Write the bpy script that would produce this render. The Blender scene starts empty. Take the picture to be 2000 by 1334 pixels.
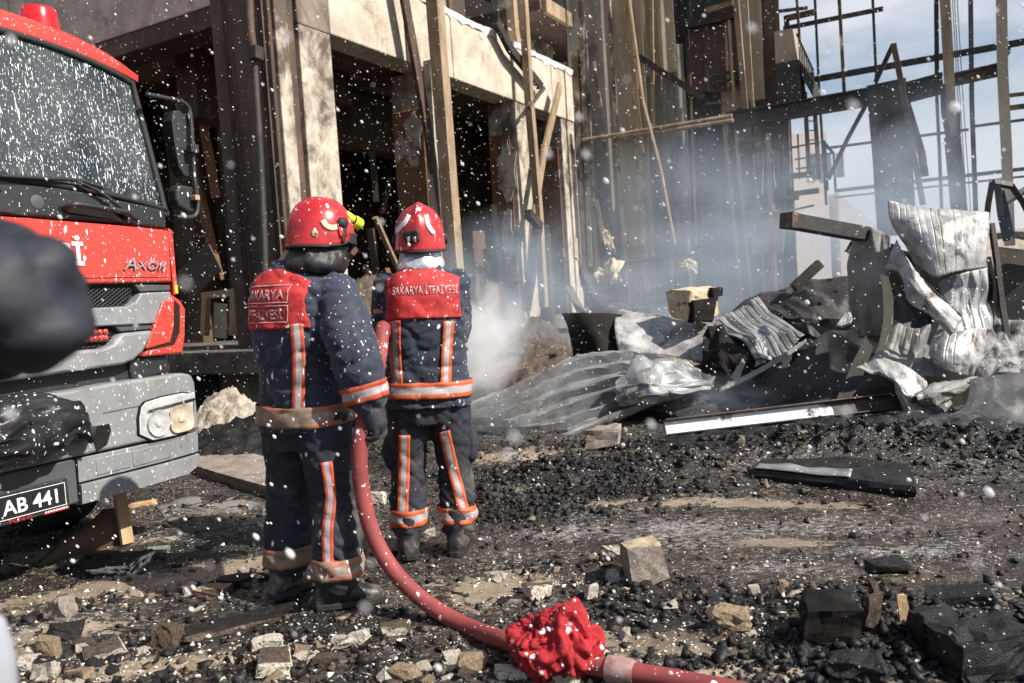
import bpy, bmesh, math, random
import numpy as np
from mathutils import Vector, Matrix, noise, Euler
from mathutils.bvhtree import BVHTree
PI = math.pi
R = math.radians
random.seed(7)
SC = bpy.context.scene
COL = SC.collection

# ------------------------------------------------------------------ camera, sky, sun, exposure
CAM_Z = 1.36
FPX = 1600.0
cam_d = bpy.data.cameras.new('camera')
cam = bpy.data.objects.new('camera', cam_d)
COL.objects.link(cam)
CROT = Matrix.Rotation(PI / 2 - R(3.25), 3, 'X') @ Matrix.Rotation(R(-3.7), 3, 'Z')
cam.rotation_euler = CROT.to_euler()
cam.location = (0, 0, CAM_Z)
cam_d.sensor_width = 36
cam_d.lens = 36 * FPX / 2000
cam_d.clip_start = 0.05
cam_d.clip_end = 3000
cam_d.dof.use_dof = True
cam_d.dof.focus_distance = 4.3
cam_d.dof.aperture_fstop = 3.6
SC.camera = cam

SUN_AZ = Vector((0.87, -0.49, 0)).normalized()
SUN_EL = R(41)
w = bpy.data.worlds.new('World')
SC.world = w
w.use_nodes = True
nt = w.node_tree
nt.nodes.clear()
wo = nt.nodes.new('ShaderNodeOutputWorld')
bg = nt.nodes.new('ShaderNodeBackground')
sky = nt.nodes.new('ShaderNodeTexSky')
sky.sky_type = 'NISHITA'
sky.sun_disc = False
sky.sun_elevation = SUN_EL
sky.sun_rotation = math.atan2(SUN_AZ.x, SUN_AZ.y)
sky.dust_density = 1.2
bg.inputs['Strength'].default_value = 0.08
tc = nt.nodes.new('ShaderNodeTexCoord')
sep = nt.nodes.new('ShaderNodeSeparateXYZ')
nt.links.new(tc.outputs['Generated'], sep.inputs[0])
mp = nt.nodes.new('ShaderNodeMapping')
mp.inputs['Scale'].default_value = (2.2, 2.2, 7.5)
mp.inputs['Location'].default_value = (0.35, 0.1, 0.42)
nt.links.new(tc.outputs['Generated'], mp.inputs[0])
cn = nt.nodes.new('ShaderNodeTexNoise')
cn.inputs['Scale'].default_value = 1.3
cn.inputs['Detail'].default_value = 6
cn.inputs['Roughness'].default_value = 0.55
nt.links.new(mp.outputs[0], cn.inputs['Vector'])
cr = nt.nodes.new('ShaderNodeValToRGB')
cr.color_ramp.elements[0].position = 0.46
cr.color_ramp.elements[1].position = 0.68
cr.color_ramp.elements[0].color = (0, 0, 0, 1)
cr.color_ramp.elements[1].color = (0.8, 0.8, 0.8, 1)
nt.links.new(cn.outputs['Fac'], cr.inputs[0])
cm = nt.nodes.new('ShaderNodeMix')
cm.data_type = 'RGBA'
nt.links.new(cr.outputs[0], cm.inputs['Factor'])
nt.links.new(sky.outputs[0], cm.inputs['A'])
cm.inputs['B'].default_value = (7.2, 7.3, 7.7, 1)
hz = nt.nodes.new('ShaderNodeMapRange'); hz.interpolation_type = 'SMOOTHSTEP'      # pale smoky haze towards the horizon all round
nt.links.new(sep.outputs[2], hz.inputs[0])
for i_, v_ in ((1, 0.0), (2, 0.30), (3, 0.85), (4, 0.0)): hz.inputs[i_].default_value = v_
hm_ = nt.nodes.new('ShaderNodeMix'); hm_.data_type = 'RGBA'
nt.links.new(hz.outputs[0], hm_.inputs['Factor']); nt.links.new(cm.outputs['Result'], hm_.inputs['A'])
hm_.inputs['B'].default_value = (6.6, 6.7, 7.0, 1)
nt.links.new(hm_.outputs['Result'], bg.inputs['Color'])
nt.links.new(bg.outputs[0], wo.inputs[0])

sun_d = bpy.data.lights.new('sun', 'SUN')
sun_d.energy = 5.0
sun_d.angle = R(0.53)
sun_d.color = (1.0, 0.94, 0.86)
sun = bpy.data.objects.new('sun', sun_d)
COL.objects.link(sun)
sdir = Vector((SUN_AZ.x * math.cos(SUN_EL), SUN_AZ.y * math.cos(SUN_EL), math.sin(SUN_EL)))
sun.rotation_euler = sdir.to_track_quat('Z', 'Y').to_euler()
sun.location = (6, -4, 9)
SC.view_settings.view_transform = 'Standard'
SC.view_settings.look = 'None'
SC.view_settings.exposure = 0.62
SC.view_settings.gamma = 1
SC.view_settings.use_curve_mapping = False
SC.cycles.max_bounces = 6
SC.cycles.diffuse_bounces = 3
SC.cycles.glossy_bounces = 3
SC.cycles.transparent_max_bounces = 12
SC.cycles.volume_bounces = 1
SC.cycles.volume_step_rate = 2.0
SC.cycles.volume_max_steps = 96
SC.cycles.use_denoising = True
SC.cycles.caustics_reflective = False
SC.cycles.caustics_refractive = False

# ------------------------------------------------------------------ measuring the place from the photograph
CAM = Vector((0, 0, CAM_Z))
AZ = R(60.6)                       # the yard's own grid: building front, lorry front and steel frame share it
DX = Vector((math.cos(AZ), math.sin(AZ), 0))
DY = Vector((-math.sin(AZ), math.cos(AZ), 0))
def ray(px, py): return CROT @ Vector(((px - 1000) / FPX, -(py - 667) / FPX, -1))
def g(px, py, z=0.0):
    r = ray(px, py); return CAM + r * ((z - CAM_Z) / r.z)
def dep(px, py, Y):
    r = ray(px, py); return CAM + r * (Y / r.y)
def on_sy(px, py, v):
    r = ray(px, py); return CAM + r * (v / r.dot(DY))
def on_sx(px, py, v):
    r = ray(px, py); return CAM + r * (v / r.dot(DX))
def site(p): return Vector((p.dot(DX), p.dot(DY), p.z))
def world(sx, sy, z): return DX * sx + DY * sy + Vector((0, 0, z))

# ------------------------------------------------------------------ materials
def nn(nt, t, **kw):
    n = nt.nodes.new(t)
    for k, v in kw.items(): setattr(n, k, v)
    return n
def setin(nt, sock, v):
    if isinstance(v, bpy.types.NodeSocket): nt.links.new(v, sock)
    else: sock.default_value = v
def math_(nt, op, a, b=0.0, clamp=False):
    n = nn(nt, 'ShaderNodeMath', operation=op, use_clamp=clamp)
    setin(nt, n.inputs[0], a); setin(nt, n.inputs[1], b)
    return n.outputs[0]
def mapr(nt, v, a, b, c=0.0, d=1.0):
    n = nn(nt, 'ShaderNodeMapRange'); n.clamp = True
    setin(nt, n.inputs[0], v)
    for i, x in enumerate((a, b, c, d)): n.inputs[i + 1].default_value = x
    return n.outputs[0]
def mixc(nt, f, a, b):
    n = nn(nt, 'ShaderNodeMix', data_type='RGBA')
    setin(nt, n.inputs['Factor'], f)
    setin(nt, n.inputs['A'], a if isinstance(a, bpy.types.NodeSocket) else (*a, 1))
    setin(nt, n.inputs['B'], b if isinstance(b, bpy.types.NodeSocket) else (*b, 1))
    return n.outputs['Result']
def coords(nt, scale=(1, 1, 1), kind='Object', loc=(0, 0, 0), rot=(0, 0, 0)):
    t = nn(nt, 'ShaderNodeTexCoord'); m = nn(nt, 'ShaderNodeMapping')
    m.inputs['Scale'].default_value = scale; m.inputs['Location'].default_value = loc
    m.inputs['Rotation'].default_value = rot
    nt.links.new(t.outputs[kind], m.inputs[0]); return m.outputs[0]
def noi(nt, vec, scale, detail=5, rough=0.6, dist=0.0):
    n = nn(nt, 'ShaderNodeTexNoise'); nt.links.new(vec, n.inputs['Vector'])
    n.inputs['Scale'].default_value = scale; n.inputs['Detail'].default_value = detail
    n.inputs['Roughness'].default_value = rough; n.inputs['Distortion'].default_value = dist
    return n.outputs['Fac']
def vor(nt, vec, scale, feature='F1', out='Distance', rnd=1.0):
    n = nn(nt, 'ShaderNodeTexVoronoi', feature=feature); nt.links.new(vec, n.inputs['Vector'])
    n.inputs['Scale'].default_value = scale; n.inputs['Randomness'].default_value = rnd
    return n.outputs[out], (n.outputs['Color'] if feature != 'DISTANCE_TO_EDGE' else None)
def splat(nt, scale=60, r=0.28, keep=0.35, stretch=(1, 1, 0.5), wob=0.02, seed=0.0):
    """foam spots: 0..1 mask of scattered wet flecks, a share of the cells only"""
    v = coords(nt, stretch, loc=(seed, seed * 1.7, seed * 0.3))
    nz = nn(nt, 'ShaderNodeTexNoise'); nt.links.new(v, nz.inputs['Vector'])
    nz.inputs['Scale'].default_value = scale * 0.7
    ad = nn(nt, 'ShaderNodeVectorMath', operation='MULTIPLY_ADD')
    nt.links.new(nz.outputs['Color'], ad.inputs[0]); ad.inputs[1].default_value = (wob, wob, wob)
    nt.links.new(v, ad.inputs[2])
    d, c = vor(nt, ad.outputs[0], scale)
    s = nn(nt, 'ShaderNodeSeparateColor'); nt.links.new(c, s.inputs[0])
    on = math_(nt, 'LESS_THAN', s.outputs[0], keep)
    rad = math_(nt, 'MULTIPLY', s.outputs[1], r)
    m = math_(nt, 'SUBTRACT', rad, d)
    m = mapr(nt, m, -0.02, 0.04)
    return math_(nt, 'MULTIPLY', m, on)
MATS = {}
def pm(name, a, b=None, scale=6, lo=0.4, hi=0.62, rough=0.8, metal=0.0, bump=0.3, bscale=30, bdist=0.01,
       stretch=(1, 1, 1), third=None, t_scale=3, t_lo=0.55, t_hi=0.68, t_stretch=(1, 1, 1),
       foam=None, coat=0.0, spec=0.5, detail=6, rough2=None, sheen=0.0, zsoot=None):
    """two colours broken up by noise, an optional third stain, foam flecks, fine relief"""
    m = bpy.data.materials.new(name); m.use_nodes = True
    nt = m.node_tree; p = nt.nodes['Principled BSDF']
    v = coords(nt, stretch)
    col = None
    f = mapr(nt, noi(nt, v, scale, detail, 0.65), lo, hi)
    col = mixc(nt, f, a, b if b else a)
    if third:
        nv_ = noi(nt, coords(nt, t_stretch, loc=(3.1, 1.7, 0.4)), t_scale, 8, 0.65, 0.3)
        if zsoot:                                                    # smoke stain thickest under the beam
            zs = nn(nt, 'ShaderNodeSeparateXYZ'); nt.links.new(coords(nt), zs.inputs[0])
            nv_ = math_(nt, 'ADD', nv_, mapr(nt, zs.outputs[2], zsoot[0], zsoot[1], 0, zsoot[2]))
        f3 = mapr(nt, nv_, t_lo, t_hi)
        col = mixc(nt, f3, col, third)
    if foam:
        for fm in (foam if isinstance(foam, list) else [foam]):
            col = mixc(nt, splat(nt, **fm), col, (0.83, 0.83, 0.85))
    nt.links.new(col, p.inputs['Base Color'])
    if rough2 is not None:
        nt.links.new(mapr(nt, noi(nt, v, scale * 1.3, 4), 0.35, 0.65, rough, rough2), p.inputs['Roughness'])
    else: p.inputs['Roughness'].default_value = rough
    p.inputs['Metallic'].default_value = metal
    p.inputs['Specular IOR Level'].default_value = spec
    if coat: p.inputs['Coat Weight'].default_value = coat; p.inputs['Coat Roughness'].default_value = 0.08
    if sheen: p.inputs['Sheen Weight'].default_value = sheen
    if bump:
        bn = nn(nt, 'ShaderNodeBump'); bn.inputs['Strength'].default_value = bump; bn.inputs['Distance'].default_value = bdist
        nt.links.new(noi(nt, coords(nt, stretch, loc=(1, 2, 3)), bscale, 5, 0.6), bn.inputs['Height'])
        nt.links.new(bn.outputs[0], p.inputs['Normal'])
    MATS[name] = m
    return m
FO_S = dict(scale=42, r=0.36, keep=0.3, stretch=(1, 1, 0.45), wob=0.02)
FO_M = dict(scale=95, r=0.36, keep=0.45, stretch=(1, 1, 0.6), wob=0.01, seed=5)

# ------------------------------------------------------------------ mesh helpers
def box(bm, x0, x1, y0, y1, z0, z1, M=None):
    vs = [bm.verts.new((x, y, z)) for x in (x0, x1) for y in (y0, y1) for z in (z0, z1)]
    if M is not None:
        for v in vs: v.co = M @ v.co
    for f in ((0, 1, 3, 2), (4, 6, 7, 5), (0, 4, 5, 1), (2, 3, 7, 6), (0, 2, 6, 4), (1, 5, 7, 3)):
        bm.faces.new([vs[i] for i in f])
    return vs
def bar(bm, p0, p1, w, h, up=(0, 0, 1), seg=1, bow=None):
    """a rectangular bar from p0 to p1, w wide and h high, optionally bowed"""
    p0 = Vector(p0); p1 = Vector(p1); t = (p1 - p0).normalized()
    u = Vector(up); s = t.cross(u)
    if s.length < 1e-3: s = t.cross(Vector((1, 0, 0)))
    s.normalize(); u = s.cross(t)
    rings = []
    for i in range(seg + 1):
        k = i / seg; c = p0.lerp(p1, k)
        if bow: c = c + Vector(bow) * math.sin(PI * k)
        rings.append([bm.verts.new(c + s * a * w / 2 + u * b * h / 2) for a, b in ((-1, -1), (1, -1), (1, 1), (-1, 1))])
    for r0, r1 in zip(rings, rings[1:]):
        for i in range(4): bm.faces.new((r0[i], r0[(i + 1) % 4], r1[(i + 1) % 4], r1[i]))
    bm.faces.new(rings[0][::-1]); bm.faces.new(rings[-1])
def loft(bm, rings, cap=True):
    vr = [[bm.verts.new(p) for p in r] for r in rings]
    n = len(vr[0])
    for a, b in zip(vr, vr[1:]):
        for i in range(n): bm.faces.new((a[i], a[(i + 1) % n], b[(i + 1) % n], b[i]))
    if cap: bm.faces.new(vr[0][::-1]); bm.faces.new(vr[-1])
    return vr
def tube(bm, pts, r, seg=8, cap=True, flat=1.0):
    pts = [Vector(p) for p in pts]; n = len(pts)
    rr = r if isinstance(r, (list, tuple)) else [r] * n
    t = (pts[1] - pts[0]).normalized()
    s = t.cross(Vector((0, 0, 1)))
    if s.length < 0.05: s = t.cross(Vector((0, 1, 0)))
    s.normalize(); rings = []
    for i, p in enumerate(pts):
        if i == 0: tt = pts[1] - p
        elif i == n - 1: tt = p - pts[i - 1]
        else: tt = pts[i + 1] - pts[i - 1]
        tt.normalize()
        s = (s - tt * s.dot(tt)).normalized(); u = s.cross(tt)
        rings.append([p + (s * math.cos(a) + u * math.sin(a) * flat) * rr[i] for a in (2 * PI * k / seg for k in range(seg))])
    loft(bm, rings, cap)
def spline(pts, n):
    """Catmull-Rom through pts"""
    P = [Vector(p) for p in pts]; P = [2 * P[0] - P[1]] + P + [2 * P[-1] - P[-2]]
    out = []; m = len(P) - 3
    for i in range(n + 1):
        k = min(i / n * m, m - 1e-6); j = int(k); t = k - j
        a, b, c, d = P[j:j + 4]
        out.append(0.5 * ((2 * b) + (c - a) * t + (2 * a - 5 * b + 4 * c - d) * t * t + (3 * b - a - 3 * c + d) * t ** 3))
    return out
def prism(bm, pts, y0, y1):
    """polygon of (x, z) points extruded from y0 to y1"""
    a = [bm.verts.new((x, y0, z)) for x, z in pts]; b = [bm.verts.new((x, y1, z)) for x, z in pts]
    n = len(pts)
    bm.faces.new(a); bm.faces.new(b[::-1])
    for i in range(n): bm.faces.new((a[i], b[i], b[(i + 1) % n], a[(i + 1) % n]))
def hull(bm, pts):
    vs = [bm.verts.new(p) for p in pts]
    r = bmesh.ops.convex_hull(bm, input=vs)
    bmesh.ops.delete(bm, geom=[e for e in r['geom_interior'] if isinstance(e, bmesh.types.BMVert)], context='VERTS')
def mesh_of(bm, name, mats, smooth=False, auto=None):
    bmesh.ops.recalc_face_normals(bm, faces=bm.faces)
    me = bpy.data.meshes.new(name); bm.to_mesh(me); bm.free()
    for m in (mats if isinstance(mats, (list, tuple)) else [mats]): me.materials.append(m)
    if smooth:
        me.polygons.foreach_set('use_smooth', [True] * len(me.polygons))
        if auto: me.set_sharp_from_angle(angle=R(auto))
    return me
def place(o, parent=None):
    COL.objects.link(o)
    if parent: o.parent = parent
    return o
def obj(name, bm, mats, parent=None, smooth=False, auto=None, bevel=0, bseg=2, base=False):
    me = mesh_of(bm, name, mats, smooth, auto) if isinstance(bm, bmesh.types.BMesh) else bm
    o = place(bpy.data.objects.new(name, me), parent)
    if bevel:
        b = o.modifiers.new('b', 'BEVEL'); b.width = bevel; b.segments = bseg; b.limit_method = 'ANGLE'; b.angle_limit = R(40)
    if base: rebase(o)
    return o
def rebase(o):
    """put the origin at the bottom centre of a world-space mesh"""
    me = o.data; n = len(me.vertices); a = np.empty(n * 3); me.vertices.foreach_get('co', a); a = a.reshape(-1, 3)
    c = (a.min(0) + a.max(0)) / 2; c[2] = a[:, 2].min()
    me.vertices.foreach_set('co', (a - c).ravel()); me.update(); o.location = Vector(c) + Vector(o.location)
def tag(o, label, cat, group=None):
    o['label'] = label; o['category'] = cat
    if group: o['group'] = group
    return o
def thing(name, label, cat, loc=(0, 0, 0), rz=0.0, group=None):
    o = bpy.data.objects.new(name, None); COL.objects.link(o)
    o.location = loc; o.rotation_euler = (0, 0, rz); o.empty_display_size = 0.2
    return tag(o, label, cat, group)
def structure(o): o['kind'] = 'structure'; return o
def stuff(o, label=None):
    o['kind'] = 'stuff'
    if label: o['label'] = label
    return o
def bake(o):
    """apply an object's modifiers to its own mesh"""
    dg = bpy.context.evaluated_depsgraph_get()
    me = bpy.data.meshes.new_from_object(o.evaluated_get(dg)); old = o.data
    o.modifiers.clear(); o.data = me
    bpy.data.meshes.remove(old); return o
def skin(name, bm, mats, parent, voxel, smooth_it=4, disp=None):
    """one continuous surface from overlapping lofts"""
    o = obj(name, bm, mats, parent)
    m = o.modifiers.new('r', 'REMESH'); m.mode = 'VOXEL'; m.voxel_size = voxel
    s = o.modifiers.new('s', 'SMOOTH'); s.factor = 0.5; s.iterations = smooth_it
    bake(o)
    me = o.data
    if disp:
        me.update()
        co = [v.co.copy() for v in me.vertices]; nr = [v.normal.copy() for v in me.vertices]
        for v, c, n_ in zip(me.vertices, co, nr): v.co = c + n_ * disp(c, n_)
    if not me.materials:
        for mm in (mats if isinstance(mats, (list, tuple)) else [mats]): me.materials.append(mm)
    me.polygons.foreach_set('use_smooth', [True] * len(me.polygons))
    me.update()
    return o
def text_mesh(s, size, extrude=0.0, shear=0.0, align='LEFT', space=1.0, width=1.0, bold=0.0):
    cu = bpy.data.curves.new('lettering', 'FONT'); cu.body = s; cu.size = size; cu.extrude = extrude; cu.shear = shear
    cu.align_x = align; cu.space_character = space; cu.offset = bold; cu.resolution_u = 3
    o = bpy.data.objects.new('lettering', cu); COL.objects.link(o)
    dg = bpy.context.evaluated_depsgraph_get()
    me = bpy.data.meshes.new_from_object(o.evaluated_get(dg))
    bpy.data.objects.remove(o); bpy.data.curves.remove(cu)
    for v in me.vertices: v.co.x *= width
    return me
def facet(u, v, nx, ny, seed):
    """height of a creased sheet: straight facets between jittered random nodes"""
    a, b = u * nx, v * ny; i, j = int(a), int(b); f, h = a - i, b - j
    hv = lambda p, q: noise.cell(Vector((p + seed * 7.31 + 0.5, q + seed * 3.17 + 0.5, 0.5)))
    if (i * 7 + j * 3 + int(seed)) % 2:
        if f + h < 1: return hv(i, j) * (1 - f - h) + hv(i + 1, j) * f + hv(i, j + 1) * h
        return hv(i + 1, j + 1) * (f + h - 1) + hv(i + 1, j) * (1 - h) + hv(i, j + 1) * (1 - f)
    if f > h: return hv(i, j) * (1 - f) + hv(i + 1, j) * (f - h) + hv(i + 1, j + 1) * h
    return hv(i, j) * (1 - h) + hv(i, j + 1) * (h - f) + hv(i + 1, j + 1) * f
def fbm(p, o=4): return noise.fractal(p, 0.9, 2.1, o)
# ------------------------------------------------------------------ material library
M_conc = pm('sooty_concrete', (0.33, 0.265, 0.20), (0.19, 0.145, 0.105), scale=2.4, stretch=(1, 1, 0.6), lo=0.36, hi=0.62, rough=0.9, detail=10,
            third=(0.045, 0.034, 0.027), t_scale=1.4, t_lo=0.46, t_hi=0.66, t_stretch=(1, 1, 0.5), bump=0.5, bscale=22, bdist=0.02)
M_conc_lit = pm('pale_concrete', (0.53, 0.465, 0.375), (0.36, 0.31, 0.245), zsoot=(2.4, 5.0, .17), scale=4.5, stretch=(1, 1, 0.9), rough=0.9, detail=12,
            third=(0.10, 0.074, 0.056), t_scale=3.2, t_lo=0.54, t_hi=0.72, t_stretch=(1, 1, 0.75), bump=0.5, bscale=24, bdist=0.02)
M_lintel = pm('pale_lintel_concrete', (0.56, 0.49, 0.39), (0.40, 0.335, 0.26), scale=3.2, stretch=(1, 1, 0.9), rough=0.9, detail=12, third=(0.12, 0.085, 0.062), t_scale=1.5, t_lo=0.56, t_hi=0.76, bump=0.5, bscale=24, bdist=0.02)
M_conc_top = pm('smoked_concrete', (0.40, 0.33, 0.245), (0.24, 0.185, 0.13), scale=2.6, stretch=(1, 1, 0.7), rough=0.9, detail=12,
            third=(0.075, 0.052, 0.038), t_scale=1.9, t_lo=0.44, t_hi=0.62, t_stretch=(1, 1, 0.55), bump=0.5, bscale=24, bdist=0.02)
M_dock = pm('filthy_dock_concrete', (0.16, 0.135, 0.11), (0.06, 0.05, 0.042), scale=2.6, rough=0.9, detail=10, third=(0.19, 0.16, 0.125), t_scale=2.2, t_lo=0.55, t_hi=0.7, bump=0.7, bscale=18, bdist=0.03)
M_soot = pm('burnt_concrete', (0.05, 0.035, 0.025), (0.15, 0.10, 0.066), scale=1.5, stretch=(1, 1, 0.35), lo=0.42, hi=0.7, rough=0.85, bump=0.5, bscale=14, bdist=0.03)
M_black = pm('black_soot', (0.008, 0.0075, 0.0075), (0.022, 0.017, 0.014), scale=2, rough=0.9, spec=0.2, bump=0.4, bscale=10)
M_reveal = pm('rusty_brown_plaster', (0.20, 0.095, 0.045), (0.12, 0.06, 0.032), scale=2.2, rough=0.85, third=(0.38, 0.31, 0.25), t_scale=1.3, t_lo=0.62, t_hi=0.64, bump=0.4, bscale=18)
M_ledge = pm('white_fire_foam', (0.82, 0.8, 0.77), (0.62, 0.56, 0.48), scale=7, lo=0.5, hi=0.75, rough=0.7, bump=0.6, bscale=18, bdist=0.04)
M_rust = pm('rusty_steel', (0.11, 0.062, 0.038), (0.04, 0.03, 0.027), scale=5, stretch=(1, 1, 0.3), rough=0.7, third=(0.27, 0.16, 0.085), t_scale=4, t_lo=0.56, t_hi=0.7, bump=0.3, bscale=40)
M_tanpost = pm('scorched_tan_post', (0.36, 0.27, 0.17), (0.20, 0.135, 0.08), scale=4, detail=9, stretch=(1, 1, 0.3), rough=0.75, third=(0.055, 0.035, 0.025), t_scale=1.6, t_lo=0.6, t_hi=0.75, bump=0.3, bscale=40)
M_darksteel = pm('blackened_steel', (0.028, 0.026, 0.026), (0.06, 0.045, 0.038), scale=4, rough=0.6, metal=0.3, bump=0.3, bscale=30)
M_greysteel = pm('grey_painted_steel', (0.12, 0.13, 0.14), (0.07, 0.07, 0.075), scale=4, rough=0.6, bump=0.1)
M_olive = pm('scorched_cladding', (0.42, 0.345, 0.235), (0.27, 0.215, 0.145), scale=1.2, stretch=(1, 1, 0.25), rough=0.5, third=(0.05, 0.043, 0.038), t_scale=0.9, t_lo=0.6, t_hi=0.78, t_stretch=(1, 1, 0.4), bump=0.1)
M_greyclad = pm('sooty_grey_cladding', (0.32, 0.30, 0.255), (0.19, 0.175, 0.15), scale=1.4, stretch=(1, 1, 0.3), rough=0.5, third=(0.035, 0.034, 0.034), t_scale=1.1, t_lo=0.54, t_hi=0.7, t_stretch=(1, 1, 0.4), bump=0.1)
M_brownclad = pm('burnt_brown_sheet', (0.11, 0.065, 0.042), (0.045, 0.032, 0.027), scale=1.4, rough=0.7, bump=0.2)
M_zinc = pm('galvanised_sheet', (0.33, 0.34, 0.345), (0.18, 0.182, 0.183), scale=2.4, rough=0.5, rough2=0.65, metal=0.35, stretch=(1, 1, 1), third=(0.15, 0.125, 0.11), t_scale=2.6, t_lo=0.53, t_hi=0.68, detail=10,
            foam=[dict(scale=30, r=0.3, keep=0.25, stretch=(1, 1, 1))], bump=0.25, bscale=18, bdist=0.01)
M_ashsheet = pm('ash_covered_sheet', (0.44, 0.435, 0.43), (0.23, 0.225, 0.22), scale=4.5, detail=10, rough=0.5, third=(0.075, 0.060, 0.050), t_scale=4.2, t_lo=0.52, t_hi=0.64, bump=0.5, bscale=30, bdist=0.01, metal=0.25)
M_sheetback = pm('charred_sheet', (0.017, 0.016, 0.0165), (0.045, 0.04, 0.037), scale=2, rough=0.65, third=(0.14, 0.075, 0.045), t_scale=2.2, t_lo=0.64, t_hi=0.75, bump=0.3, bscale=20)
M_dullsheet = pm('dull_grey_sheet', (0.24, 0.24, 0.23), (0.15, 0.145, 0.13), scale=2.2, rough=0.55, third=(0.045, 0.04, 0.038), t_scale=1.8, t_lo=0.55, t_hi=0.68, bump=0.2)
M_sootpanel = pm('sooty_panel', (0.10, 0.10, 0.10), (0.05, 0.05, 0.052), scale=3, detail=10, rough=0.55, third=(0.33, 0.33, 0.32), t_scale=1.5, t_lo=0.56, t_hi=0.72, bump=0.3)
M_ashchar = pm('ash_on_char', (0.30, 0.295, 0.285), (0.035, 0.033, 0.032), scale=5, detail=12, lo=.42, hi=.58, rough=0.8, bump=0.8, bscale=30, bdist=.02)
M_creamsheet = pm('scorched_cream_sheet', (0.58, 0.50, 0.36), (0.44, 0.36, 0.24), scale=3, rough=0.6, third=(0.07, 0.055, 0.04), t_scale=2.5, t_lo=0.6, t_hi=0.7, bump=0.15)
M_whitesteel = pm('wet_white_steel', (0.80, 0.80, 0.80), (0.7, 0.7, 0.7), scale=9, rough=0.22, third=(0.055, 0.045, 0.04), t_scale=3.2, t_lo=0.56, t_hi=0.62, detail=10, bump=0.15)
M_char = pm('wet_char', (0.007, 0.007, 0.0075), (0.022, 0.020, 0.019), scale=14, rough=0.35, rough2=0.8, spec=0.35, bump=0.6, bscale=46, bdist=0.010, foam=[dict(scale=16, r=0.2, keep=0.25, stretch=(1, 1, 1), wob=.05)])
M_brown = pm('scorched_brown_rubble', (0.13, 0.088, 0.060), (0.035, 0.027, 0.022), scale=11, rough=0.8, third=(0.34, 0.26, 0.18), t_scale=12, t_lo=0.6, t_hi=0.7, bump=0.8, bscale=45, bdist=0.015)
M_cream = pm('broken_cream_plaster', (0.82, 0.77, 0.67), (0.58, 0.50, 0.38), scale=14, rough=0.9, third=(0.06, 0.045, 0.033), t_scale=11, t_lo=0.53, t_hi=0.62, bump=0.9, bscale=60, bdist=0.012)
M_tan = pm('scorched_tan_chunk', (0.40, 0.31, 0.20), (0.19, 0.13, 0.08), scale=12, rough=0.85, third=(0.05, 0.035, 0.025), t_scale=10, t_lo=0.56, t_hi=0.68, bump=0.8, bscale=40, bdist=0.015)
M_greystone = pm('grey_brown_stone', (0.30, 0.255, 0.215), (0.19, 0.155, 0.125), scale=9, rough=0.85, third=(0.05, 0.04, 0.035), t_scale=7, t_lo=0.6, t_hi=0.72, bump=0.7, bscale=50, bdist=0.012, foam=[dict(scale=60, r=0.3, keep=0.3, stretch=(1, 1, 1))])
M_block = pm('pale_block', (0.58, 0.48, 0.33), (0.42, 0.33, 0.21), scale=7, rough=0.9, third=(0.05, 0.04, 0.03), t_scale=9, t_lo=0.58, t_hi=0.66, bump=0.7, bscale=40, bdist=0.015)
M_whitepile = pm('crumbled_white_plaster', (0.46, 0.41, 0.33), (0.22, 0.18, 0.135), scale=9, rough=0.9, third=(0.10, 0.075, 0.05), t_scale=9, t_lo=0.6, t_hi=0.7, bump=0.9, bscale=35, bdist=0.03)
M_red = pm('red_lorry_paint', (0.58, 0.052, 0.034), (0.53, 0.045, 0.03), scale=3, rough=0.3, coat=0.5, bump=0.0,
           foam=[dict(scale=40, r=0.22, keep=0.8, stretch=(1, 1, 0.3), wob=0.03), dict(scale=85, r=0.3, keep=0.55, stretch=(1, 1, 0.5), seed=3)])
M_greyplastic = pm('grey_bumper_plastic', (0.225, 0.23, 0.235), (0.18, 0.183, 0.187), scale=6, detail=10, rough=0.45, rough2=0.65, third=(0.30, 0.285, 0.26), t_scale=5, t_lo=.58, t_hi=.82, t_stretch=(1, 1, .4), bump=0.12, bscale=180, bdist=0.002,
           foam=[dict(scale=34, r=0.2, keep=0.4, stretch=(1, 1, 0.3), wob=0.03), dict(scale=80, r=0.28, keep=0.42, stretch=(1, 1, 0.5), seed=3)])
M_greydark = pm('dark_bumper_plastic', (0.075, 0.08, 0.085), (0.06, 0.06, 0.065), scale=4, rough=0.6, bump=0.1, bscale=180, bdist=0.002)
M_blackplastic = pm('black_trim_plastic', (0.018, 0.019, 0.02), (0.028, 0.029, 0.031), scale=5, rough=0.45, bump=0.1, bscale=90, bdist=0.002,
           foam=[dict(scale=30, r=0.22, keep=0.5, stretch=(1, 1, 0.3), wob=0.03), dict(scale=80, r=0.26, keep=0.35, stretch=(1, 1, 0.5), seed=3)])
M_rubber = pm('black_rubber', (0.016, 0.016, 0.017), rough=0.7, bump=0.2, bscale=60)
M_chrome = pm('chrome', (0.7, 0.7, 0.72), rough=0.15, metal=1.0, bump=0)
M_white = pm('white_lettering', (0.78, 0.78, 0.78), rough=0.5, bump=0)
M_plate = pm('black_plate', (0.012, 0.012, 0.013), rough=0.4, bump=0)
M_redletter = pm('red_lettering', (0.45, 0.02, 0.025), rough=0.4, bump=0)
M_led = pm('red_lamp_lens', (0.35, 0.01, 0.012), (0.75, 0.10, 0.06), scale=30, rough=0.12, coat=1, bump=0.2, bscale=80)
M_beacon = pm('red_beacon_plastic', (0.42, 0.006, 0.01), (0.55, 0.012, 0.014), scale=6, rough=0.2, coat=0.6, bump=0, foam=[dict(scale=36, r=0.3, keep=0.5, stretch=(1, 1, 0.5), wob=0.03)])
M_yellow = pm('yellow_marker', (0.75, 0.47, 0.03), rough=0.4, bump=0)
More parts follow.
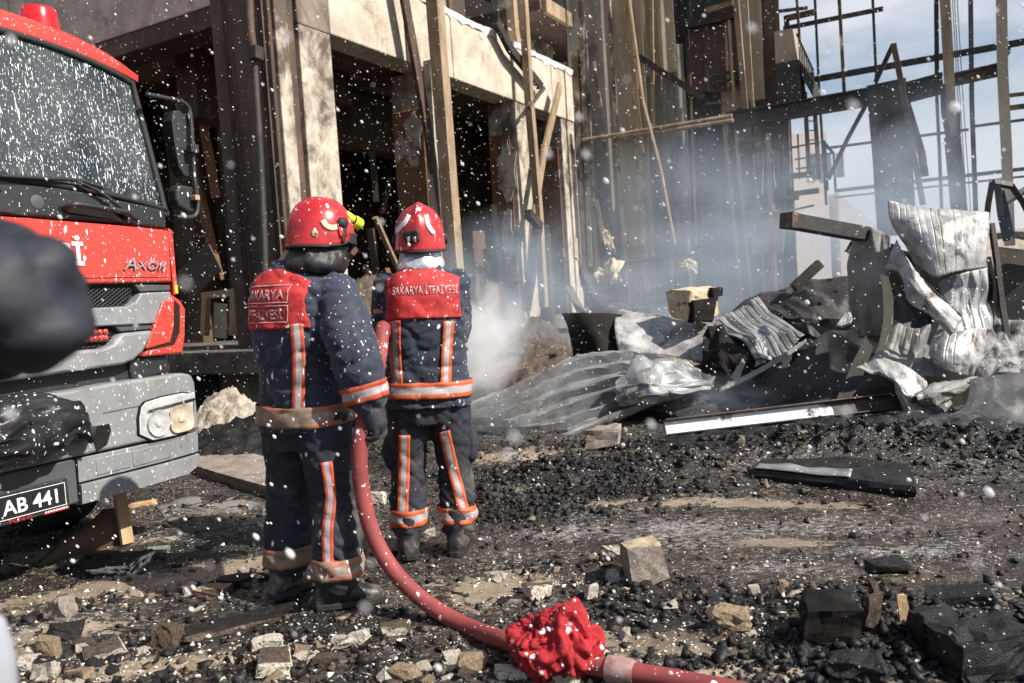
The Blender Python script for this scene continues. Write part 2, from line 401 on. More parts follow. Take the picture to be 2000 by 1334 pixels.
M_lime = pm('lime_plastic', (0.55, 0.72, 0.05), rough=0.35, bump=0.1)
M_paper = pm('white_paper', (0.8, 0.8, 0.78), (0.7, 0.7, 0.7), scale=8, rough=0.8, bump=0.1)
M_greenlabel = pm('lime_green_label', (0.42, 0.66, 0.06), (0.3, 0.5, 0.05), scale=20, rough=0.6, bump=0)
M_reflector = pm('lamp_reflector', (0.80, 0.80, 0.78), (0.55, 0.55, 0.54), scale=26, rough=0.2, metal=0.0, bump=0.15, bscale=45)
M_amber = pm('warm_lamp_bowl', (0.88, 0.78, 0.60), (0.74, 0.58, 0.38), scale=18, rough=0.35, metal=0.1, bump=0.4, bscale=40)
M_tarp = pm('black_tarpaulin', (0.011, 0.011, 0.012), (0.022, 0.022, 0.024), scale=6, rough=0.28, rough2=0.4, bump=0.35, bscale=26, bdist=0.01,
           foam=[dict(scale=26, r=0.34, keep=0.3, stretch=(1, 1, 0.6), wob=0.09), dict(scale=60, r=0.34, keep=0.5, stretch=(1, 1, 0.6), wob=0.05, seed=3)])
M_navy = pm('navy_turnout_cloth', (0.022, 0.030, 0.054), (0.015, 0.019, 0.034), scale=5, rough=0.82, bump=0.5, bscale=60, bdist=0.006, third=(0.065, 0.066, 0.075), t_scale=4, t_lo=0.6, t_hi=0.75,
           foam=[dict(scale=22, r=0.17, keep=0.5, stretch=(1, 1, 0.5), wob=0.04), dict(scale=52, r=0.24, keep=0.5, stretch=(1, 1, 0.6), wob=0.02, seed=3), dict(scale=90, r=0.26, keep=0.3, stretch=(1, 1, 0.6), wob=0.02, seed=7)], sheen=0.15)
M_trouser = pm('dusty_navy_trousers', (0.022, 0.025, 0.036), (0.014, 0.015, 0.022), scale=5, rough=0.85, bump=0.5, bscale=60, bdist=0.006, third=(0.12, 0.105, 0.09), t_scale=4, t_lo=0.52, t_hi=0.74, foam=[dict(scale=22, r=0.2, keep=0.3, stretch=(1, 1, 0.6), wob=0.03)])
M_yoke = pm('red_yoke_cloth', (0.48, 0.030, 0.028), (0.36, 0.022, 0.022), scale=9, detail=10, third=(.20, .022, .024), t_scale=5, t_lo=.56, t_hi=.8, rough=0.75, bump=0.35, bscale=50, bdist=0.005,
           foam=[dict(scale=24, r=0.2, keep=0.5, stretch=(1, 1, 0.6), wob=0.03), dict(scale=60, r=0.28, keep=0.4, stretch=(1, 1, 0.6), wob=0.02, seed=3)])
M_helmet = pm('red_helmet_shell', (0.48, 0.020, 0.022), (0.38, 0.015, 0.016), scale=9, rough=0.2, rough2=0.4, third=(.14, .012, .013), t_scale=9, t_lo=.6, t_hi=.78, coat=0.6, bump=0,
           foam=[dict(scale=30, r=0.34, keep=0.42, stretch=(1, 1, 0.45), wob=0.04), dict(scale=70, r=0.3, keep=0.4, stretch=(1, 1, 0.5), wob=0.02, seed=4)])
M_silver = pm('silver_hood_cloth', (0.78, 0.78, 0.80), (0.62, 0.62, 0.65), scale=7, rough=0.28, metal=0.6, bump=0.5, bscale=16, bdist=0.02)
M_blackcloth = pm('black_wet_cloth', (0.014, 0.014, 0.015), (0.035, 0.035, 0.038), scale=6, rough=0.35, rough2=0.55, bump=0.5, bscale=22, bdist=0.015)
M_glove = pm('dark_navy_glove', (0.02, 0.022, 0.032), (0.035, 0.036, 0.045), scale=9, rough=0.7, bump=0.4, bscale=60)
M_boot = pm('muddy_rubber_boot', (0.03, 0.031, 0.034), (0.016, 0.016, 0.018), scale=6, rough=0.45, third=(0.24, 0.20, 0.155), t_scale=6, t_lo=0.52, t_hi=0.68, bump=0.5, bscale=30)
M_skin = pm('skin', (0.45, 0.26, 0.18), rough=0.55, bump=0.1, bscale=80)
M_hair = pm('dark_hair', (0.02, 0.015, 0.012), rough=0.6, bump=0.4)
M_hose = pm('red_canvas_hose', (0.27, 0.050, 0.048), (0.20, 0.036, 0.036), scale=9, rough=0.7, bump=0.4, bscale=160, bdist=0.002, third=(0.15, 0.055, 0.05), t_scale=7, t_lo=0.6, t_hi=0.75,
           foam=[dict(scale=22, r=0.28, keep=0.35, stretch=(1, 1, 1), wob=0.03), dict(scale=70, r=0.3, keep=0.4, stretch=(1, 1, 1), seed=2)])
M_dusty = pm('dusty_coupling', (0.36, 0.25, 0.23), (0.22, 0.10, 0.09), scale=20, rough=0.7, bump=.3)
M_rag = pm('crimson_rag', (0.37, 0.014, 0.020), (0.26, 0.008, 0.013), scale=9, rough=0.85, bump=0.6, bscale=34, bdist=0.012, foam=[dict(scale=24, r=0.26, keep=0.45, stretch=(1, 1, 1), wob=0.03), dict(scale=50, r=0.3, keep=0.4, stretch=(1, 1, 1), seed=2)])
def foam_mat():
    m = bpy.data.materials.new('airborne_foam'); m.use_nodes = True; nt = m.node_tree; nt.nodes.clear()
    o = nn(nt, 'ShaderNodeOutputMaterial'); d = nn(nt, 'ShaderNodeBsdfDiffuse'); t = nn(nt, 'ShaderNodeBsdfTranslucent'); tr_ = nn(nt, 'ShaderNodeBsdfTransparent')
    d.inputs[0].default_value = (.95, .95, .96, 1); t.inputs[0].default_value = (.95, .95, .96, 1)
    a = nn(nt, 'ShaderNodeMixShader'); a.inputs[0].default_value = 0.4; nt.links.new(d.outputs[0], a.inputs[1]); nt.links.new(t.outputs[0], a.inputs[2])
    b = nn(nt, 'ShaderNodeMixShader'); b.inputs[0].default_value = 0.25; nt.links.new(a.outputs[0], b.inputs[1]); nt.links.new(tr_.outputs[0], b.inputs[2]); nt.links.new(b.outputs[0], o.inputs[0])
    return m
M_foam = foam_mat()
M_pink = pm('distant_pink_wall', (0.55, 0.45, 0.39), (0.50, 0.40, 0.35), scale=0.4, rough=0.9, bump=0)  # pink paled so that distance haze is put into the wall colour
M_coat = pm('photographer_jacket', (0.011, 0.013, 0.020), (0.019, 0.021, 0.029), scale=7, rough=0.65, bump=0.2, bscale=40)
M_greycloth = pm('pale_grey_cloth', (0.3, 0.31, 0.35), rough=0.8, bump=0.1)
M_wood = pm('raw_wood', (0.47, 0.33, 0.18), (0.36, 0.23, 0.12), scale=6, stretch=(1, 1, 0.2), rough=0.8, third=(0.07, 0.045, 0.03), t_scale=5, t_lo=0.6, t_hi=0.7, bump=0.4)

def stripe_mat(name, dirt, orange=(0.52, 0.105, 0.036)):
    """reflective tape: silver middle between two orange edges, running along u, across v"""
    m = bpy.data.materials.new(name); m.use_nodes = True; nt = m.node_tree; p = nt.nodes['Principled BSDF']
    uv = nn(nt, 'ShaderNodeUVMap'); sp = nn(nt, 'ShaderNodeSeparateXYZ'); nt.links.new(uv.outputs[0], sp.inputs[0])
    e = math_(nt, 'ABSOLUTE', math_(nt, 'SUBTRACT', sp.outputs[1], 0.5))
    f = mapr(nt, e, 0.195, 0.215)
    col = mixc(nt, f, (0.37, 0.34, 0.35), orange)
    col = mixc(nt, mapr(nt, e, 0.45, 0.5, 0, 0.6), col, (0.25, 0.04, 0.02))
    d = mapr(nt, noi(nt, coords(nt), 9, 6, 0.7), dirt, dirt + 0.22)
    col = mixc(nt, d, col, (0.22, 0.155, 0.105))
    col = mixc(nt, splat(nt, **FO_S), col, (0.8, 0.8, 0.82))
    nt.links.new(col, p.inputs['Base Color']); p.inputs['Roughness'].default_value = 0.6
    bn = nn(nt, 'ShaderNodeBump'); bn.inputs['Strength'].default_value = 0.4; bn.inputs['Distance'].default_value = 0.006
    nt.links.new(noi(nt, coords(nt), 40), bn.inputs['Height']); nt.links.new(bn.outputs[0], p.inputs['Normal'])
    return m
M_tape = stripe_mat('reflective_tape', 0.72)
M_tapedirty = stripe_mat('dirty_reflective_tape', 0.30)
M_tapemid = stripe_mat('worn_reflective_tape', 0.52, (0.46, 0.072, 0.03))
M_lettergrey = pm('grey_reflective_lettering', (0.46, 0.33, 0.33), (0.44, 0.16, 0.16), scale=40, rough=0.6, bump=0)

def glass_mat():
    m = bpy.data.materials.new('foam_streaked_glass'); m.use_nodes = True; nt = m.node_tree; nt.nodes.clear()
    o = nn(nt, 'ShaderNodeOutputMaterial'); gl = nn(nt, 'ShaderNodeBsdfPrincipled'); tr = nn(nt, 'ShaderNodeBsdfTransparent')
    gl.inputs['Base Color'].default_value = (0.02, 0.03, 0.035, 1); gl.inputs['Roughness'].default_value = 0.04; gl.inputs['Specular IOR Level'].default_value = 0.9
    tr.inputs[0].default_value = (0.62, 0.72, 0.74, 1)
    a = nn(nt, 'ShaderNodeMixShader'); a.inputs[0].default_value = 0.5
    nt.links.new(tr.outputs[0], a.inputs[1]); nt.links.new(gl.outputs[0], a.inputs[2])
    fo = nn(nt, 'ShaderNodeBsdfPrincipled'); fo.inputs['Base Color'].default_value = (0.85, 0.86, 0.87, 1); fo.inputs['Roughness'].default_value = 0.6
    s1 = splat(nt, scale=72, r=0.24, keep=0.8, stretch=(1, 0.5, 0.05), wob=0.035)
    s2 = splat(nt, scale=115, r=0.36, keep=0.8, stretch=(1, 0.5, 0.38), wob=0.02, seed=4)
    s3 = splat(nt, scale=95, r=0.28, keep=0.9, stretch=(1, 0.5, 0.13), wob=0.03, seed=9)
    k = math_(nt, 'MAXIMUM', math_(nt, 'MAXIMUM', s1, s2), s3)
    haze_ = mapr(nt, noi(nt, coords(nt, (1, 1, 0.5)), 2.0), 0.38, 0.78, 0.0, 0.10)
    k = math_(nt, 'MAXIMUM', k, haze_)
    b = nn(nt, 'ShaderNodeMixShader'); nt.links.new(k, b.inputs[0])
    nt.links.new(a.outputs[0], b.inputs[1]); nt.links.new(fo.outputs[0], b.inputs[2]); nt.links.new(b.outputs[0], o.inputs[0])
    return m
M_glass = glass_mat()
def lens_mat():
    m = bpy.data.materials.new('clear_lens'); m.use_nodes = True; nt = m.node_tree; nt.nodes.clear()
    o = nn(nt, 'ShaderNodeOutputMaterial'); gl = nn(nt, 'ShaderNodeBsdfGlossy'); tr = nn(nt, 'ShaderNodeBsdfTransparent')
    gl.inputs['Roughness'].default_value = 0.08
    a = nn(nt, 'ShaderNodeMixShader'); a.inputs[0].default_value = 0.14
    nt.links.new(tr.outputs[0], a.inputs[1]); nt.links.new(gl.outputs[0], a.inputs[2]); nt.links.new(a.outputs[0], o.inputs[0])
    return m
M_lens = lens_mat()

# ------------------------------------------------------------------ ground
def blob(p, px, py, rx, ry, rot=0.0):
    """soft ellipse on the ground round a measured point"""
    c = g(px, py); d = Vector((p.x - c.x, p.y - c.y)); ca, sa = math.cos(rot), math.sin(rot)
    u = (d.x * ca + d.y * sa) / rx; v = (-d.x * sa + d.y * ca) / ry
    return math.exp(-(u * u + v * v))
MOUNDS = [(1500, 885, 1.7, 0.36, 0.09, -0.35), (1850, 890, 1.2, 0.40, 0.12, -0.3), (1130, 935, 0.8, 0.26, 0.10, -0.2), (1330, 915, .5, .2, .1, -.2), (1640, 905, .5, .2, .08, -.2),
          (1300, 700, 3.0, 2.2, 0.45, 0.3), (1050, 690, 1.6, 1.2, 0.3, 0.4), (450, 770, 1.0, 1.6, 0.05, 0),
          (1400, 1180, 0.5, 0.18, 0.05, -0.3), (1800, 1230, 0.6, 0.3, 0.08, -0.2), (500, 1240, 0.4, 0.12, 0.035, 0.2), (1150, 1120, 0.35, 0.12, 0.05, 0.1)]
MC = [(g(a, b), rx, ry, h, rot) for a, b, rx, ry, h, rot in MOUNDS]
def ground_h(x, y):
    h = 0.018 * fbm(Vector((x * 1.7, y * 1.7, 0.3)), 4) + 0.012 * fbm(Vector((x * 6, y * 6, 4.3)), 3) + 0.010 * abs(noise.noise(Vector((x * 13, y * 13, 2))))
    for c, rx, ry, a, rot in MC:
        dx, dy = x - c.x, y - c.y
        if abs(dx) > 3 * max(rx, ry) or abs(dy) > 3 * max(rx, ry): continue
        ca, sa = math.cos(rot), math.sin(rot)
        u = (dx * ca + dy * sa) / rx; v = (-dx * sa + dy * ca) / ry
        e = math.exp(-(u * u + v * v))
        h += a * e * (1 + 0.5 * noise.noise(Vector((x * 5, y * 5, 1))) + 0.5 * noise.noise(Vector((x * 14, y * 14, 7))))
    return h
TANB = [(330, 1130, 1.0, 0.20, 0.35), (100, 1090, 0.6, 0.25, 0.2), (1450, 985, 0.75, 0.13, -0.3), (1010, 890, 0.55, 0.3, 0.0), (960, 1150, 0.28, 0.25, 0.0),
        (1330, 1260, 0.55, 0.12, -0.15), (1240, 970, 0.5, 0.2, 0.0), (100, 1240, 0.3, 0.12, 0.3), (300, 1300, 0.5, 0.1, 0.2), (1500, 1310, 0.4, 0.08, -0.1), (1540, 1060, 0.25, 0.07, -0.3)]
ASHB = [(1340, 1040, 0.9, 0.40, -0.2), (1560, 1030, 1.0, .22, -.2), (1130, 1040, .6, .25, 0), (1750, 1075, .6, .14, -.2), (560, 1020, .4, .2, 0), (400, 1000, 0.55, 0.3, 0.2), (30, 1230, 0.22, 0.12, 0.2), (1560, 1110, 0.5, 0.15, -0.2), (1100, 1000, 0.5, 0.3, 0)]
WETB = [(1800, 1010, 1.6, 0.5, -0.2), (1450, 1060, 1.1, .5, -.2), (330, 1130, .9, .2, .3), (450, 1000, .6, .3, 0),  (960, 1160, 0.35, 0.28, 0), (1350, 1265, 0.7, 0.13, -0.1), (1650, 1120, 1.0, 0.3, -0.2), (1000, 880, 0.6, 0.3, 0)]
def blobs(L): return [(g(a, b), rx, ry, rot) for a, b, rx, ry, rot in L]
def ev(L, x, y):
    s = 0
    for c, rx, ry, rot in L:
        dx, dy = x - c.x, y - c.y; ca, sa = math.cos(rot), math.sin(rot)
        u = (dx * ca + dy * sa) / rx; v = (-dx * sa + dy * ca) / ry
        q = u * u + v * v
        if q < 9: s = max(s, math.exp(-q))
    return s
TB, AB, WB = blobs(TANB), blobs(ASHB), blobs(WETB)
CB = blobs([(1500, 885, 1.8, .34, -.35), (1850, 890, 1.3, .38, -.3), (1130, 935, .9, .26, -.2), (1230, 965, .5, .16, -.2), (1000, 1000, .45, .35, 0), (1750, 1240, 1.0, .3, -.15), (1430, 1200, .6, .18, -.2), (350, 1080, .9, .3, .2), (560, 1240, .6, .16, .1), (420, 800, 1.2, .9, 0)])
def ground():
    xs = np.arange(-5.2, 5.6, 0.045); ys = np.arange(0.2, 10.4, 0.045)
    nx, ny = len(xs), len(ys); co = []; tan = []; ash = []; wet = []; cha = []
    for y in ys:
        for x in xs:
            co.append((x, y, ground_h(x, y)))
            tan.append(ev(TB, x, y)); ash.append(ev(AB, x, y)); wet.append(ev(WB, x, y)); cha.append(ev(CB, x, y))
    f = [(j * nx + i, j * nx + i + 1, (j + 1) * nx + i + 1, (j + 1) * nx + i) for j in range(ny - 1) for i in range(nx - 1)]
    me = bpy.data.meshes.new('ground'); me.from_pydata(co, [], f)
    for nme, d in (('tan', tan), ('ash', ash), ('wet', wet), ('char', cha)):
        a = me.attributes.new(nme, 'FLOAT', 'POINT'); a.data.foreach_set('value', d)
    m = bpy.data.materials.new('burnt_yard_ground'); m.use_nodes = True; nt = m.node_tree; p = nt.nodes['Principled BSDF']
    v = coords(nt); vs = coords(nt, (0.75, 1.3, 1), rot=(0, 0, 0.25))
    def at(n_): return nn(nt, 'ShaderNodeAttribute', attribute_name=n_).outputs['Fac']
    n1 = noi(nt, v, 2.2, 8, 0.7); n2 = noi(nt, vs, 4.5, 8, 0.72); n3 = noi(nt, v, 26, 6, 0.7)
    col = mixc(nt, mapr(nt, math_(nt, 'ADD', math_(nt, 'MULTIPLY', n1, .55), math_(nt, 'MULTIPLY', noi(nt, vs, 12, 8, .75), .45)), 0.45, 0.58), (0.009, 0.0085, 0.008), (0.056, 0.043, 0.034))
    col = mixc(nt, mapr(nt, n3, 0.57, 0.72), col, (0.085, 0.066, 0.05))
    ta = math_(nt, 'ADD', math_(nt, 'MULTIPLY', at('tan'), 1.15), math_(nt, 'MULTIPLY', math_(nt, 'ADD', math_(nt, 'SUBTRACT', n2, 0.52), math_(nt, 'MULTIPLY', math_(nt, 'SUBTRACT', n3, 0.5), 0.6)), 2.9))
    tcol = mixc(nt, mapr(nt, noi(nt, vs, 9, 8, 0.7), 0.35, 0.68), (0.24, 0.175, 0.11), (0.44, 0.37, 0.28))
    col = mixc(nt, mapr(nt, ta, 0.42, 0.62), col, tcol)
    as_ = math_(nt, 'ADD', at('ash'), math_(nt, 'MULTIPLY', math_(nt, 'SUBTRACT', noi(nt, vs, 24, 8, 0.8), 0.57), 5.0))
    col = mixc(nt, mapr(nt, as_, 0.40, 0.95, 0, 0.9), col, (0.40, 0.39, 0.37))
    mo = math_(nt, 'MULTIPLY', mapr(nt, noi(nt, vs, 30, 8, 0.8), 0.52, 0.60), mapr(nt, noi(nt, vs, 2.6, 5, 0.6), 0.42, 0.62, 0.03, 0.9))
    col = mixc(nt, mo, col, (0.42, 0.395, 0.355))
    col = mixc(nt, mapr(nt, math_(nt, 'ADD', at('char'), math_(nt, 'MULTIPLY', math_(nt, 'SUBTRACT', n1, 0.5), 1.2)), 0.25, 0.6, 0, .92), col, (0.011, 0.0105, 0.010))
    # stray foam and plaster crumbs too fine to model
    sp = math_(nt, 'MAXIMUM', splat(nt, scale=80, r=0.36, keep=0.34, stretch=(1, 1, 1), wob=0.02), splat(nt, scale=34, r=0.24, keep=0.24, stretch=(1, 1, 1), wob=0.03, seed=4))
    col = mixc(nt, sp, col, (0.72, 0.69, 0.63))
    we = math_(nt, 'MULTIPLY', at('wet'), mapr(nt, n2, 0.36, 0.6))
    wetd = math_(nt, 'MULTIPLY', we, 0.55)
    col = mixc(nt, wetd, col, (0.075, 0.05, 0.03))
    nt.links.new(col, p.inputs['Base Color'])
    nt.links.new(mapr(nt, math_(nt, 'ADD', we, math_(nt, 'MULTIPLY', math_(nt, 'SUBTRACT', n1, 0.5), 0.5)), -0.02, 0.42, 0.55, 0.10), p.inputs['Roughness'])
    b = nn(nt, 'ShaderNodeBump'); b.inputs['Distance'].default_value = 0.02
    nt.links.new(mapr(nt, we, 0.2, 0.8, 0.9, 0.08), b.inputs['Strength'])
    nt.links.new(math_(nt, 'ADD', n3, math_(nt, 'MULTIPLY', noi(nt, v, 90, 4, 0.6), 0.5)), b.inputs['Height']); nt.links.new(b.outputs[0], p.inputs['Normal'])
    me.materials.append(m); me.polygons.foreach_set('use_smooth', [True] * len(f))
    o = place(bpy.data.objects.new('ground', me)); structure(o)
    bm = bmesh.new()
    vs_ = [bm.verts.new(c) for c in ((-900, -300, -0.06), (900, -300, -0.06), (900, 1500, -0.06), (-900, 1500, -0.06))]; bm.faces.new(vs_)
    o2 = obj('yard_terrain', bm, m); structure(o2)
    return m
M_ground = ground()
# ------------------------------------------------------------------ burnt concrete building (local axes = the yard grid)
bld = thing('concrete_building', 'burnt out concrete loading dock building with sooty columns, deep beam and black open bays', 'building', (0, 0, 0), AZ)
F0 = 7.12
def part(name, parent, mat, *boxes, bevel=0.012):
    for b in boxes:
        bm = bmesh.new(); box(bm, *b); o = obj(name, bm, mat, parent, bevel=bevel)
    return o
def cutbox(bm, x0, x1, y0, y1, z0, z1, n=8, amp=0.02, seed=0):
    """a box with unevenly broken edges"""
    box(bm, x0, x1, y0, y1, z0, z1)
# loading dock
dk = part('dock_slab', bld, M_dock, (6.95, 16.0, F0 + 0.06, 20.0, 0.62, 0.9), (7.15, 16.0, F0 + 0.2, 20.0, -0.3, 0.62))
part('dock_recess', bld, M_black, (7.10, 7.145, 8.3, 9.0, 0.02, 0.58))
# columns: the corner one is a pair of faces with a sunk joint between
part('column', bld, M_conc_lit, (7.80, 8.38, F0, 8.10, 0.903, 4.86))
part('column_joint', bld, M_rust, (7.60, 7.80, F0 + 0.07, 8.0, 0.903, 7.3))
part('column', bld, M_conc_lit, (7.39, 7.60, F0 - 0.02, 7.55, 0.903, 7.3))
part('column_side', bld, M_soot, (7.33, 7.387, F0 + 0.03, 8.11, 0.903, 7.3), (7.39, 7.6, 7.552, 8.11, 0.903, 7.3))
for k in range(7):
    y = F0 + 0.10 + (0.035 * k if k < 3 else 0.55 + 0.035 * (k - 3))
    part('corrugation', bld, M_soot, (7.30, 7.328, y, y + 0.014, 0.92, 7.3), bevel=0)
for x0, x1, yb, nm in ((10.52, 10.93, 7.80, 0), (13.23, 14.12, 7.66, 1), (15.25, 15.88, 8.0, 2)):
    part('column', bld, M_conc_lit, (x0, x1, F0 + 0.01, yb, 0.903, 4.86))
    part('column_reveal', bld, M_reveal, (x0 - 0.03, x0 - 0.003, F0 + 0.10, yb, 0.903, 4.30))
for (x, y, rz_, h, a, b, z) in ((10.52, 7.62, 0, 0.36, 0.3, 0.5, 4.25), (13.2, 7.5, 0, 0.5, 0.3, 0.9, 3.9), (13.2, 7.56, 0, 0.5, 0.2, 0.8, 2.7)):
    bm = bmesh.new(); pts = []
    for k in range(14):
        t = 2 * PI * k / 14; r_ = 1 + 0.75 * noise.noise(Vector((k * .9, z, 0)))
        pts.append((a * 0.6 * r_ * math.cos(t), b * 0.6 * r_ * math.sin(t)))
    vs = [bm.verts.new((x - 0.036, y + p[0] - 0.2, z - 0.3 + p[1])) for p in pts]; vs2 = [bm.verts.new((x - 0.02, y + p[0] - 0.2, z - 0.3 + p[1])) for p in pts]
    bm.faces.new(vs); 
    for k in range(14): bm.faces.new((vs[k], vs2[k], vs2[(k + 1) % 14], vs[(k + 1) % 14]))
    obj('plaster_patch', bm, M_conc_lit, bld)
# front beam in precast lengths
beam_x = [8.383, 10.05, 11.3, 13.35, 14.9, 17.35]
for a, b in zip(beam_x, beam_x[1:]):
    bm = bmesh.new(); box(bm, a, b - 0.025, F0 - 0.015, F0 + 0.42, 4.865, 5.88)
    bmesh.ops.bisect_plane
    obj('beam', bm, M_lintel, bld, bevel=0.02)
bm = bmesh.new(); box(bm, 7.80, 8.38, F0 + 0.0, F0 + 0.42, 4.865, 7.3); obj('upper_column', bm, M_conc, bld, bevel=0.015)
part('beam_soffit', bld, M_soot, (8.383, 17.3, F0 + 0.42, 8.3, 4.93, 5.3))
# second inner beam seen through the bays
part('inner_beam', bld, M_soot, (8.3, 16, 9.6, 10.0, 4.2, 5.2), (9.9, 10.3, 8.4, 19, 4.5, 5.19))
# roof slab over the dock, ledge and its crust of foam
part('floor_slab', bld, M_conc, (7.76, 17.3, F0 + 0.425, 20, 5.31, 5.86))
bm = bmesh.new(); n = 120
ring = []
for i in range(n + 1):
    x = 10.2 + (17.35 - 10.2) * i / n
    t = 0.10 + 0.07 * noise.noise(Vector((x * 1.3, 0, 0))) + 0.04 * noise.noise(Vector((x * 6, 3, 0)))
    fy = F0 - 0.03 + 0.03 * noise.noise(Vector((x * 4, 7, 0))); hang = 0.05 + 0.10 * max(0, noise.noise(Vector((x * 2.7, 9, 0)))) + 0.05 * noise.noise(Vector((x * 9, 2, 0)))
    k = min(1, i / 12)
    ring.append([Vector((x, fy, 5.89 - hang * k)), Vector((x, fy - 0.02, 5.89 + t * 0.4)), Vector((x, fy + 0.12, 5.9 + t * (0.4 + 0.6 * k))), Vector((x, F0 + 0.55, 5.92 + t * 1.2)), Vector((x, F0 + 1.05, 5.95 + t * 1.9)), Vector((x, F0 + 1.05, 5.88)), Vector((x, fy + 0.1, 5.885))])
loft(bm, ring); obj('foam_crust', bm, M_ledge, bld, smooth=True, auto=50)
# storey above, set back
part('upper_wall', bld, M_conc, (8.38, 12.9, F0 + 1.06, F0 + 1.35, 5.862, 12))
part('upper_pier', bld, M_soot, (12.9, 13.45, F0 + 1.0, F0 + 1.35, 5.862, 12))
part('upper_pier', bld, M_conc_lit, (15.5, 17.3, F0 + 1.06, F0 + 1.3, 5.862, 7.0))
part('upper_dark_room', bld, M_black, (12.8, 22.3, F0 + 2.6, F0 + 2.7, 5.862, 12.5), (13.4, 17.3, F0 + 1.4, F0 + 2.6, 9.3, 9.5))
part('upper_soffit', bld, M_brownclad, (14.9, 18.6, F0 + 0.15, F0 + 2.55, 6.95, 7.15))
part('upper_bracket', bld, M_tanpost, (15.0, 18.4, F0 + 0.05, F0 + 0.145, 6.9, 7.2))
# side towards the lorry
part('side_lintel', bld, M_lintel, (7.39, 7.75, 8.115, 12.4, 5.2, 7.3), (7.39, 7.75, 12.43, 20.0, 5.2, 7.3))
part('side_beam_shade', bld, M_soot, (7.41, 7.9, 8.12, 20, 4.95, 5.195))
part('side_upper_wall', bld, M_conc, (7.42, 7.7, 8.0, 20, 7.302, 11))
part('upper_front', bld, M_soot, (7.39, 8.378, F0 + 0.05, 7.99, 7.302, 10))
# dark inside: back walls, inner columns and what is left in the bays
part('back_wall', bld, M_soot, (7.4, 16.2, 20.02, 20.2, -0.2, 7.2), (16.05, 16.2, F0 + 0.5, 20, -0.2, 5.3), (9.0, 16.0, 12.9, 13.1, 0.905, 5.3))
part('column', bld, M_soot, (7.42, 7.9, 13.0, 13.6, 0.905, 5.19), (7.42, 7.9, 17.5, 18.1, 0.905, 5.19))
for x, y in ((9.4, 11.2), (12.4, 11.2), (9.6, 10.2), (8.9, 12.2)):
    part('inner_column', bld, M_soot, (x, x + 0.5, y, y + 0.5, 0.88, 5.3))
part('inner_partition', bld, M_brownclad, (10.0, 12.0, 10.4, 10.5, 0.9, 2.9), (13.4, 15.2, 8.7, 8.8, 0.9, 2.7))
rb = random.Random(8)
for k in range(34):                                                  # charred joists and lath hanging and leaning in the bays
    x, y = rb.uniform(8.2, 15.2), rb.uniform(7.7, 10.2)
    if k % 3 == 0: a, b = Vector((x, y, rb.uniform(3.6, 4.9))), Vector((x + rb.uniform(-.5, .5), y + rb.uniform(-.3, .3), rb.uniform(1.6, 3.2)))
    elif k % 3 == 1: a, b = Vector((x, y, .9)), Vector((x + rb.uniform(-.8, .8), y + rb.uniform(-.3, .5), rb.uniform(1.4, 2.8)))
    else: a, b = Vector((x, y, rb.uniform(1, 3))), Vector((x + rb.uniform(.6, 1.6), y + rb.uniform(-.4, .4), rb.uniform(.95, 2.4)))
    bm = bmesh.new(); bar(bm, a, b, rb.uniform(.05, .14), rb.uniform(.04, .12), seg=4, bow=(0, 0, rb.uniform(-.08, .08))); obj('charred_joist', bm, rb.choice([M_rust, M_brownclad, M_darksteel, M_tanpost, M_reveal]), bld)
# burnt door frame and boards inside the side bay
dfm = thing('door_frame', 'scorched wooden door frame standing in the dark side bay behind the lorry cab', 'door frame')
c = on_sx(430, 690, 7.9); fr = site(c)
bm = bmesh.new()
for p in ((400, 0), (455, 0)):
    a = on_sx(p[0], 655, 8.2); b = on_sx(p[0] + 3, 575, 8.2); bar(bm, a, b, 0.09, 0.09)
obj('jamb', bm, M_wood, dfm)
bm = bmesh.new(); bar(bm, on_sx(398, 578, 8.2), on_sx(462, 570, 8.2), 0.1, 0.1); obj('header', bm, M_wood, dfm)
bm = bmesh.new(); bar(bm, on_sx(430, 660, 8.26), on_sx(431, 592, 8.26), 0.25, 0.03, up=DX); obj('leaf_panel', bm, M_olive, dfm)
bm = bmesh.new(); bar(bm, on_sx(360, 560, 8.6), on_sx(420, 500, 8.6), 0.5, 0.03, up=DX)
tag(obj('burnt_board', bm, M_brownclad, base=True), 'brown burnt board leaning inside the dark side bay above the door frame', 'board')

# posts, pipes and broken timbers standing in front of the building
def post(name, label, cat, pts, w, mat, sy=None, group=None, kind='bar', d=None):
    P = [on_sy(px, py, sy) if len(q) == 0 else dep(px, py, q[0]) for px, py, *q in pts]
    bm = bmesh.new()
    if kind == 'tube': tube(bm, P, w / 2, 10)
    elif kind == 'angle':
        for a, b in zip(P, P[1:]):
            bar(bm, a, b, w, 0.012, up=DY); bar(bm, a + DX * w / 2 + DY * w / 2, b + DX * w / 2 + DY * w / 2, w, 0.012, up=DX)
    else:
        for a, b in zip(P, P[1:]): bar(bm, a, b, w, d or w, up=DY)
    o = obj(name, bm, mat, base=True, smooth=(kind == 'tube'), auto=40); tag(o, label, cat, group); return o
post('drain_pipe', 'thin rusty pipe standing beside the dark corrugated corner left of the pale column', 'pipe', [(484, -60), (490, 60), (496, 110)], 0.09, M_rust, 6.9, kind='tube')
post('drain_pipe', 'lower dark length of pipe running down behind the left firefighter', 'pipe', [(496, 112), (508, 300), (516, 470), (519, 620)], 0.085, M_darksteel, 6.9, kind='tube')
post('pipe_clamp', 'small square clamp on the rusty pipe', 'clamp', [(499, 92), (500, 116)], 0.12, M_darksteel, 6.85)
post('angle_iron', 'black angle iron leaning across the front beam between the pale posts', 'post', [(786, -40), (836, 240), (872, 480), (880, 560)], 0.16, M_rust, 6.85, kind='angle')
post('timber_post', 'scorched tan timber post standing in front of the second column', 'post', [(846, -40), (868, 250), (890, 540), (893, 600)], 0.19, M_tanpost, 6.6)
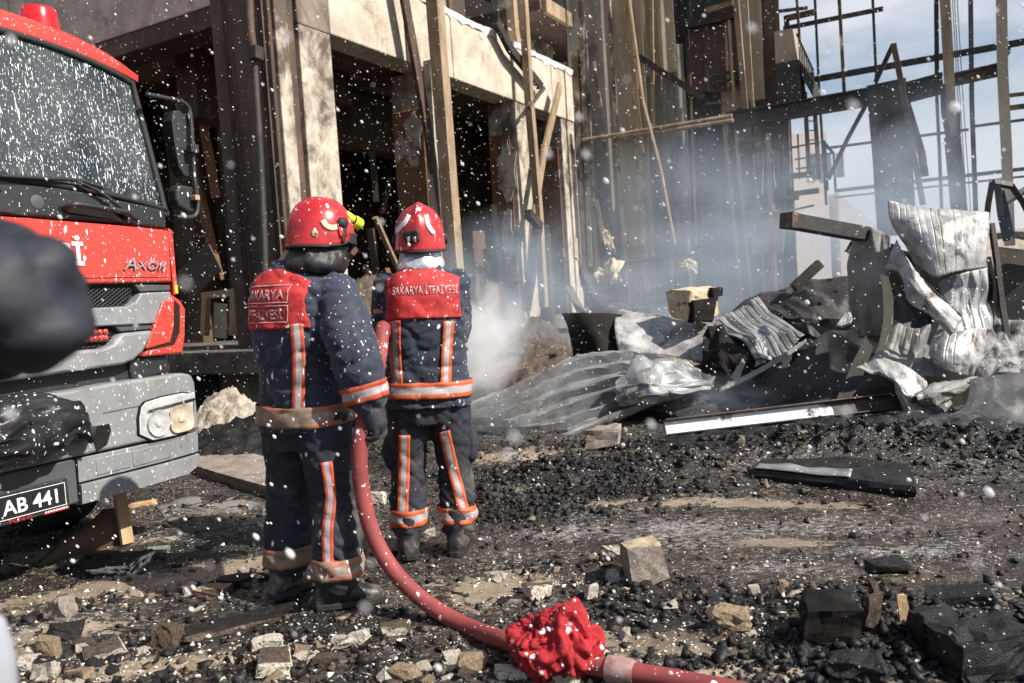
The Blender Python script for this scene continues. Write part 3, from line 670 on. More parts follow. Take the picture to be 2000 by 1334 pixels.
post('timber_post', 'narrow pale timber post behind the scorched tan post', 'post', [(838, 120), (848, 300), (862, 560)], 0.13, M_conc_lit, 6.95)
post('steel_tube', 'slim brown tube crossing the beam right of the black angle', 'post', [(1020, -30), (1034, 200), (1052, 420), (1062, 600)], 0.13, M_tanpost, 6.8, d=0.13)
post('steel_tube', 'second pale tube hanging down over the foam covered ledge', 'post', [(996, -40), (1003, 60), (1010, 110)], 0.17, M_tanpost, 7.6)
post('bent_angle', 'black steel angle hanging diagonally over the foam covered ledge', 'steel angle', [(972, 40), (1000, 95), (1060, 170)], 0.16, M_darksteel, 6.9, kind='angle')
post('broken_rod', 'short broken rod sticking out below the hanging black angle', 'rod', [(1062, 172), (1032, 210)], 0.06, M_rust, 6.75)
post('leaning_plank', 'pale plank leaning against the third column', 'plank', [(1094, 165), (1062, 300), (1040, 440), (1030, 610)], 0.16, M_tanpost, 6.85, d=0.05)
post('charred_stake', 'black charred stake leaning at the foot of the third column', 'stake', [(1050, 440), (1040, 520), (1026, 605)], 0.14, M_darksteel, 6.6)
post('charred_stake', 'short black stub crossing the top of the charred stake', 'stake', [(1030, 416), (1054, 442)], 0.13, M_darksteel, 6.55)
post('charred_post', 'slim black post in the middle of the second dark bay', 'post', [(955, 400), (962, 470), (972, 540)], 0.18, M_black, 7.05)
post('charred_post', 'grey smoky post between the third and fourth columns', 'post', [(1061, 440), (1068, 520), (1073, 640)], 0.17, M_darksteel, 7.0)
post('bent_cable', 'thin cable looping down over the foam crust', 'cable', [(972, -10), (974, 40), (990, 80), (1016, 115)], 0.03, M_darksteel, 7.2, kind='tube')
tag(obj('wall_board', (lambda bm: (bar(bm, on_sy(1088, 455, 7.6), on_sy(1096, 560, 7.6), 1.25, 0.04, up=DY), bm)[1])(bmesh.new()), M_dullsheet, base=True), 'grey green board with faint red writing marks standing in the last bay', 'board')

# ------------------------------------------------------------------ burnt steel hall: cladding and frame on the far side of the yard
SXF = 16.0
def fx(px, py, o=0.0): return on_sx(px, py, SXF + o)
hall = thing('cladding_wall', 'tall scorched sheet metal wall with vertical ribs beside the concrete building', 'wall', (0, 0, 0), 0)
def clad(px0, px1, mat, o, ytop=-80, ybot=600, name='panel', skew=1.0):
    """upright sheet between two picture columns, ribs along its edges"""
    s0 = site(fx(px0, 300, o)); s1 = site(fx(px1, 300, o))
    zt = site(fx(px0, ytop, o)).z; zb = max(-0.1, site(fx(px0, ybot, o)).z)
    bm = bmesh.new(); nseg = max(2, int(abs(s0.y - s1.y) / 0.06)); fr_, bk = [], []
    for i in range(nseg + 1):
        y = s0.y + (s1.y - s0.y) * i / nseg; rib = 0.025 if (i % 6) in (0, 1) else 0
        fr_.append((y, SXF + o - rib))
    V = []
    nz = 10
    for j in range(nz + 1):
        z = zb + (zt - zb) * j / nz
        V.append([bm.verts.new(world(x + 0.03 * noise.noise(Vector((y, z * 0.8, o))), y, z)) for y, x in fr_])
    for j in range(nz):
        for i in range(nseg): bm.faces.new((V[j][i], V[j][i + 1], V[j + 1][i + 1], V[j + 1][i]))
    ob = obj(name, bm, mat, hall); s = ob.modifiers.new('s', 'SOLIDIFY'); s.thickness = 0.012
    return ob
clad(1122, 1207, M_greyclad, 0.25); clad(1204, 1268, M_olive, 0.0); clad(1266, 1330, M_olive, 0.30, ybot=150); clad(1262, 1345, M_greyclad, 0.75, ytop=100)
clad(1325, 1420, M_sheetback, 1.2); clad(1400, 1490, M_brownclad, 1.6, ytop=-60); clad(1350, 1452, M_brownclad, 0.9, ytop=38, ybot=185)
clad(1488, 1535, M_brownclad, 0.5, ytop=-80, ybot=290); clad(1440, 1548, M_sheetback, 2.4, ytop=190, ybot=620); clad(1330, 1520, M_greyclad, 2.0, ytop=160, ybot=620)
clad(1455, 1500, M_olive, 0.4, ytop=-60, ybot=200); clad(1120, 1190, M_sheetback, 0.7)
SL = [(1124, 100, 1142, 560, .16, 'l'), (1133, -40, 1154, 520, .10, 'l'), (1143, 60, 1166, 545, .07, 'l'), (1186, -60, 1204, 260, .06, 'l'), (1160, 120, 1174, 210, .06, 'l'), (1176, 260, 1182, 290, .05, 'l'),
      (1202, 260, 1236, 640, .07, 'l'), (1225, 0, 1254, 300, .10, 'd'), (1246, 260, 1268, 640, .13, 'l'), (1272, -40, 1276, 260, .06, 'd'), (1434, -40, 1456, 215, .10, 'd'), (1455, -40, 1470, 210, .06, 'd'), (1148, 330, 1170, 550, .08, 'l'), (1165, 390, 1180, 470, .07, 'l'),
      (1424, 40, 1444, 360, .05, 'd'), (1350, 190, 1360, 480, .04, 'd'), (1412, 220, 1450, 600, .06, 'd'), (1440, 290, 1470, 600, .05, 'd'), (1500, 260, 1510, 560, .07, 'd')]
for i, (a, b, c_, d_, w_, k) in enumerate(SL):
    bm = bmesh.new(); bar(bm, fx(a, b, -0.10 if i % 2 else -0.04), fx(c_, d_, -0.10 if i % 2 else -0.04), w_, w_ * 0.8, up=DX)
    obj('stud', bm, M_tanpost if k == 'd' else M_conc_lit, hall)
rs = random.Random(3)
for k in range(70):                                                  # smaller burnt members tangled in the hall behind
    px = rs.uniform(1325, 1560); o_ = rs.uniform(0.9, 1.9)
    if rs.random() < .6:
        y0 = rs.uniform(-60, 420); a, b = fx(px, y0, o_), fx(px + rs.uniform(-6, 14), y0 + rs.uniform(60, 220), o_)
    else:
        y0 = rs.uniform(0, 520); L = rs.uniform(40, 140); a, b = fx(px, y0, o_), fx(min(1590, px + L), y0 - L * .15 + rs.uniform(-6, 6), o_)
    bm = bmesh.new(); w_ = rs.uniform(.03, .11); bar(bm, a, b, w_, w_, up=DX); obj('burnt_member', bm, rs.choice([M_darksteel, M_darksteel, M_rust, M_brownclad, M_greyclad]), hall)
for k in range(14):
    px = rs.uniform(1335, 1530); y0 = rs.uniform(0, 480); o_ = rs.uniform(1.0, 1.8); w_, h_ = rs.uniform(25, 70), rs.uniform(30, 110)
    P = [fx(px + a * w_ + rs.uniform(-6, 6), y0 + b * h_ + rs.uniform(-8, 8), o_) for a, b in ((0, 0), (1, -.12), (1, .9), (0, 1))]
    bm = bmesh.new(); A = [bm.verts.new(p) for p in P]; B_ = [bm.verts.new(p + DX * .03) for p in P]; bm.faces.new(A); bm.faces.new(B_[::-1])
    for i in range(4): bm.faces.new((A[i], B_[i], B_[(i + 1) % 4], A[(i + 1) % 4]))
    obj('burnt_sheet', bm, rs.choice([M_brownclad, M_sheetback, M_olive, M_greyclad]), hall)
def steel(name, label, pts, w_, h_, mat, o=0.0, cat='girder', group=None, kind='bar'):
    P = [fx(a, b, o) for a, b in pts]; bm = bmesh.new()
    for p, q in zip(P, P[1:]):
        if kind == 'i':
            bar(bm, p, q, w_ * 0.2, h_ * 0.9, up=(0, 0, 1)); up = Vector((0, 0, h_ / 2))
            bar(bm, p + up, q + up, w_, 0.03); bar(bm, p - up, q - up, w_, 0.03)
        elif kind == 'tube': tube(bm, [p, q], w_ / 2, 8)
        else: bar(bm, p, q, w_, h_, up=(0, 0, 1) if abs((q - p).normalized().z) < .8 else DX)
    return tag(obj(name, bm, mat, base=True), label, cat, group)
steel('girder', 'long blackened girder running across the hall from the brown pipes to the torn plate', [(1425, 236), (1705, 188)], 0.2, 0.27, M_darksteel, -0.05, kind='i')
steel('girder', 'short black girder with a torn top edge right of the hanging plate', [(1763, 183), (1842, 162)], 0.2, 0.30, M_darksteel, -0.05, kind='i')
steel('girder', 'rust brown girder between the two right hand posts', [(1862, 156), (1955, 135)], 0.16, 0.17, M_rust, -0.05, kind='i')
steel('pipe', 'upper brown pipe running along the cladding to the black girder', [(1138, 274), (1250, 256), (1430, 226)], 0.08, 0.08, M_tanpost, -0.2, 'pipe', kind='tube')
steel('pipe', 'lower brown pipe running just below the other along the cladding', [(1205, 268), (1300, 256), (1432, 235)], 0.08, 0.08, M_tanpost, -0.25, 'pipe', kind='tube')
steel('rail', 'thin rail crossing the cladding low down by the cream torn sheet', [(1222, 514), (1300, 503), (1370, 497)], 0.05, 0.05, M_darksteel, -0.15, 'rail', kind='tube')
steel('girt', 'uppermost thin girt ending in the open sky', [(1530, 56), (1725, 17)], 0.06, 0.08, M_darksteel, 1.5, 'girt')
steel('girt', 'long straight girt across the sky above the black girder', [(1588, 156), (1955, 90), (2060, 70)], 0.08, 0.11, M_darksteel, 1.4, 'girt')
steel('girt', 'thin pale girt across the hazy sky behind the hanging plate', [(1610, 290), (1892, 253)], 0.05, 0.06, M_greysteel, 6, 'girt')
steel('girt', 'pale girt right of the grey post', [(1900, 247), (2060, 226)], 0.05, 0.06, M_greysteel, 6, 'girt')
steel('girt', 'upper of the two pale low girts in the haze', [(1630, 373), (2060, 323)], 0.06, 0.09, M_greysteel, 8, 'girt')
steel('girt', 'lower of the two pale low girts in the haze', [(1630, 386), (2060, 338)], 0.05, 0.05, M_greysteel, 8, 'girt')
steel('girt', 'short brown girt ending at the frame edge beside the rightmost post', [(1960, 188), (2060, 176)], 0.05, 0.06, M_rust, 0, 'girt')
steel('girt', 'short rusty girt just below the brown one beside the rightmost post', [(1964, 212), (2060, 200)], 0.06, 0.08, M_rust, 0, 'girt')
steel('upright', 'slim dark upright nearest the stair platform', [(1589, -60), (1600, 180), (1614, 400)], 0.045, 0.045, M_darksteel, 1.3, 'post')
steel('upright', 'slim rusty upright ending on the black girder', [(1636, -60), (1649, 182)], 0.055, 0.055, M_rust, 0.0, 'post')
steel('upright', 'slim dark upright above the hanging plate', [(1702, -60), (1712, 168)], 0.045, 0.045, M_darksteel, 0.2, 'post')
steel('upright', 'thin dark upright left of the twin brown post', [(1828, -60), (1830, 150)], 0.07, 0.07, M_darksteel, 0.0, 'post')
steel('upright', 'pale hazy upright continuing below the torn girder', [(1829, 175), (1835, 300), (1840, 430)], 0.06, 0.06, M_greysteel, 2.0, 'post')
steel('hall_post', 'tall brown post with a bulky lower half right of the hanging plate', [(1842, -60), (1853, 130), (1860, 280)], 0.16, 0.14, M_tanpost, -0.1, 'post')
steel('hall_post', 'black lower casing round the foot of the tall brown post', [(1860, 268), (1866, 330), (1874, 420)], 0.25, 0.2, M_darksteel, -0.15, 'post')
steel('hall_post', 'bent black strip hanging beside the tall brown post', [(1841, 165), (1843, 220), (1852, 268)], 0.08, 0.06, M_darksteel, -0.2, 'post')
steel('hall_post', 'grey blue post standing in the open sky', [(1895, -60), (1898, 200), (1906, 420)], 0.085, 0.085, M_greysteel, 2.5, 'post')
steel('hall_post', 'rightmost heavy post with a bent bracket on it', [(1955, -60), (1958, 140), (1966, 300), (1972, 480)], 0.155, 0.15, M_olive, -0.1, 'post')
steel('hall_post', 'short black stub post beside the tall brown post', [(1871, 218), (1876, 420)], 0.07, 0.07, M_darksteel, 0.1, 'post')
steel('bracket', 'small bent bracket fixed to the rightmost heavy post', [(1964, 88), (1970, 90), (1970, 104), (1962, 108)], 0.05, 0.05, M_darksteel, -0.1, 'bracket')
for k, (a, b) in enumerate(((1861, 1890), (1866, 1897), (1857, 1886))):
    steel('cable', ('leftmost', 'rightmost', 'middle')[k] + ' of three thin cables hanging beside the tall brown post', [(a, -60), ((a + b) / 2, 200), (b, 430)], 0.014, 0.014, M_darksteel, 0.3 + 0.2 * k, 'cable', kind='tube')
steel('plate', 'large blackened plate hanging from the girder in the smoke', [(1730, 160), (1742, 300), (1752, 460)], 0.62, 0.03, M_sheetback, -0.3, 'plate')
steel('brace', 'rusty brace leaning over the front of the hanging plate', [(1745, 86), (1760, 160), (1780, 280), (1803, 400)], 0.09, 0.09, M_rust, -0.6, 'brace')
steel('brace', 'short black brace meeting the rusty one at its top', [(1745, 86), (1710, 160)], 0.07, 0.07, M_darksteel, -0.5, 'brace')
steel('brace', 'dark brace running down left from the girder into the smoke', [(1694, 200), (1656, 270), (1618, 350)], 0.07, 0.06, M_darksteel, 0.2, 'brace')
steel('brace', 'short red brown brace right of the hanging plate', [(1768, 195), (1800, 300), (1806, 345)], 0.13, 0.04, M_rust, -0.1, 'brace')
steel('brace', 'heavy black brace falling diagonally over the cladding', [(1243, 108), (1300, 145), (1372, 190)], 0.12, 0.12, M_darksteel, -0.3, 'brace')
steel('pole', 'long thin pole leaning over the olive cladding', [(1226, -20), (1256, 200), (1290, 330), (1318, 478)], 0.07, 0.07, M_tanpost, -0.5, 'pole', kind='tube')
steel('cross_beam', 'dark beam crossing behind the brown box high on the hall', [(1340, 50), (1440, 28)], 0.15, 0.15, M_darksteel, 0.8, 'girder')
steel('cross_beam', 'pale dusty beam end above the brown box high on the hall', [(1378, 22), (1432, 6)], 0.1, 0.1, M_tanpost, 0.6, 'girder')
for k, yy in enumerate((138, 152, 170)):
    steel('cross_beam', ('highest', 'middle', 'lowest')[k] + ' of three dark rails under the brown box on the hall', [(1388, yy + 10), (1470, yy - 4)], 0.06, 0.06, M_darksteel, 0.7, 'rail')
for k, (x0, y0, x1, y1) in enumerate(((1345, 318, 1450, 298), (1360, 308, 1530, 285), (1345, 355, 1440, 340), (1420, 396, 1600, 372), (1340, 410, 1560, 385))):
    steel('floor_beam', ('left end', 'upper', 'lower left', 'long middle', 'lowest')[k] + ' brown floor beam of the burnt hall showing through the smoke', [(x0, y0), (x1, y1)], 0.1, 0.1, M_rust, 1.2, 'girder')
# stair platform with railings
plat = thing('stair_platform', 'dark steel stair platform with railing at the edge of the sky', 'platform')
bm = bmesh.new()
P = [fx(1512, 62, .2), fx(1548, 55, .2), fx(1558, 118, .2), fx(1515, 125, .2)]
for q in (0, 1.6):
    pass
def slab(bm, pts, back):
    a = [bm.verts.new(p) for p in pts]; b = [bm.verts.new(p + DX * back) for p in pts]; n = len(pts)
    bm.faces.new(a); bm.faces.new(b[::-1])
    for i in range(n): bm.faces.new((a[i], b[i], b[(i + 1) % n], a[(i + 1) % n]))
slab(bm, P, 1.2); obj('cabin', bm, M_olive, plat)
bm = bmesh.new(); slab(bm, [fx(1516, 124, .1), fx(1560, 116, .1), fx(1566, 190, .1), fx(1520, 230, .1)], 0.5); slab(bm, [fx(1562, 118, .1), fx(1588, 158, .1), fx(1588, 190, .1), fx(1566, 150, .1)], 0.8); obj('landing', bm, M_sheetback, plat)
for k in range(9):
    t = k / 8; x0, y0 = 1560 + 28 * t, 76 + 58 * t
    bm = bmesh.new(); bar(bm, fx(x0, y0, .1), fx(x0 + 2, y0 + 44 - 6 * t, .1), 0.018, 0.018); obj('baluster', bm, M_darksteel, plat)
bm = bmesh.new(); bar(bm, fx(1556, 66, .1), fx(1588, 136, .1), 0.03, 0.03); obj('handrail', bm, M_darksteel, plat)
for k, (x0, y0, x1, y1) in enumerate(((1572, 180, 1580, 340), (1590, 190, 1600, 350))):
    bm = bmesh.new(); bar(bm, fx(x0, y0, .3), fx(x1, y1, .3), 0.07, 0.07); obj('leg', bm, M_darksteel, plat)
lad = thing('steel_stair', 'rusty steel stair frame with handrails in the haze under the platform', 'stair')
for k, (x0, y0, x1, y1, w_) in enumerate(((1545, 288, 1612, 276, .03), (1552, 312, 1630, 298, .03), (1555, 330, 1612, 322, .03), (1608, 276, 1628, 300, .05), (1610, 276, 1616, 372, .05), (1628, 300, 1632, 372, .04), (1558, 262, 1562, 350, .03), (1575, 237, 1592, 236, .02), (1576, 256, 1594, 254, .02), (1577, 274, 1596, 273, .02))):
    bm = bmesh.new(); bar(bm, fx(x0, y0, .6), fx(x1, y1, .6), w_, w_); obj('rail', bm, M_rust if k % 2 else M_darksteel, lad)
for k in range(6):
    bm = bmesh.new(); bar(bm, fx(1578 + 4 * k, 318, .6), fx(1580 + 4 * k, 352, .6), 0.015, 0.015); obj('baluster', bm, M_darksteel, lad)
# things far behind the frame
far = thing('distant_building', 'distant pink plastered building glimpsed through the haze behind the steel frame', 'building')
bm = bmesh.new()
p = dep(1540, 262, 42); q = dep(1622, 470, 42)
box(bm, p.x, q.x, 42, 50, 0, p.z); obj('wall', bm, M_pink, far)
bm = bmesh.new(); p2 = dep(1640, 375, 42); q2 = dep(1715, 440, 42)
vs = [bm.verts.new(c_) for c_ in ((p2.x, 41.9, p2.z), (q2.x, 41.9, q2.z - 1), (q2.x, 50, q2.z - 1), (p2.x, 50, p2.z))]
prism(bm, [(p2.x, 0), (p2.x, p2.z), (q2.x, q2.z), (q2.x, 0)], 42.2, 49); bmesh.ops.delete(bm, geom=vs, context='VERTS'); obj('gable', bm, M_pink, far)
for k in range(3):
    bm = bmesh.new(); a = dep(1585 + 24 * k, 300, 41.9); box(bm, a.x, a.x + 0.35, 41.85, 41.98, a.z - 1.2, a.z); obj('window', bm, M_sheetback, far)
bm = bmesh.new(); a = dep(1922, 440, 60); b = dep(2100, 520, 60); box(bm, a.x, b.x + 8, 60, 66, 0, a.z - 0.4)
fb = thing('distant_shed', 'pale distant shed low on the horizon at the right edge', 'building'); obj('wall', bm, M_creamsheet, fb)
bm = bmesh.new(); a = dep(1968, 290, 70); tube(bm, [(a.x, 70, 0), (a.x, 70, a.z)], 0.35, 12); tag(obj('distant_chimney', bm, M_creamsheet, base=True), 'thin pale chimney far away beside the rightmost post', 'chimney')
# ------------------------------------------------------------------ fire lorry; local x across its front, y back, z up
TCX, TSY = 2.2, 4.13
tr = thing('fire_truck', 'red and grey fire lorry flecked with foam, parked with its cab front towards the yard', 'fire truck', world(TCX, TSY, 0), AZ)
def TP(px, py, o=0.0):
    p = site(on_sy(px, py, TSY + o)); return (p.x - TCX, p.z)
def warp(bm):
    """the front curves back towards its corners and leans back a little above the bumper"""
    for x in np.arange(-1.2, 1.21, 0.1):
        bmesh.ops.bisect_plane(bm, geom=bm.verts[:] + bm.edges[:] + bm.faces[:], plane_co=(x, 0, 0), plane_no=(1, 0, 0))
    for v in bm.verts:
        k = max(0.0, abs(v.co.x) - 0.75)
        v.co.y += 0.22 * k * k
def panel(name, pts, y0, d, mat, mirror=False, bevel=0.012, parent=None, merge=True, wp=True):
    """moulded panel: outline on the front plane, set back y0, d deep"""
    if mirror: panel(name, [(-x, z) for x, z in pts][::-1], y0, d, mat, False, bevel, parent, merge, wp)
    bm = bmesh.new(); prism(bm, pts, y0, y0 + d)
    if wp: warp(bm)
    return obj(name, bm, mat, parent or tr, bevel=bevel, smooth=True, auto=35)
def both(pts):
    """outline of a panel crossing the centre line, from its right half listed top centre to bottom centre"""
    return pts + [(-x, z) for x, z in pts[::-1] if abs(x) > 1e-6]
def rnd(pts, it=1, close=True):
    """round an outline by corner cutting"""
    for _ in range(it):
        out = []; n = len(pts)
        for i in range(n):
            a, b = pts[i], pts[(i + 1) % n]
            out += [(a[0] * .75 + b[0] * .25, a[1] * .75 + b[1] * .25), (a[0] * .25 + b[0] * .75, a[1] * .25 + b[1] * .75)]
        pts = out
    return pts
# bumper: upper moulding, step, lower lip
zt = 1.015
top = [(0, 1.0), (0.5, 1.01), (0.62, 1.018), (1.12, 1.018), (1.19, 1.0), (1.215, 0.95)]
bm_pts = top + [(1.215, 0.66), (0.0, 0.655)]
panel('bumper', both(bm_pts), 0.0, 0.45, M_greyplastic, bevel=0.03)
panel('bumper_skirt', both([(0.40, 0.645), (1.20, 0.645), (1.215, 0.62), (1.205, 0.52), (0.40, 0.515)])[:5], 0.012, 0.4, M_greyplastic, mirror=True, bevel=0.015)
panel('bumper_lip', [(0.40, 0.505), (1.205, 0.508), (1.19, 0.44), (1.1, 0.405), (0.40, 0.40)], 0.0, 0.4, M_greyplastic, mirror=True, bevel=0.018)
panel('bumper_centre', both([(0, 0.648), (0.392, 0.648), (0.392, 0.41), (0, 0.41)]), 0.02, 0.3, M_greydark, bevel=0.01)
for a, b in ((0.50, 0.70), (0.72, 0.98)):
    panel('skirt_inset', [(a, 0.622), (b, 0.624), (b, 0.535), (a, 0.532)], 0.007, 0.02, M_greyplastic, mirror=True, bevel=0.004)
panel('bumper_groove', [(0.56, 0.865), (0.80, 0.872), (0.80, 0.866), (0.56, 0.859)], -0.002, 0.02, M_greydark, mirror=True, bevel=0)
panel('bumper_pocket', ([(0.47, 0.80), (0.59, 0.80), (0.595, 0.76), (0.565, 0.69), (0.50, 0.66)]), -0.003, 0.05, M_black, mirror=True, bevel=0)
# headlight set in the bumper
hl = rnd([TP(x, y) for x, y in ((268, 800), (286, 780), (384, 762), (386, 790), (382, 818), (370, 846), (270, 866))], 1)
def scale_poly(p, k):
    cx = sum(a for a, b in p) / len(p); cz = sum(b for a, b in p) / len(p)
    return [(cx + (a - cx) * k, cz + (b - cz) * k) for a, b in p]
for sgn in (1, -1):
    hp = [(sgn * a, b) for a, b in hl]
    H = panel('headlight', scale_poly(hp, 1.035), -0.006, 0.05, M_black, bevel=0.006)
    bm = bmesh.new(); prism(bm, scale_poly(hp, 0.97), -0.009, -0.0065); warp(bm); obj('reflector_housing', bm, M_reflector, H)
    cxm = sum(a for a, b in hl) / len(hl); czm = sum(b for a, b in hl) / len(hl)
    panel('indicator', [(sgn * a, b) for a, b in ((cxm - .165, czm + .048), (cxm + .19, czm + .070), (cxm + .19, czm + .105), (cxm - .10, czm + .085), (cxm - .155, czm + .062))], -0.016, 0.006, M_reflector, parent=H, bevel=0.002)
    panel('indicator_divider', [(sgn * a, b) for a, b in ((cxm - .175, czm + .034), (cxm + .195, czm + .056), (cxm + .195, czm + .066), (cxm - .175, czm + .044))], -0.018, 0.006, M_blackplastic, parent=H, bevel=0.002)
    for dx_, r_, mm, nm in ((-.105, .078, M_reflector, 'dipped_bowl'), (.066, .082, M_amber, 'main_bowl')):
        bm = bmesh.new(); cx_, cz_ = cxm + dx_, czm - 0.036
        sq = 1 if nm == 'dipped_bowl' else 0.55
        rings = []
        for rr, yy in ((1.0, -0.022), (0.97, -0.022), (0.8, -0.013), (0.5, -0.011), (0.30, -0.013), (0.26, -.021), (0.12, -0.024)):
            rings.append([Vector((sgn * (cx_ + r_ * rr * (abs(math.cos(t)) ** sq * (1 if math.cos(t) > 0 else -1)) * (1.15 if sq < 1 else 1)), yy, cz_ + r_ * rr * (abs(math.sin(t)) ** sq * (1 if math.sin(t) > 0 else -1)))) for t in (2 * PI * k / 24 for k in range(24))])
        vr = loft(bm, rings, False); bm.faces.new(vr[-1]); warp(bm); obj(nm, bm, mm, H, smooth=True, auto=40)
    bm = bmesh.new(); prism(bm, scale_poly(hp, 0.99), -0.026, -0.023); warp(bm); obj('lens', bm, M_lens, H)
# number plate and its holder
panel('plate_holder', [(-0.24, 0.565), (0.325, 0.562), (0.325, 0.40), (-0.24, 0.40)], -0.005, 0.02, M_blackplastic, bevel=0.006)
P_ = panel('number_plate', [(-0.215, 0.545), (0.305, 0.545), (0.305, 0.425), (-0.215, 0.425)], -0.012, 0.006, M_plate, bevel=0.002)
def flat_text(name, s, size, x, z, y, mat, parent, ex=0.002, **kw):
    me = text_mesh(s, size, ex, **kw)
    for v in me.vertices: v.co = Vector((x + v.co.x, y - v.co.z, z + v.co.y))
    me.materials.clear(); me.materials.append(mat); return obj(name, me, None, parent)
flat_text('lettering', 'AB 441', 0.100, 0.276, 0.450, -0.0145, M_white, P_, width=0.97, bold=0.0015, align='RIGHT')
bm = bmesh.new()
for a in ((-0.212, 0.302, 0.5405, 0.5435), (-0.212, 0.302, 0.4265, 0.4295), (0.299, 0.302, 0.4295, 0.5405), (-0.212, -0.209, 0.4295, 0.5405)): box(bm, a[0], a[1], -0.0135, -0.0122, a[2], a[3])
obj('plate_border', bm, M_white, P_)
flat_text('lettering', 'PCN IS', 0.034, 0.01, 0.402, -0.0075, M_redletter, P_, width=1.15, ex=0.001)
bm = bmesh.new(); box(bm, 0.185, 0.315, -0.0085, -0.0055, 0.402, 0.414); obj('sticker', bm, M_redletter, P_)
bm = bmesh.new()
for k in range(9): box(bm, 0.19 + k * 0.0135, 0.199 + k * 0.0135, -0.0105, -0.0087, 0.409, 0.4165)
obj('sticker_print', bm, M_white, P_)
# gap above the bumper, lower faces and swoosh mouldings
panel('front_recess', both([(0, 1.62), (1.13, 1.58), (1.13, 1.03), (0, 0.95)]), 0.12, 0.25, M_blackplastic, bevel=0.01)
panel('step_panel', [TP(x, y, .05) for x, y in ((262, 700), (343, 690), (343, 726), (268, 745))], 0.09, 0.1, M_blackplastic, mirror=True)
s1 = [TP(x, y, .05) for x, y in ((250, 598), (266, 590), (278, 572), (341, 569), (341, 580), (318, 610), (305, 632), (185, 641))]
panel('swoosh_moulding', both([(0, 1.435)] + [(a, b) for a, b in s1[:7]] + [(0.52, 1.335), (0.0, 1.33)]), 0.05, 0.09, M_greyplastic, bevel=0.022)
s2_ = [TP(x, y, .04) for x, y in ((200, 681), (221, 672), (238, 651), (300, 645), (296, 660), (280, 688), (262, 703), (240, 712))]
panel('swoosh_moulding', both([(0, 1.225)] + s2_ + [(0.5, 1.105), (0, 1.09)]), 0.035, 0.09, M_greyplastic, bevel=0.022)
panel('dark_strip', [TP(x, y, .06) for x, y in ((266, 556), (341, 556), (341, 567), (276, 570))], 0.065, 0.06, M_greydark, mirror=True, bevel=0.006)
panel('dark_strip', [TP(x, y, .06) for x, y in ((222, 634), (305, 633), (298, 643), (236, 648))], 0.065, 0.06, M_greydark, mirror=True, bevel=0.006)
def hexmesh(name, x0, x1, z0, z1, y, edge=None):
    bm = bmesh.new(); r_ = 0.0135; row = 0; z = z0
    while z < z1:
        x = x0 + (0.0155 if row % 2 else 0)
        while x < x1:
            if edge is None or edge(x, z):
                o_ = [(x + r_ * 1.15 * math.cos(t), z + r_ * 0.72 * math.sin(t)) for t in (PI / 3 * k for k in range(6))]
                i_ = [(x + r_ * 0.84 * math.cos(t), z + r_ * 0.48 * math.sin(t)) for t in (PI / 3 * k for k in range(6))]
                A = [bm.verts.new((a, y, b)) for a, b in o_]; B = [bm.verts.new((a, y - 0.004, b)) for a, b in i_]; C = [bm.verts.new((a, y + 0.02, b)) for a, b in i_]
                for k in range(6):
                    bm.faces.new((A[k], A[(k + 1) % 6], B[(k + 1) % 6], B[k])); bm.faces.new((B[k], B[(k + 1) % 6], C[(k + 1) % 6], C[k]))
            x += 0.031
        z += 0.0102; row += 1
    warp(bm) if False else None
    o = obj(name, bm, M_greydark, tr); o['kind'] = 'stuff'; return o
hexmesh('grille_mesh', -0.85, 0.87, 1.43, 1.56, 0.10, lambda x, z: abs(x) < 0.87 - max(0, (1.53 - z)) * 0.6)
hexmesh('grille_mesh', -0.72, 0.75, 1.22, 1.33, 0.10, lambda x, z: abs(x) < 0.76 - max(0, (1.32 - z)) * 0.9)
for sgn in (1, -1):
    L = panel('warning_light', [(sgn * a, b) for a, b in ((0.50, 1.325), (0.685, 1.318), (0.685, 1.245), (0.50, 1.25))], 0.075, 0.03, M_blackplastic, bevel=0.004)
    for i in range(6):
        for j in range(2):
            bm = bmesh.new(); bmesh.ops.create_uvsphere(bm, u_segments=10, v_segments=6, radius=0.0165)
            for v in bm.verts: v.co = Vector((sgn * (0.515 + i * 0.031), 0.075, 1.268 + j * 0.034)) + Vector((v.co.x, v.co.y * 0.45, v.co.z))
            obj('lamp_lens', bm, M_led, L, smooth=True)
# red bonnet panel with lettering and badge
rp = [(0, 1.915), (0.30, 1.912), (1.165, 1.885), (1.15, 1.57), (0, 1.565)]
panel('bonnet_panel', both(rp), 0.06, 0.06, M_red, bevel=0.012)
panel('panel_lower_edge', both([(0, 1.61), (1.12, 1.605), (1.12, 1.60), (0, 1.60)]), 0.054, 0.02, M_red, bevel=0.003)
panel('corner_strip', [(1.172, 1.90), (1.205, 1.885), (1.20, 1.50), (1.165, 1.49)], 0.07, 0.12, M_red, mirror=True)
panel('side_marker', [(1.176, 1.555), (1.203, 1.553), (1.201, 1.50), (1.174, 1.502)], 0.066, 0.05, M_yellow, mirror=True, bevel=0.003)
flat_text('lettering', 'İTFAİYESİ', 0.165, 0.575, 1.672, 0.056, M_white, tr, align='RIGHT', bold=0.004)
b1 = text_mesh('A', 0.098, 0.004, 0.35, bold=0.0)
flat_text('badge', 'A', 0.098, 0.80, 1.645, 0.050, M_chrome, tr, ex=0.004, shear=0.35, width=1.25)
flat_text('badge', 'XOR', 0.070, 0.885, 1.645, 0.060, M_chrome, tr, ex=0.004, shear=0.35, width=1.35)
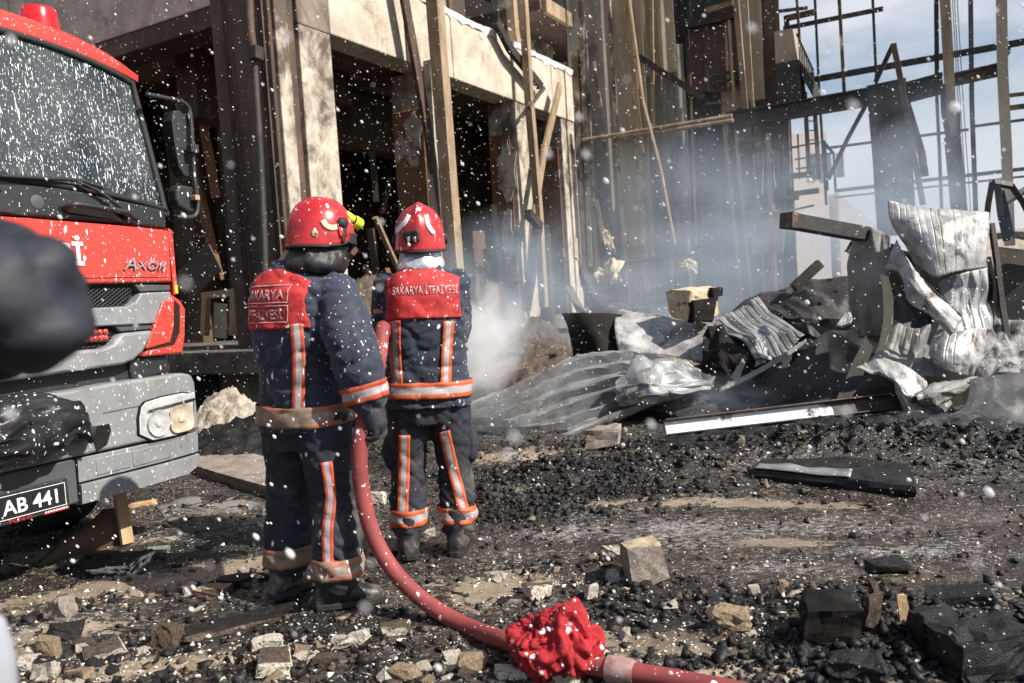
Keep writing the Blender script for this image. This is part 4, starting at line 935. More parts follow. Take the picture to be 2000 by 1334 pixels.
# corner deflectors
d_out = [TP(x, y, .05) for x, y in ((342, 574), (362, 585), (374, 602), (372, 660), (366, 690), (280, 697), (296, 664), (322, 606))]
panel('corner_deflector', d_out, 0.05, 0.22, M_red, mirror=True, bevel=0.018)
panel('deflector_slot', [TP(x, y, .04) for x, y in ((350, 586), (361, 596), (360, 648), (348, 672), (288, 684), (340, 668), (348, 640))], 0.044, 0.03, M_black, mirror=True, bevel=0.0)
panel('deflector_blade', [TP(x, y, .03) for x, y in ((322, 592), (336, 584), (347, 590), (346, 640), (339, 668), (288, 681), (300, 650))], 0.036, 0.03, M_red, mirror=True, bevel=0.012)
# dark band under the windscreen with grab handles
panel('scuttle_panel', both([(0, 2.125), (1.17, 2.01), (1.17, 1.895), (0.3, 1.925), (0, 1.928)]), 0.085, 0.08, M_blackplastic, bevel=0.014)
for s in (1, -1):
    bm = bmesh.new(); tube(bm, spline([(s * .50, .09, 1.97), (s * .51, .03, 1.985), (s * .56, .015, 1.99), (s * .78, .015, 1.97), (s * .85, .03, 1.962), (s * .86, .09, 1.955)], 20), 0.017, 8); obj('grab_handle', bm, M_blackplastic, tr, smooth=True)
    panel('handle_recess', rnd([(s * .47, 2.0), (s * .88, 1.985), (s * .88, 1.925), (s * .47, 1.945)]), 0.082, 0.01, M_black, bevel=0)
bm = bmesh.new(); rings = []
for rr, yy in ((.036, .088), (.036, .082), (.030, .080)): rings.append([(0.36 + rr * math.cos(t), yy, 2.0 + rr * math.sin(t)) for t in (2 * PI * k / 20 for k in range(20))])
loft(bm, rings); obj('filler_cap', bm, M_greydark, tr, smooth=True, auto=40)
# windscreen, surround and A pillars
def ws(u, v, o=0.0):
    """u across -1..1, v up 0..1; the foot of the glass dips and the head arches"""
    x = u * (1.185 + (1.115 - 1.185) * v); zb = 2.115 - 0.10 * abs(u) ** 2.2; zt_ = 2.90 - 0.115 * abs(u) ** 2.5
    return Vector((x, 0.10 + 0.11 * v + 0.05 * abs(u) ** 4 + o, zb + (zt_ - zb) * v))
bm = bmesh.new(); nu, nv = 40, 16
V = [[bm.verts.new(ws(-1 + 2 * i / nu, j / nv)) for i in range(nu + 1)] for j in range(nv + 1)]
for j in range(nv):
    for i in range(nu): bm.faces.new((V[j][i], V[j][i + 1], V[j + 1][i + 1], V[j + 1][i]))
wso = obj('windscreen', bm, M_glass, tr, smooth=True); s = wso.modifiers.new('s', 'SOLIDIFY'); s.thickness = 0.006
loop = [ws(-1 + 2 * i / 24, 0, -.004) for i in range(25)] + [ws(1, j / 8, -.004) for j in range(1, 8)] + [ws(1 - 2 * i / 24, 1, -.004) for i in range(25)] + [ws(-1, 1 - j / 8, -.004) for j in range(1, 9)]
bm = bmesh.new(); tube(bm, loop + [loop[0]], 0.02, 8); obj('windscreen_seal', bm, M_rubber, tr, smooth=True)
for s in (1, -1):
    bm = bmesh.new(); rings = []
    for v in np.linspace(-0.05, 1.0, 12):
        a = ws(s, float(v)); rings.append([a + Vector((s * x, y, 0)) for x, y in ((-0.012, -0.012), (0.03, 0.0), (0.05, 0.05), (0.05, 0.2), (-0.01, 0.2), (-0.012, 0.02))])
    loft(bm, rings); obj('a_pillar', bm, M_blackplastic, tr, bevel=0.006)
# roof with its red peak
bm = bmesh.new(); rings = []
for i in range(41):
    u = -1 + 2 * i / 40; a = ws(u, 1.0)
    cz = 3.05 - 0.155 * abs(u) ** 3.2
    xx = a.x * 1.035
    rings.append([Vector((xx, a.y - .012, a.z + .012)), Vector((xx, a.y - .02, a.z + .05)), Vector((xx, a.y + .02, cz - .035)), Vector((xx, a.y + .10, cz)), Vector((xx, 1.0, cz + .03)), Vector((xx, 1.9, cz)), Vector((xx, 1.9, cz - .1)), Vector((xx, a.y + .06, a.z))])
loft(bm, rings); obj('roof', bm, M_red, tr, smooth=True, auto=50)
# cab sides, back and floor
bm = bmesh.new()
for s in (1, -1):
    x0, x1 = (1.14, 1.19) if s > 0 else (-1.19, -1.14)
    box(bm, x0, x1, 0.25, 1.9, 1.0, 2.02); box(bm, x0 * .97, x1 * .97, 1.5, 1.9, 2.02, 2.9); box(bm, x0 * .96, x1 * .95, 0.33, 1.5, 2.72, 2.9)
box(bm, -1.12, 1.12, 1.85, 1.9, 1.0, 2.95); box(bm, -1.1, 1.1, 0.4, 1.84, 1.2, 1.3)
obj('cab_shell', bm, M_red, tr, bevel=0.01)
bm = bmesh.new(); box(bm, -1.1, 1.1, 0.18, 0.55, 1.7, 2.03); obj('dashboard', bm, M_greydark, tr, bevel=0.04)
for x in (-0.6, 0.6):
    bm = bmesh.new(); box(bm, x - .25, x + .25, 1.2, 1.35, 1.6, 2.45); box(bm, x - .25, x + .25, 0.85, 1.2, 1.55, 1.7); obj('seat', bm, M_rubber, tr, bevel=0.04)
bm = bmesh.new(); tube(bm, [(-0.6 + 0.23 * math.cos(t), 0.66 + 0.08 * math.sin(t), 2.02 + 0.2 * math.sin(t)) for t in (2 * PI * k / 24 for k in range(25))], 0.018, 8); obj('steering_wheel', bm, M_rubber, tr, smooth=True)
for x in (-1.05, 0.2):
    bm = bmesh.new(); box(bm, x, x + .03, 1.45, 1.5, 1.3, 2.7); obj('seat_belt', bm, M_redletter, tr)
# papers behind the glass
def dash_sheet(name, quad, mat, off):
    bm = bmesh.new(); v4 = []
    for px, py in quad:
        a = TP(px, py, off); v4.append(Vector((a[0], off, a[1])))
    f = [bm.verts.new(p) for p in v4]; b = [bm.verts.new(p + Vector((0, 0.004, 0))) for p in v4]
    bm.faces.new(f); bm.faces.new(b[::-1])
    for i in range(4): bm.faces.new((f[i], b[i], b[(i + 1) % 4], f[(i + 1) % 4]))
    return obj(name, bm, mat, tr)
dash_sheet('paper', ((82, 333), (160, 346), (182, 384), (104, 372)), M_paper, 0.16)
dash_sheet('paper', ((24, 348), (80, 356), (80, 374), (26, 366)), M_greenlabel, 0.155)
dash_sheet('tax_label', ((275, 390), (310, 393), (312, 400), (277, 399)), M_paper, 0.16)
# wipers
def tb(px, py, o): a = TP(px, py, o); return Vector((a[0], o, a[1]))
for s, pts in ((1, [(268, 430), (225, 395), (180, 365), (150, 350)]), (1, [(150, 350), (90, 347), (0, 343), (-60, 340)])):
    pass
bm = bmesh.new(); tube(bm, spline([tb(268, 430, .06), tb(232, 402, .05), tb(190, 372, .05), tb(150, 354, .055)], 16), [0.016 - 0.0006 * i for i in range(17)], 8); obj('wiper_arm', bm, M_blackplastic, tr, smooth=True)
bm = bmesh.new(); tube(bm, spline([tb(200, 366, .07), tb(150, 352, .065), tb(80, 348, .06), tb(-60, 340, .055)], 20), 0.011, 6); obj('wiper_blade', bm, M_rubber, tr, smooth=True)
bm = bmesh.new(); tube(bm, spline([tb(0, 372, .06), tb(-120, 350, .05), tb(-240, 320, .05)], 12), 0.013, 6); obj('wiper_arm', bm, M_blackplastic, tr, smooth=True)
# beacon on the roof
bx, bz = TP(82, 75, .35)
bm = bmesh.new(); rings = []
for rr, zz in ((.105, -.06), (.105, .0), (.10, .06), (.095, .115), (.088, .13), (.05, .14)): rings.append([(bx + rr * math.cos(t), .36 + rr * math.sin(t), bz + zz + .03) for t in (2 * PI * k / 32 for k in range(32))])
loft(bm, rings); B = obj('beacon', bm, M_beacon, tr, smooth=True, auto=45)
bm = bmesh.new(); rings = []
for rr, zz in ((.115, -.1), (.115, -.055), (.106, -.052)): rings.append([(bx + rr * math.cos(t), .36 + rr * math.sin(t), bz + zz + .03) for t in (2 * PI * k / 32 for k in range(32))])
loft(bm, rings); obj('beacon_base', bm, M_red, B, smooth=True, auto=45)
# mirrors on their bracket, both sides
for s in (1, -1):
    o_ = 0.12
    def q(px, py, o=o_): a = TP(px, py, o); return Vector((s * a[0], o, a[1]))
    bm = bmesh.new()
    tube(bm, spline([q(286, 184), q(320, 191), q(352, 198), q(366, 208), q(372, 228), q(376, 290), q(380, 350), q(386, 395), q(384, 416), q(374, 424), q(345, 424)], 50), 0.015, 8)
    A_ = obj('mirror_bracket', bm, M_blackplastic, tr, smooth=True)
    def shell(name, pts, o0, d):
        bm = bmesh.new(); P2 = rnd([(s * TP(x, y, o_)[0], TP(x, y, o_)[1]) for x, y in pts], 1); prism(bm, P2, o_ + o0, o_ + o0 + d)
        return obj(name, bm, M_blackplastic, tr, bevel=0.02, bseg=3)
    shell('mirror_housing', ((340, 214), (364, 214), (376, 250), (391, 345), (385, 350), (360, 338), (349, 290)), 0.03, 0.09)
    shell('mirror_housing', ((348, 362), (362, 358), (388, 368), (394, 400), (390, 418), (368, 412), (350, 398)), 0.02, 0.09)
    bm = bmesh.new(); a = q(371, 284); b = q(373, 300); bar(bm, a + Vector((0, -.02, 0)), b + Vector((0, -.02, 0)), .05, .06); obj('mirror_clamp', bm, M_blackplastic, tr, bevel=.006)
    bm = bmesh.new(); a = q(378, 382); b = q(379, 392); bar(bm, a + Vector((0, -.012, 0)), b + Vector((0, -.012, 0)), .05, .035); obj('mirror_clamp', bm, M_wood, tr, bevel=.004)
# chassis, wheels and body behind the cab
bm = bmesh.new(); box(bm, -.5, .5, .5, 7.5, .55, .95); box(bm, -1.0, 1.0, 0.46, 0.9, .42, .6); obj('chassis', bm, M_rubber, tr)
for y in (1.35, 5.6):
    for s in (1, -1):
        bm = bmesh.new(); rings = []
        for x, rr in ((.85, .30), (.85, .46), (.88, .50), (1.12, .50), (1.15, .46), (1.15, .30)): rings.append([(s * x, y + rr * math.cos(t), .5 + rr * math.sin(t)) for t in (2 * PI * k / 32 for k in range(32))])
        loft(bm, rings); W_ = obj('wheel', bm, M_rubber, tr, smooth=True, auto=40)
        bm = bmesh.new(); rings = []
        for x, rr in ((1.152, .29), (1.10, .27), (1.10, .12), (1.17, .10)): rings.append([(s * x, y + rr * math.cos(t), .5 + rr * math.sin(t)) for t in (2 * PI * k / 24 for k in range(24))])
        loft(bm, rings); obj('rim', bm, M_greydark, W_, smooth=True, auto=40)
bm = bmesh.new(); box(bm, -1.22, 1.22, 2.1, 7.8, 0.96, 2.9); obj('rear_body', bm, M_red, tr, bevel=.03)
for k in range(4):
    bm = bmesh.new(); box(bm, -1.235, -1.222, 2.3 + 1.35 * k, 3.5 + 1.35 * k, 1.15, 2.6); box(bm, 1.222, 1.235, 2.3 + 1.35 * k, 3.5 + 1.35 * k, 1.15, 2.6); obj('locker_shutter', bm, M_greyplastic, tr)

# black tarpaulin bundle lying over the bumper
tp = thing('tarpaulin', 'crumpled black tarpaulin bundle flecked with foam, slung over the middle of the lorry bumper', 'tarpaulin', world(TCX, TSY, 0), AZ)
bm = bmesh.new(); bmesh.ops.create_icosphere(bm, subdivisions=5, radius=1)
for v in bm.verts:
    p = v.co.copy()
    x = p.x * 0.92 - 0.40; lump = 0.10 * math.sin(x * 9 + 1.0) + 0.05 * math.sin(x * 17)
    z = 0.845 + p.z * (0.155 + 0.05 * lump) + (0.05 * math.sin(x * 7.5 + 0.2) if p.z > 0 else 0) ; y = -0.055 + p.y * 0.13
    q_ = Vector((x * 5, y * 6, z * 6))
    fold = abs(noise.noise(Vector((x * 6 + z * 3, y * 4, z * 7)))) + 0.6 * abs(noise.noise(Vector((x * 13 - z * 6, y * 8, z * 15))))
    k = 0.09 * (0.5 - fold)
    n_ = Vector((p.x * .3, p.y, p.z)); n_.normalize()
    v.co = Vector((x, y, z)) + n_ * k
    if v.co.x > 0.36: v.co.z -= (v.co.x - 0.36) * 0.35
obj('sheet', bm, M_tarp, tp, smooth=True)

# scorched board and bent brown sheet under the bumper
b_ = thing('broken_board', 'upright scorched wooden board with a pale sunlit foot, standing under the lorry bumper', 'board')
bm = bmesh.new(); bar(bm, g(250, 1068) + Vector((0, 0, 0.02)), dep(232, 955, g(250, 1068).y + .05), 0.075, 0.02, up=DY); obj('plank', bm, M_wood, b_)
bm = bmesh.new(); N = 24; rows = []
for i in range(N + 1):
    u = i / N; px = 70 + 165 * u; top_y = 1112 - 100 * min(1, u * 1.4) ** 0.8 - 6 * math.sin(u * 9)
    a = g(px, 1108 - 44 * u); d_ = Vector((0, 0, 1))
    zt_ = dep(px, top_y, a.y).z
    rows.append([a + Vector((0, 0, -.02)), a + Vector((0.0, -0.03 * math.sin(u * 7), zt_ * .5)), a + Vector((0, 0.03 + .02 * math.sin(u * 11), max(.02, zt_))), a + Vector((0, 0.12, max(.02, zt_) + .01))])
V = [[bm.verts.new(p) for p in r] for r in rows]
for i in range(N):
    for j in range(3): bm.faces.new((V[i][j], V[i + 1][j], V[i + 1][j + 1], V[i][j + 1]))
o = obj('bent_sheet', bm, M_brownclad, smooth=True, base=True); s = o.modifiers.new('s', 'SOLIDIFY'); s.thickness = 0.006
tag(o, 'bent brown metal sheet lying in the shade under the lorry bumper', 'metal sheet')
# ------------------------------------------------------------------ people
def sring(c, rx, ry, n=28, e=2.4, rot=0.0, tilt=None):
    out = []
    for k in range(n):
        t = 2 * PI * k / n; ct, st = math.cos(t), math.sin(t)
        p = Vector((rx * abs(ct) ** (2 / e) * (1 if ct > 0 else -1), ry * abs(st) ** (2 / e) * (1 if st > 0 else -1), 0))
        p = Matrix.Rotation(rot, 3, 'Z') @ p
        out.append(Vector(c) + p)
    return out
def limb(bm, pts, radii, n=16, sub=6):
    P = spline(pts, sub * (len(pts) - 1)); r = []
    for i in range(len(P)):
        k = i / sub; j = min(int(k), len(radii) - 2); t = k - j
        r.append(radii[j] * (1 - t) + radii[j + 1] * t)
    # rounded ends
    a = (P[0] - P[1]).normalized(); b = (P[-1] - P[-2]).normalized()
    P = [P[0] + a * r[0] * 0.6] + P + [P[-1] + b * r[-1] * 0.6]; r = [r[0] * 0.55] + r + [r[-1] * 0.55]
    tube(bm, P, r, n)
def ball(bm, c, rx, ry, rz, n=16, m=10):
    rings = []
    for j in range(1, m):
        t = PI * j / m; rings.append([Vector(c) + Vector((rx * math.sin(t) * math.cos(a), ry * math.sin(t) * math.sin(a), rz * math.cos(t))) for a in (2 * PI * k / n for k in range(n))])
    loft(bm, rings)
def bvh_of(o):
    me = o.data; return BVHTree.FromPolygons([v.co.copy() for v in me.vertices], [tuple(p.vertices) for p in me.polygons])
def grid_patch(name, fn, nu, nv, mat, parent, thick=0.004, max_edge=0.09):
    """sheet of points fn(u, v) -> point or None; holes are dropped"""
    pts = [[fn(i / nu, j / nv) for i in range(nu + 1)] for j in range(nv + 1)]
    bm = bmesh.new(); V = [[bm.verts.new(p) if p is not None else None for p in r] for r in pts]
    uvl = bm.loops.layers.uv.new('UVMap')
    for j in range(nv):
        for i in range(nu):
            q = (V[j][i], V[j][i + 1], V[j + 1][i + 1], V[j + 1][i])
            if any(x is None for x in q): continue
            if max((q[k].co - q[(k + 1) % 4].co).length for k in range(4)) > max_edge: continue
            f = bm.faces.new(q)
            for l, (a, b) in zip(f.loops, ((i, j), (i + 1, j), (i + 1, j + 1), (i, j + 1))): l[uvl].uv = (a / nu, b / nv)
    for v in [v for v in bm.verts if not v.link_faces]: bm.verts.remove(v)
    me = bpy.data.meshes.new(name); bm.to_mesh(me); bm.free(); me.materials.append(mat)
    me.polygons.foreach_set('use_smooth', [True] * len(me.polygons))
    o = place(bpy.data.objects.new(name, me), parent)
    s = o.modifiers.new('s', 'SOLIDIFY'); s.thickness = thick; s.offset = 0
    return o
def shoot(bvh, o, d, off, far=0.6):
    d = Vector(d).normalized(); h = bvh.ray_cast(Vector(o), d, far)
    if h[0] is None: return None
    n = h[1] if h[1].dot(d) > 0 else -h[1]
    return h[0] + (d * 0.6 + n * 0.4).normalized() * off
def band(name, bvh, c, axis, width, mat, parent, off=0.006, a0=0, a1=2 * PI, nu=56, nv=6, far=0.4):
    """tape wound round a limb or hem, cast from the inside out"""
    ax = Vector(axis).normalized(); s = ax.cross(Vector((0, 1, 0.02))).normalized(); t = ax.cross(s)
    def fn(u, v):
        a = a0 + (a1 - a0) * u
        return shoot(bvh, Vector(c) + ax * (v - 0.5) * width, s * math.cos(a) + t * math.sin(a), off, far)
    return grid_patch(name, fn, nu, nv, mat, parent)
def strip(name, bvh, root, pts, wpx, mat, off=0.006, n=26, nv=6, parent=None, M=None):
    """tape laid along a line measured in the photograph, cast onto the cloth"""
    Mi = (M or root.matrix_basis).inverted(); o = Mi @ CAM
    P = spline([Vector((x, y, 0)) for x, y in pts], n)
    def fn(u, v):
        i = min(int(round(u * n)), n); p = P[i]; a = P[max(0, i - 1)]; b = P[min(n, i + 1)]
        d = (b - a).normalized(); q = p + Vector((-d.y, d.x, 0)) * (v - 0.5) * wpx
        dr = (Mi.to_3x3() @ ray(q.x, q.y)).normalized(); h = bvh.ray_cast(o, dr)
        if h[0] is None: return None
        nn_ = h[1] if h[1].dot(dr) < 0 else -h[1]
        return h[0] + (nn_ * 0.7 - dr * 0.3).normalized() * off
    return grid_patch(name, fn, n, nv, mat, parent or root)
def wrinkles(c, n_):
    rg = lambda x, y, z: (1 - min(1, abs(noise.noise(Vector((x, y, z)))) * 3.4)) ** 2
    f = 0.008 * noise.noise(Vector((c.x * 4, c.y * 4, c.z * 5)))
    f -= 0.013 * rg(c.x * 5 + c.z * 3, c.y * 5, c.z * 8) + 0.007 * rg(c.x * 9 - c.z * 7, c.y * 9 + 3, c.z * 13 + 2)
    f += 0.007 * (0.35 - abs(noise.noise(Vector((c.x * 6 + c.z * 3, c.y * 6, c.z * 10)))))
    f += 0.006 * (0.35 - abs(noise.noise(Vector((c.x * 11 - c.z * 6, c.y * 11, c.z * 19 + 4)))))
    f += 0.003 * noise.noise(c * 34)
    return f
def leg_wrinkles(c, n_):
    rg = lambda x, y, z: (1 - min(1, abs(noise.noise(Vector((x, y, z)))) * 3.4)) ** 2
    low = max(0, 0.6 - c.z) * 0.03 + 0.008
    f = low * (0.35 - abs(noise.noise(Vector((c.x * 6, c.y * 6, c.z * 17 + c.x * 7))))) - low * .8 * rg(c.x * 5, c.y * 5 + 2, c.z * 12 + c.x * 9) - .006 * rg(c.x * 8 + 4, c.y * 8, c.z * 6) + 0.007 * (0.3 - abs(noise.noise(Vector((c.x * 12, c.y * 12, c.z * 13 + 7))))) + 0.003 * noise.noise(c * 30)
    return f
def hand(name, wrist, d, palm_n, mat, parent, s=1.0, curl=1.0, thumb=1):
    """gloved hand: palm, four unequal bent fingers and a thumb, closed round what it holds"""
    d = Vector(d).normalized(); pn = Vector(palm_n); pn = (pn - d * pn.dot(d)).normalized(); sd = d.cross(pn) * thumb
    w_ = Vector(wrist); bm = bmesh.new()
    limb(bm, [w_ - d * .03 * s, w_ + d * .03 * s, w_ + d * .085 * s], [.036 * s, .044 * s, .042 * s], 12, 4)
    for k, (L, r) in enumerate(((.075, .0125), (.085, .013), (.08, .0125), (.062, .011))):
        b = w_ + d * .085 * s + sd * (0.031 - 0.0205 * k) * s
        a1 = b + (d * .9 + pn * .35 * curl).normalized() * L * .45 * s
        a2 = a1 + (d * .35 + pn * 1.0 * curl).normalized() * L * .35 * s
        a3 = a2 + (d * -.35 * curl + pn * .9 * curl + d * (1 - curl) * 1.2).normalized() * L * .3 * s
        limb(bm, [b - d * .02 * s, b, a1, a2, a3], [r * s, r * s * 1.08, r * s, r * .95 * s, r * .8 * s], 8, 3)
    b = w_ + d * .03 * s + sd * .036 * s
    limb(bm, [b - sd * .015 * s, b + (sd * .8 + d * .6 + pn * .3) * .03 * s, b + (sd * .7 + d * 1.1 + pn * .9) * .045 * s, b + (sd * .3 + d * 1.5 + pn * 1.5) * .05 * s], [.015 * s, .0145 * s, .013 * s, .010 * s], 8, 3)
    return skin(name, bm, mat, parent, 0.006 * s, 2)
def boot(name, ankle, yaw, mat, parent, L=0.30):
    """ankle boot with heel, instep and rounded toe"""
    f = Vector((math.sin(yaw), math.cos(yaw), 0)); r = Vector((f.y, -f.x, 0)); a = Vector(ankle); a0 = Vector((a.x, a.y, 0))
    bm = bmesh.new(); rings = []
    for t, wd, top in ((-.11, .030, .055), (-.10, .042, .10), (-.04, .050, .135), (.03, .051, .13), (.08, .053, .095), (.13, .055, .078), (.175, .048, .066), (.20, .030, .05)):
        c_ = a0 + f * t; q = []
        for k in range(14):
            th = 2 * PI * k / 14; q.append(c_ + r * wd * math.cos(th) + Vector((0, 0, max(0.004, top * (0.5 + 0.5 * math.sin(th))))))
        rings.append(q)
    loft(bm, rings)
    limb(bm, [a0 + Vector((0, 0, .07)) - f * .03, a0 + Vector((0, 0, .16)) - f * .03, a0 + Vector((0, 0, .24)) - f * .025], [.062, .066, .07], 14, 4)
    o = skin(name, bm, mat, parent, 0.010, 3, lambda c, n_: 0.004 * noise.noise(c * 22))
    bm = bmesh.new(); o_ = []
    for t, wd in ((-.115, .02), (-.10, .045), (-.03, .052), (.02, .049), (.08, .055), (.14, .058), (.185, .048), (.208, .022)): o_.append((t, wd))
    ol = [a0 + f * t + r * wd for t, wd in o_] + [a0 + f * t - r * wd for t, wd in o_[::-1]]
    lo = [bm.verts.new(p + Vector((0, 0, -.004))) for p in ol]; hi = [bm.verts.new(p + Vector((0, 0, .024))) for p in ol]; n = len(ol)
    bm.faces.new(lo[::-1]); bm.faces.new(hi)
    for i in range(n): bm.faces.new((lo[i], lo[(i + 1) % n], hi[(i + 1) % n], hi[i]))
    obj('sole', bm, M_rubber, o, bevel=.004); return o
def helmet_shell(M, name='helmet', mat=None, parent=None, crest=0.016, rx=.128, ry=.150, rz=.158, back=-.10, ear=-.095, front=0.0):
    """shell of a fire helmet: domed, ridged along the middle, open below; M places the head frame in the person's frame"""
    bm = bmesh.new(); nu, nv = 48, 16; V = []
    top = bm.verts.new(M @ Vector((0, 0, rz + crest)))
    for j in range(1, nv + 1):
        row = []
        for i in range(nu):
            a = 2 * PI * i / nu; x, y = math.sin(a), math.cos(a)         # a = 0 is the forehead
            fz = front * max(0, y) ** 2 + (back if y < 0 else ear) * (1 - max(0, y) ** 2)
            ph = j / nv; th = min(ph / 0.62, 1.0) * PI / 2
            if ph <= 0.62: r_ = math.sin(th) ** 0.92; z = rz * math.cos(th) ** 1.0
            else: k = (ph - 0.62) / 0.38; r_ = 1.0 + 0.035 * math.sin(k * PI * 0.8) + (0.05 * k * k if y < -0.2 else 0); z = fz * k
            b = crest * math.exp(-(x * r_ * rx / 0.022) ** 2) * (1 if ph < 0.62 else max(0, 1 - (ph - 0.62) / 0.2))
            row.append(bm.verts.new(M @ Vector((x * r_ * rx, y * r_ * (ry + b * .8), z + b * max(0.2, math.cos(th))))))
        V.append(row)
    for i in range(nu): bm.faces.new((top, V[0][i], V[0][(i + 1) % nu]))
    for j in range(nv - 1):
        for i in range(nu): bm.faces.new((V[j][i], V[j + 1][i], V[j + 1][(i + 1) % nu], V[j][(i + 1) % nu]))
    rim = [v.co.copy() for v in V[-1]]
    o = obj(name, bm, mat or M_helmet, parent, smooth=True)
    bvh = bvh_of(o)
    s = o.modifiers.new('s', 'SOLIDIFY'); s.thickness = 0.006
    bm = bmesh.new(); tube(bm, rim + [rim[0]], 0.0065, 6, cap=False); obj('rim_edge', bm, M_rubber, o, smooth=True)
    return o, bvh
def curtain(name, M, z_top, pts, mat, parent, seed, amp=0.016, n=48):
    """neck cloth hanging under the helmet: rings (z, rx, ry, dy)"""
    bm = bmesh.new(); rings = []
    for z, rx, ry, dy in pts:
        q = []
        for k in range(n):
            a = 2 * PI * k / n; f = 1 + amp * 6 * noise.noise(Vector((math.cos(a) * 3, math.sin(a) * 3, z * 22 + seed))) + amp * 5 * (abs(noise.noise(Vector((math.cos(a) * 6 + 5, math.sin(a) * 6, z * 40 + seed)))) - .3)
            q.append(M @ Vector((rx * f * math.cos(a), dy + ry * f * math.sin(a), z + 0.012 * noise.noise(Vector((math.cos(a) * 2, math.sin(a) * 2, seed + z))))))
        rings.append(q)
    loft(bm, rings); o = obj(name, bm, mat, parent, smooth=True); m = o.modifiers.new('s', 'SUBSURF'); m.levels = 1; m.render_levels = 1
    return o
def head_parts(bm, M):
    """skull, jaw, nose and ears in the head frame (y forwards)"""
    t = bmesh.new()
    ball(t, (0, 0, .02), .078, .098, .115); ball(t, (0, .035, -.055), .058, .062, .062); ball(t, (0, .102, -.01), .014, .02, .024)
    for s in (1, -1): ball(t, (s * .079, -.005, -.01), .012, .022, .033); ball(t, (s * .03, .082, .02), .016, .014, .010)
    ball(t, (0, .088, -.055), .026, .012, .008)
    for v in t.verts: v.co = M @ v.co
    me = bpy.data.meshes.new('t'); t.to_mesh(me); t.free(); bm.from_mesh(me); bpy.data.meshes.remove(me)
TORSO = [(.785, .225, .168, 0), (.80, .232, .172, 0), (.92, .222, .162, 0), (1.06, .212, .155, 0.0), (1.2, .218, .158, -.005), (1.33, .228, .16, -.01), (1.42, .222, .142, -.012), (1.475, .175, .115, -.01), (1.51, .115, .095, -.005), (1.55, .085, .082, 0)]
def build_person(root, J, head, torso=TORSO, coat=M_navy, trous=M_trouser, sleeve_r=(.098, .098, .088, .075, .068), leg_r=(.125, .112, .095, .098, .096), arm_k=1.0):
    """body as one surface, then jacket, trousers and boots over it; J holds joints in the root's frame"""
    bm = bmesh.new()
    loft(bm, [sring((0, dy, z), rx * .8, ry * .78) for z, rx, ry, dy in torso])
    limb(bm, [(0, 0, 1.46), (0, .01, 1.56), head @ Vector((0, -.01, -.06))], [.06, .056, .056])
    head_parts(bm, head)
    for s in ('l', 'r'):
        sh, el, wr = J['shoulder_' + s], J['elbow_' + s], J['wrist_' + s]
        limb(bm, [sh, el, wr, wr + (wr - el).normalized() * .06], [.062 * arm_k, .05 * arm_k, .034 * arm_k, .036 * arm_k])
        hp, kn, an = J['hip_' + s], J['knee_' + s], J['ankle_' + s]
        limb(bm, [hp, kn, Vector((an.x, an.y, .07))], [.085, .058, .04])
    B = skin('body', bm, M_skin, root, 0.014, 3)
    bm = bmesh.new(); loft(bm, [sring((0, dy, z), rx, ry) for z, rx, ry, dy in torso])
    for s in ('l', 'r'):
        sh, el, wr = J['shoulder_' + s], J['elbow_' + s], J['wrist_' + s]
        limb(bm, [sh - (el - sh) * .12, sh.lerp(el, .5), el, el.lerp(wr, .55), wr], sleeve_r, 18, 6)
    jk = skin('jacket', bm, coat, root, 0.0105, 5, wrinkles)
    bm = bmesh.new(); hc = (J['hip_l'] + J['hip_r']) / 2
    loft(bm, [sring((hc.x, hc.y, z), rx, ry) for z, rx, ry in ((.70, .15, .13), (.78, .185, .14), (.86, .185, .14), (.94, .175, .135))])
    for s in ('l', 'r'):
        hp, kn, an = J['hip_' + s], J['knee_' + s], J['ankle_' + s]
        limb(bm, [hp, hp.lerp(kn, .5), kn, kn.lerp(an, .5), Vector((an.x, an.y, .125))], leg_r, 18, 6)
    tro = skin('trousers', bm, trous, root, 0.0105, 4, leg_wrinkles)
    return B, jk, tro
def surface_text(name, s, size, x, z, bvh, mat, parent, off, width=1.0, align='CENTER', bold=0.0, dirn=(0, -1, 0)):
    me = text_mesh(s, size, 0.0, align=align, width=width, bold=bold)
    bm = bmesh.new(); bm.from_mesh(me); bpy.data.meshes.remove(me)
    for k in np.arange(-.4, .4, .02): bmesh.ops.bisect_plane(bm, geom=bm.verts[:] + bm.edges[:] + bm.faces[:], plane_co=(k, 0, 0), plane_no=(1, 0, 0))
    dead = []
    for v in bm.verts:
        p = shoot(bvh, (x + v.co.x, 0, z + v.co.y), dirn, off)
        if p is None: dead.append(v)
        else: v.co = p
    bmesh.ops.delete(bm, geom=dead, context='VERTS')
    me = bpy.data.meshes.new(name); bm.to_mesh(me); bm.free(); me.materials.append(mat)
    o = place(bpy.data.objects.new(name, me), parent); sd = o.modifiers.new('s', 'SOLIDIFY'); sd.thickness = 0.0015; return o
def yoke(bvh, parent, z0, ztop, hw, mat):
    def fn(u, v):
        uu = 2 * u - 1; x = uu * hw * (1.0 - 0.06 * math.sin(v * PI)); zt_ = ztop - 0.085 * abs(uu) ** 2.2
        z = z0 + (zt_ - z0) * v
        return shoot(bvh, (x * 0.9, -0.0, min(z, 1.44)), (x * 0.1, -0.16, z - min(z, 1.44) + (0.05 * max(0, v - .6))), 0.006, 0.34)
    return grid_patch('red_yoke', fn, 34, 26, mat, parent)

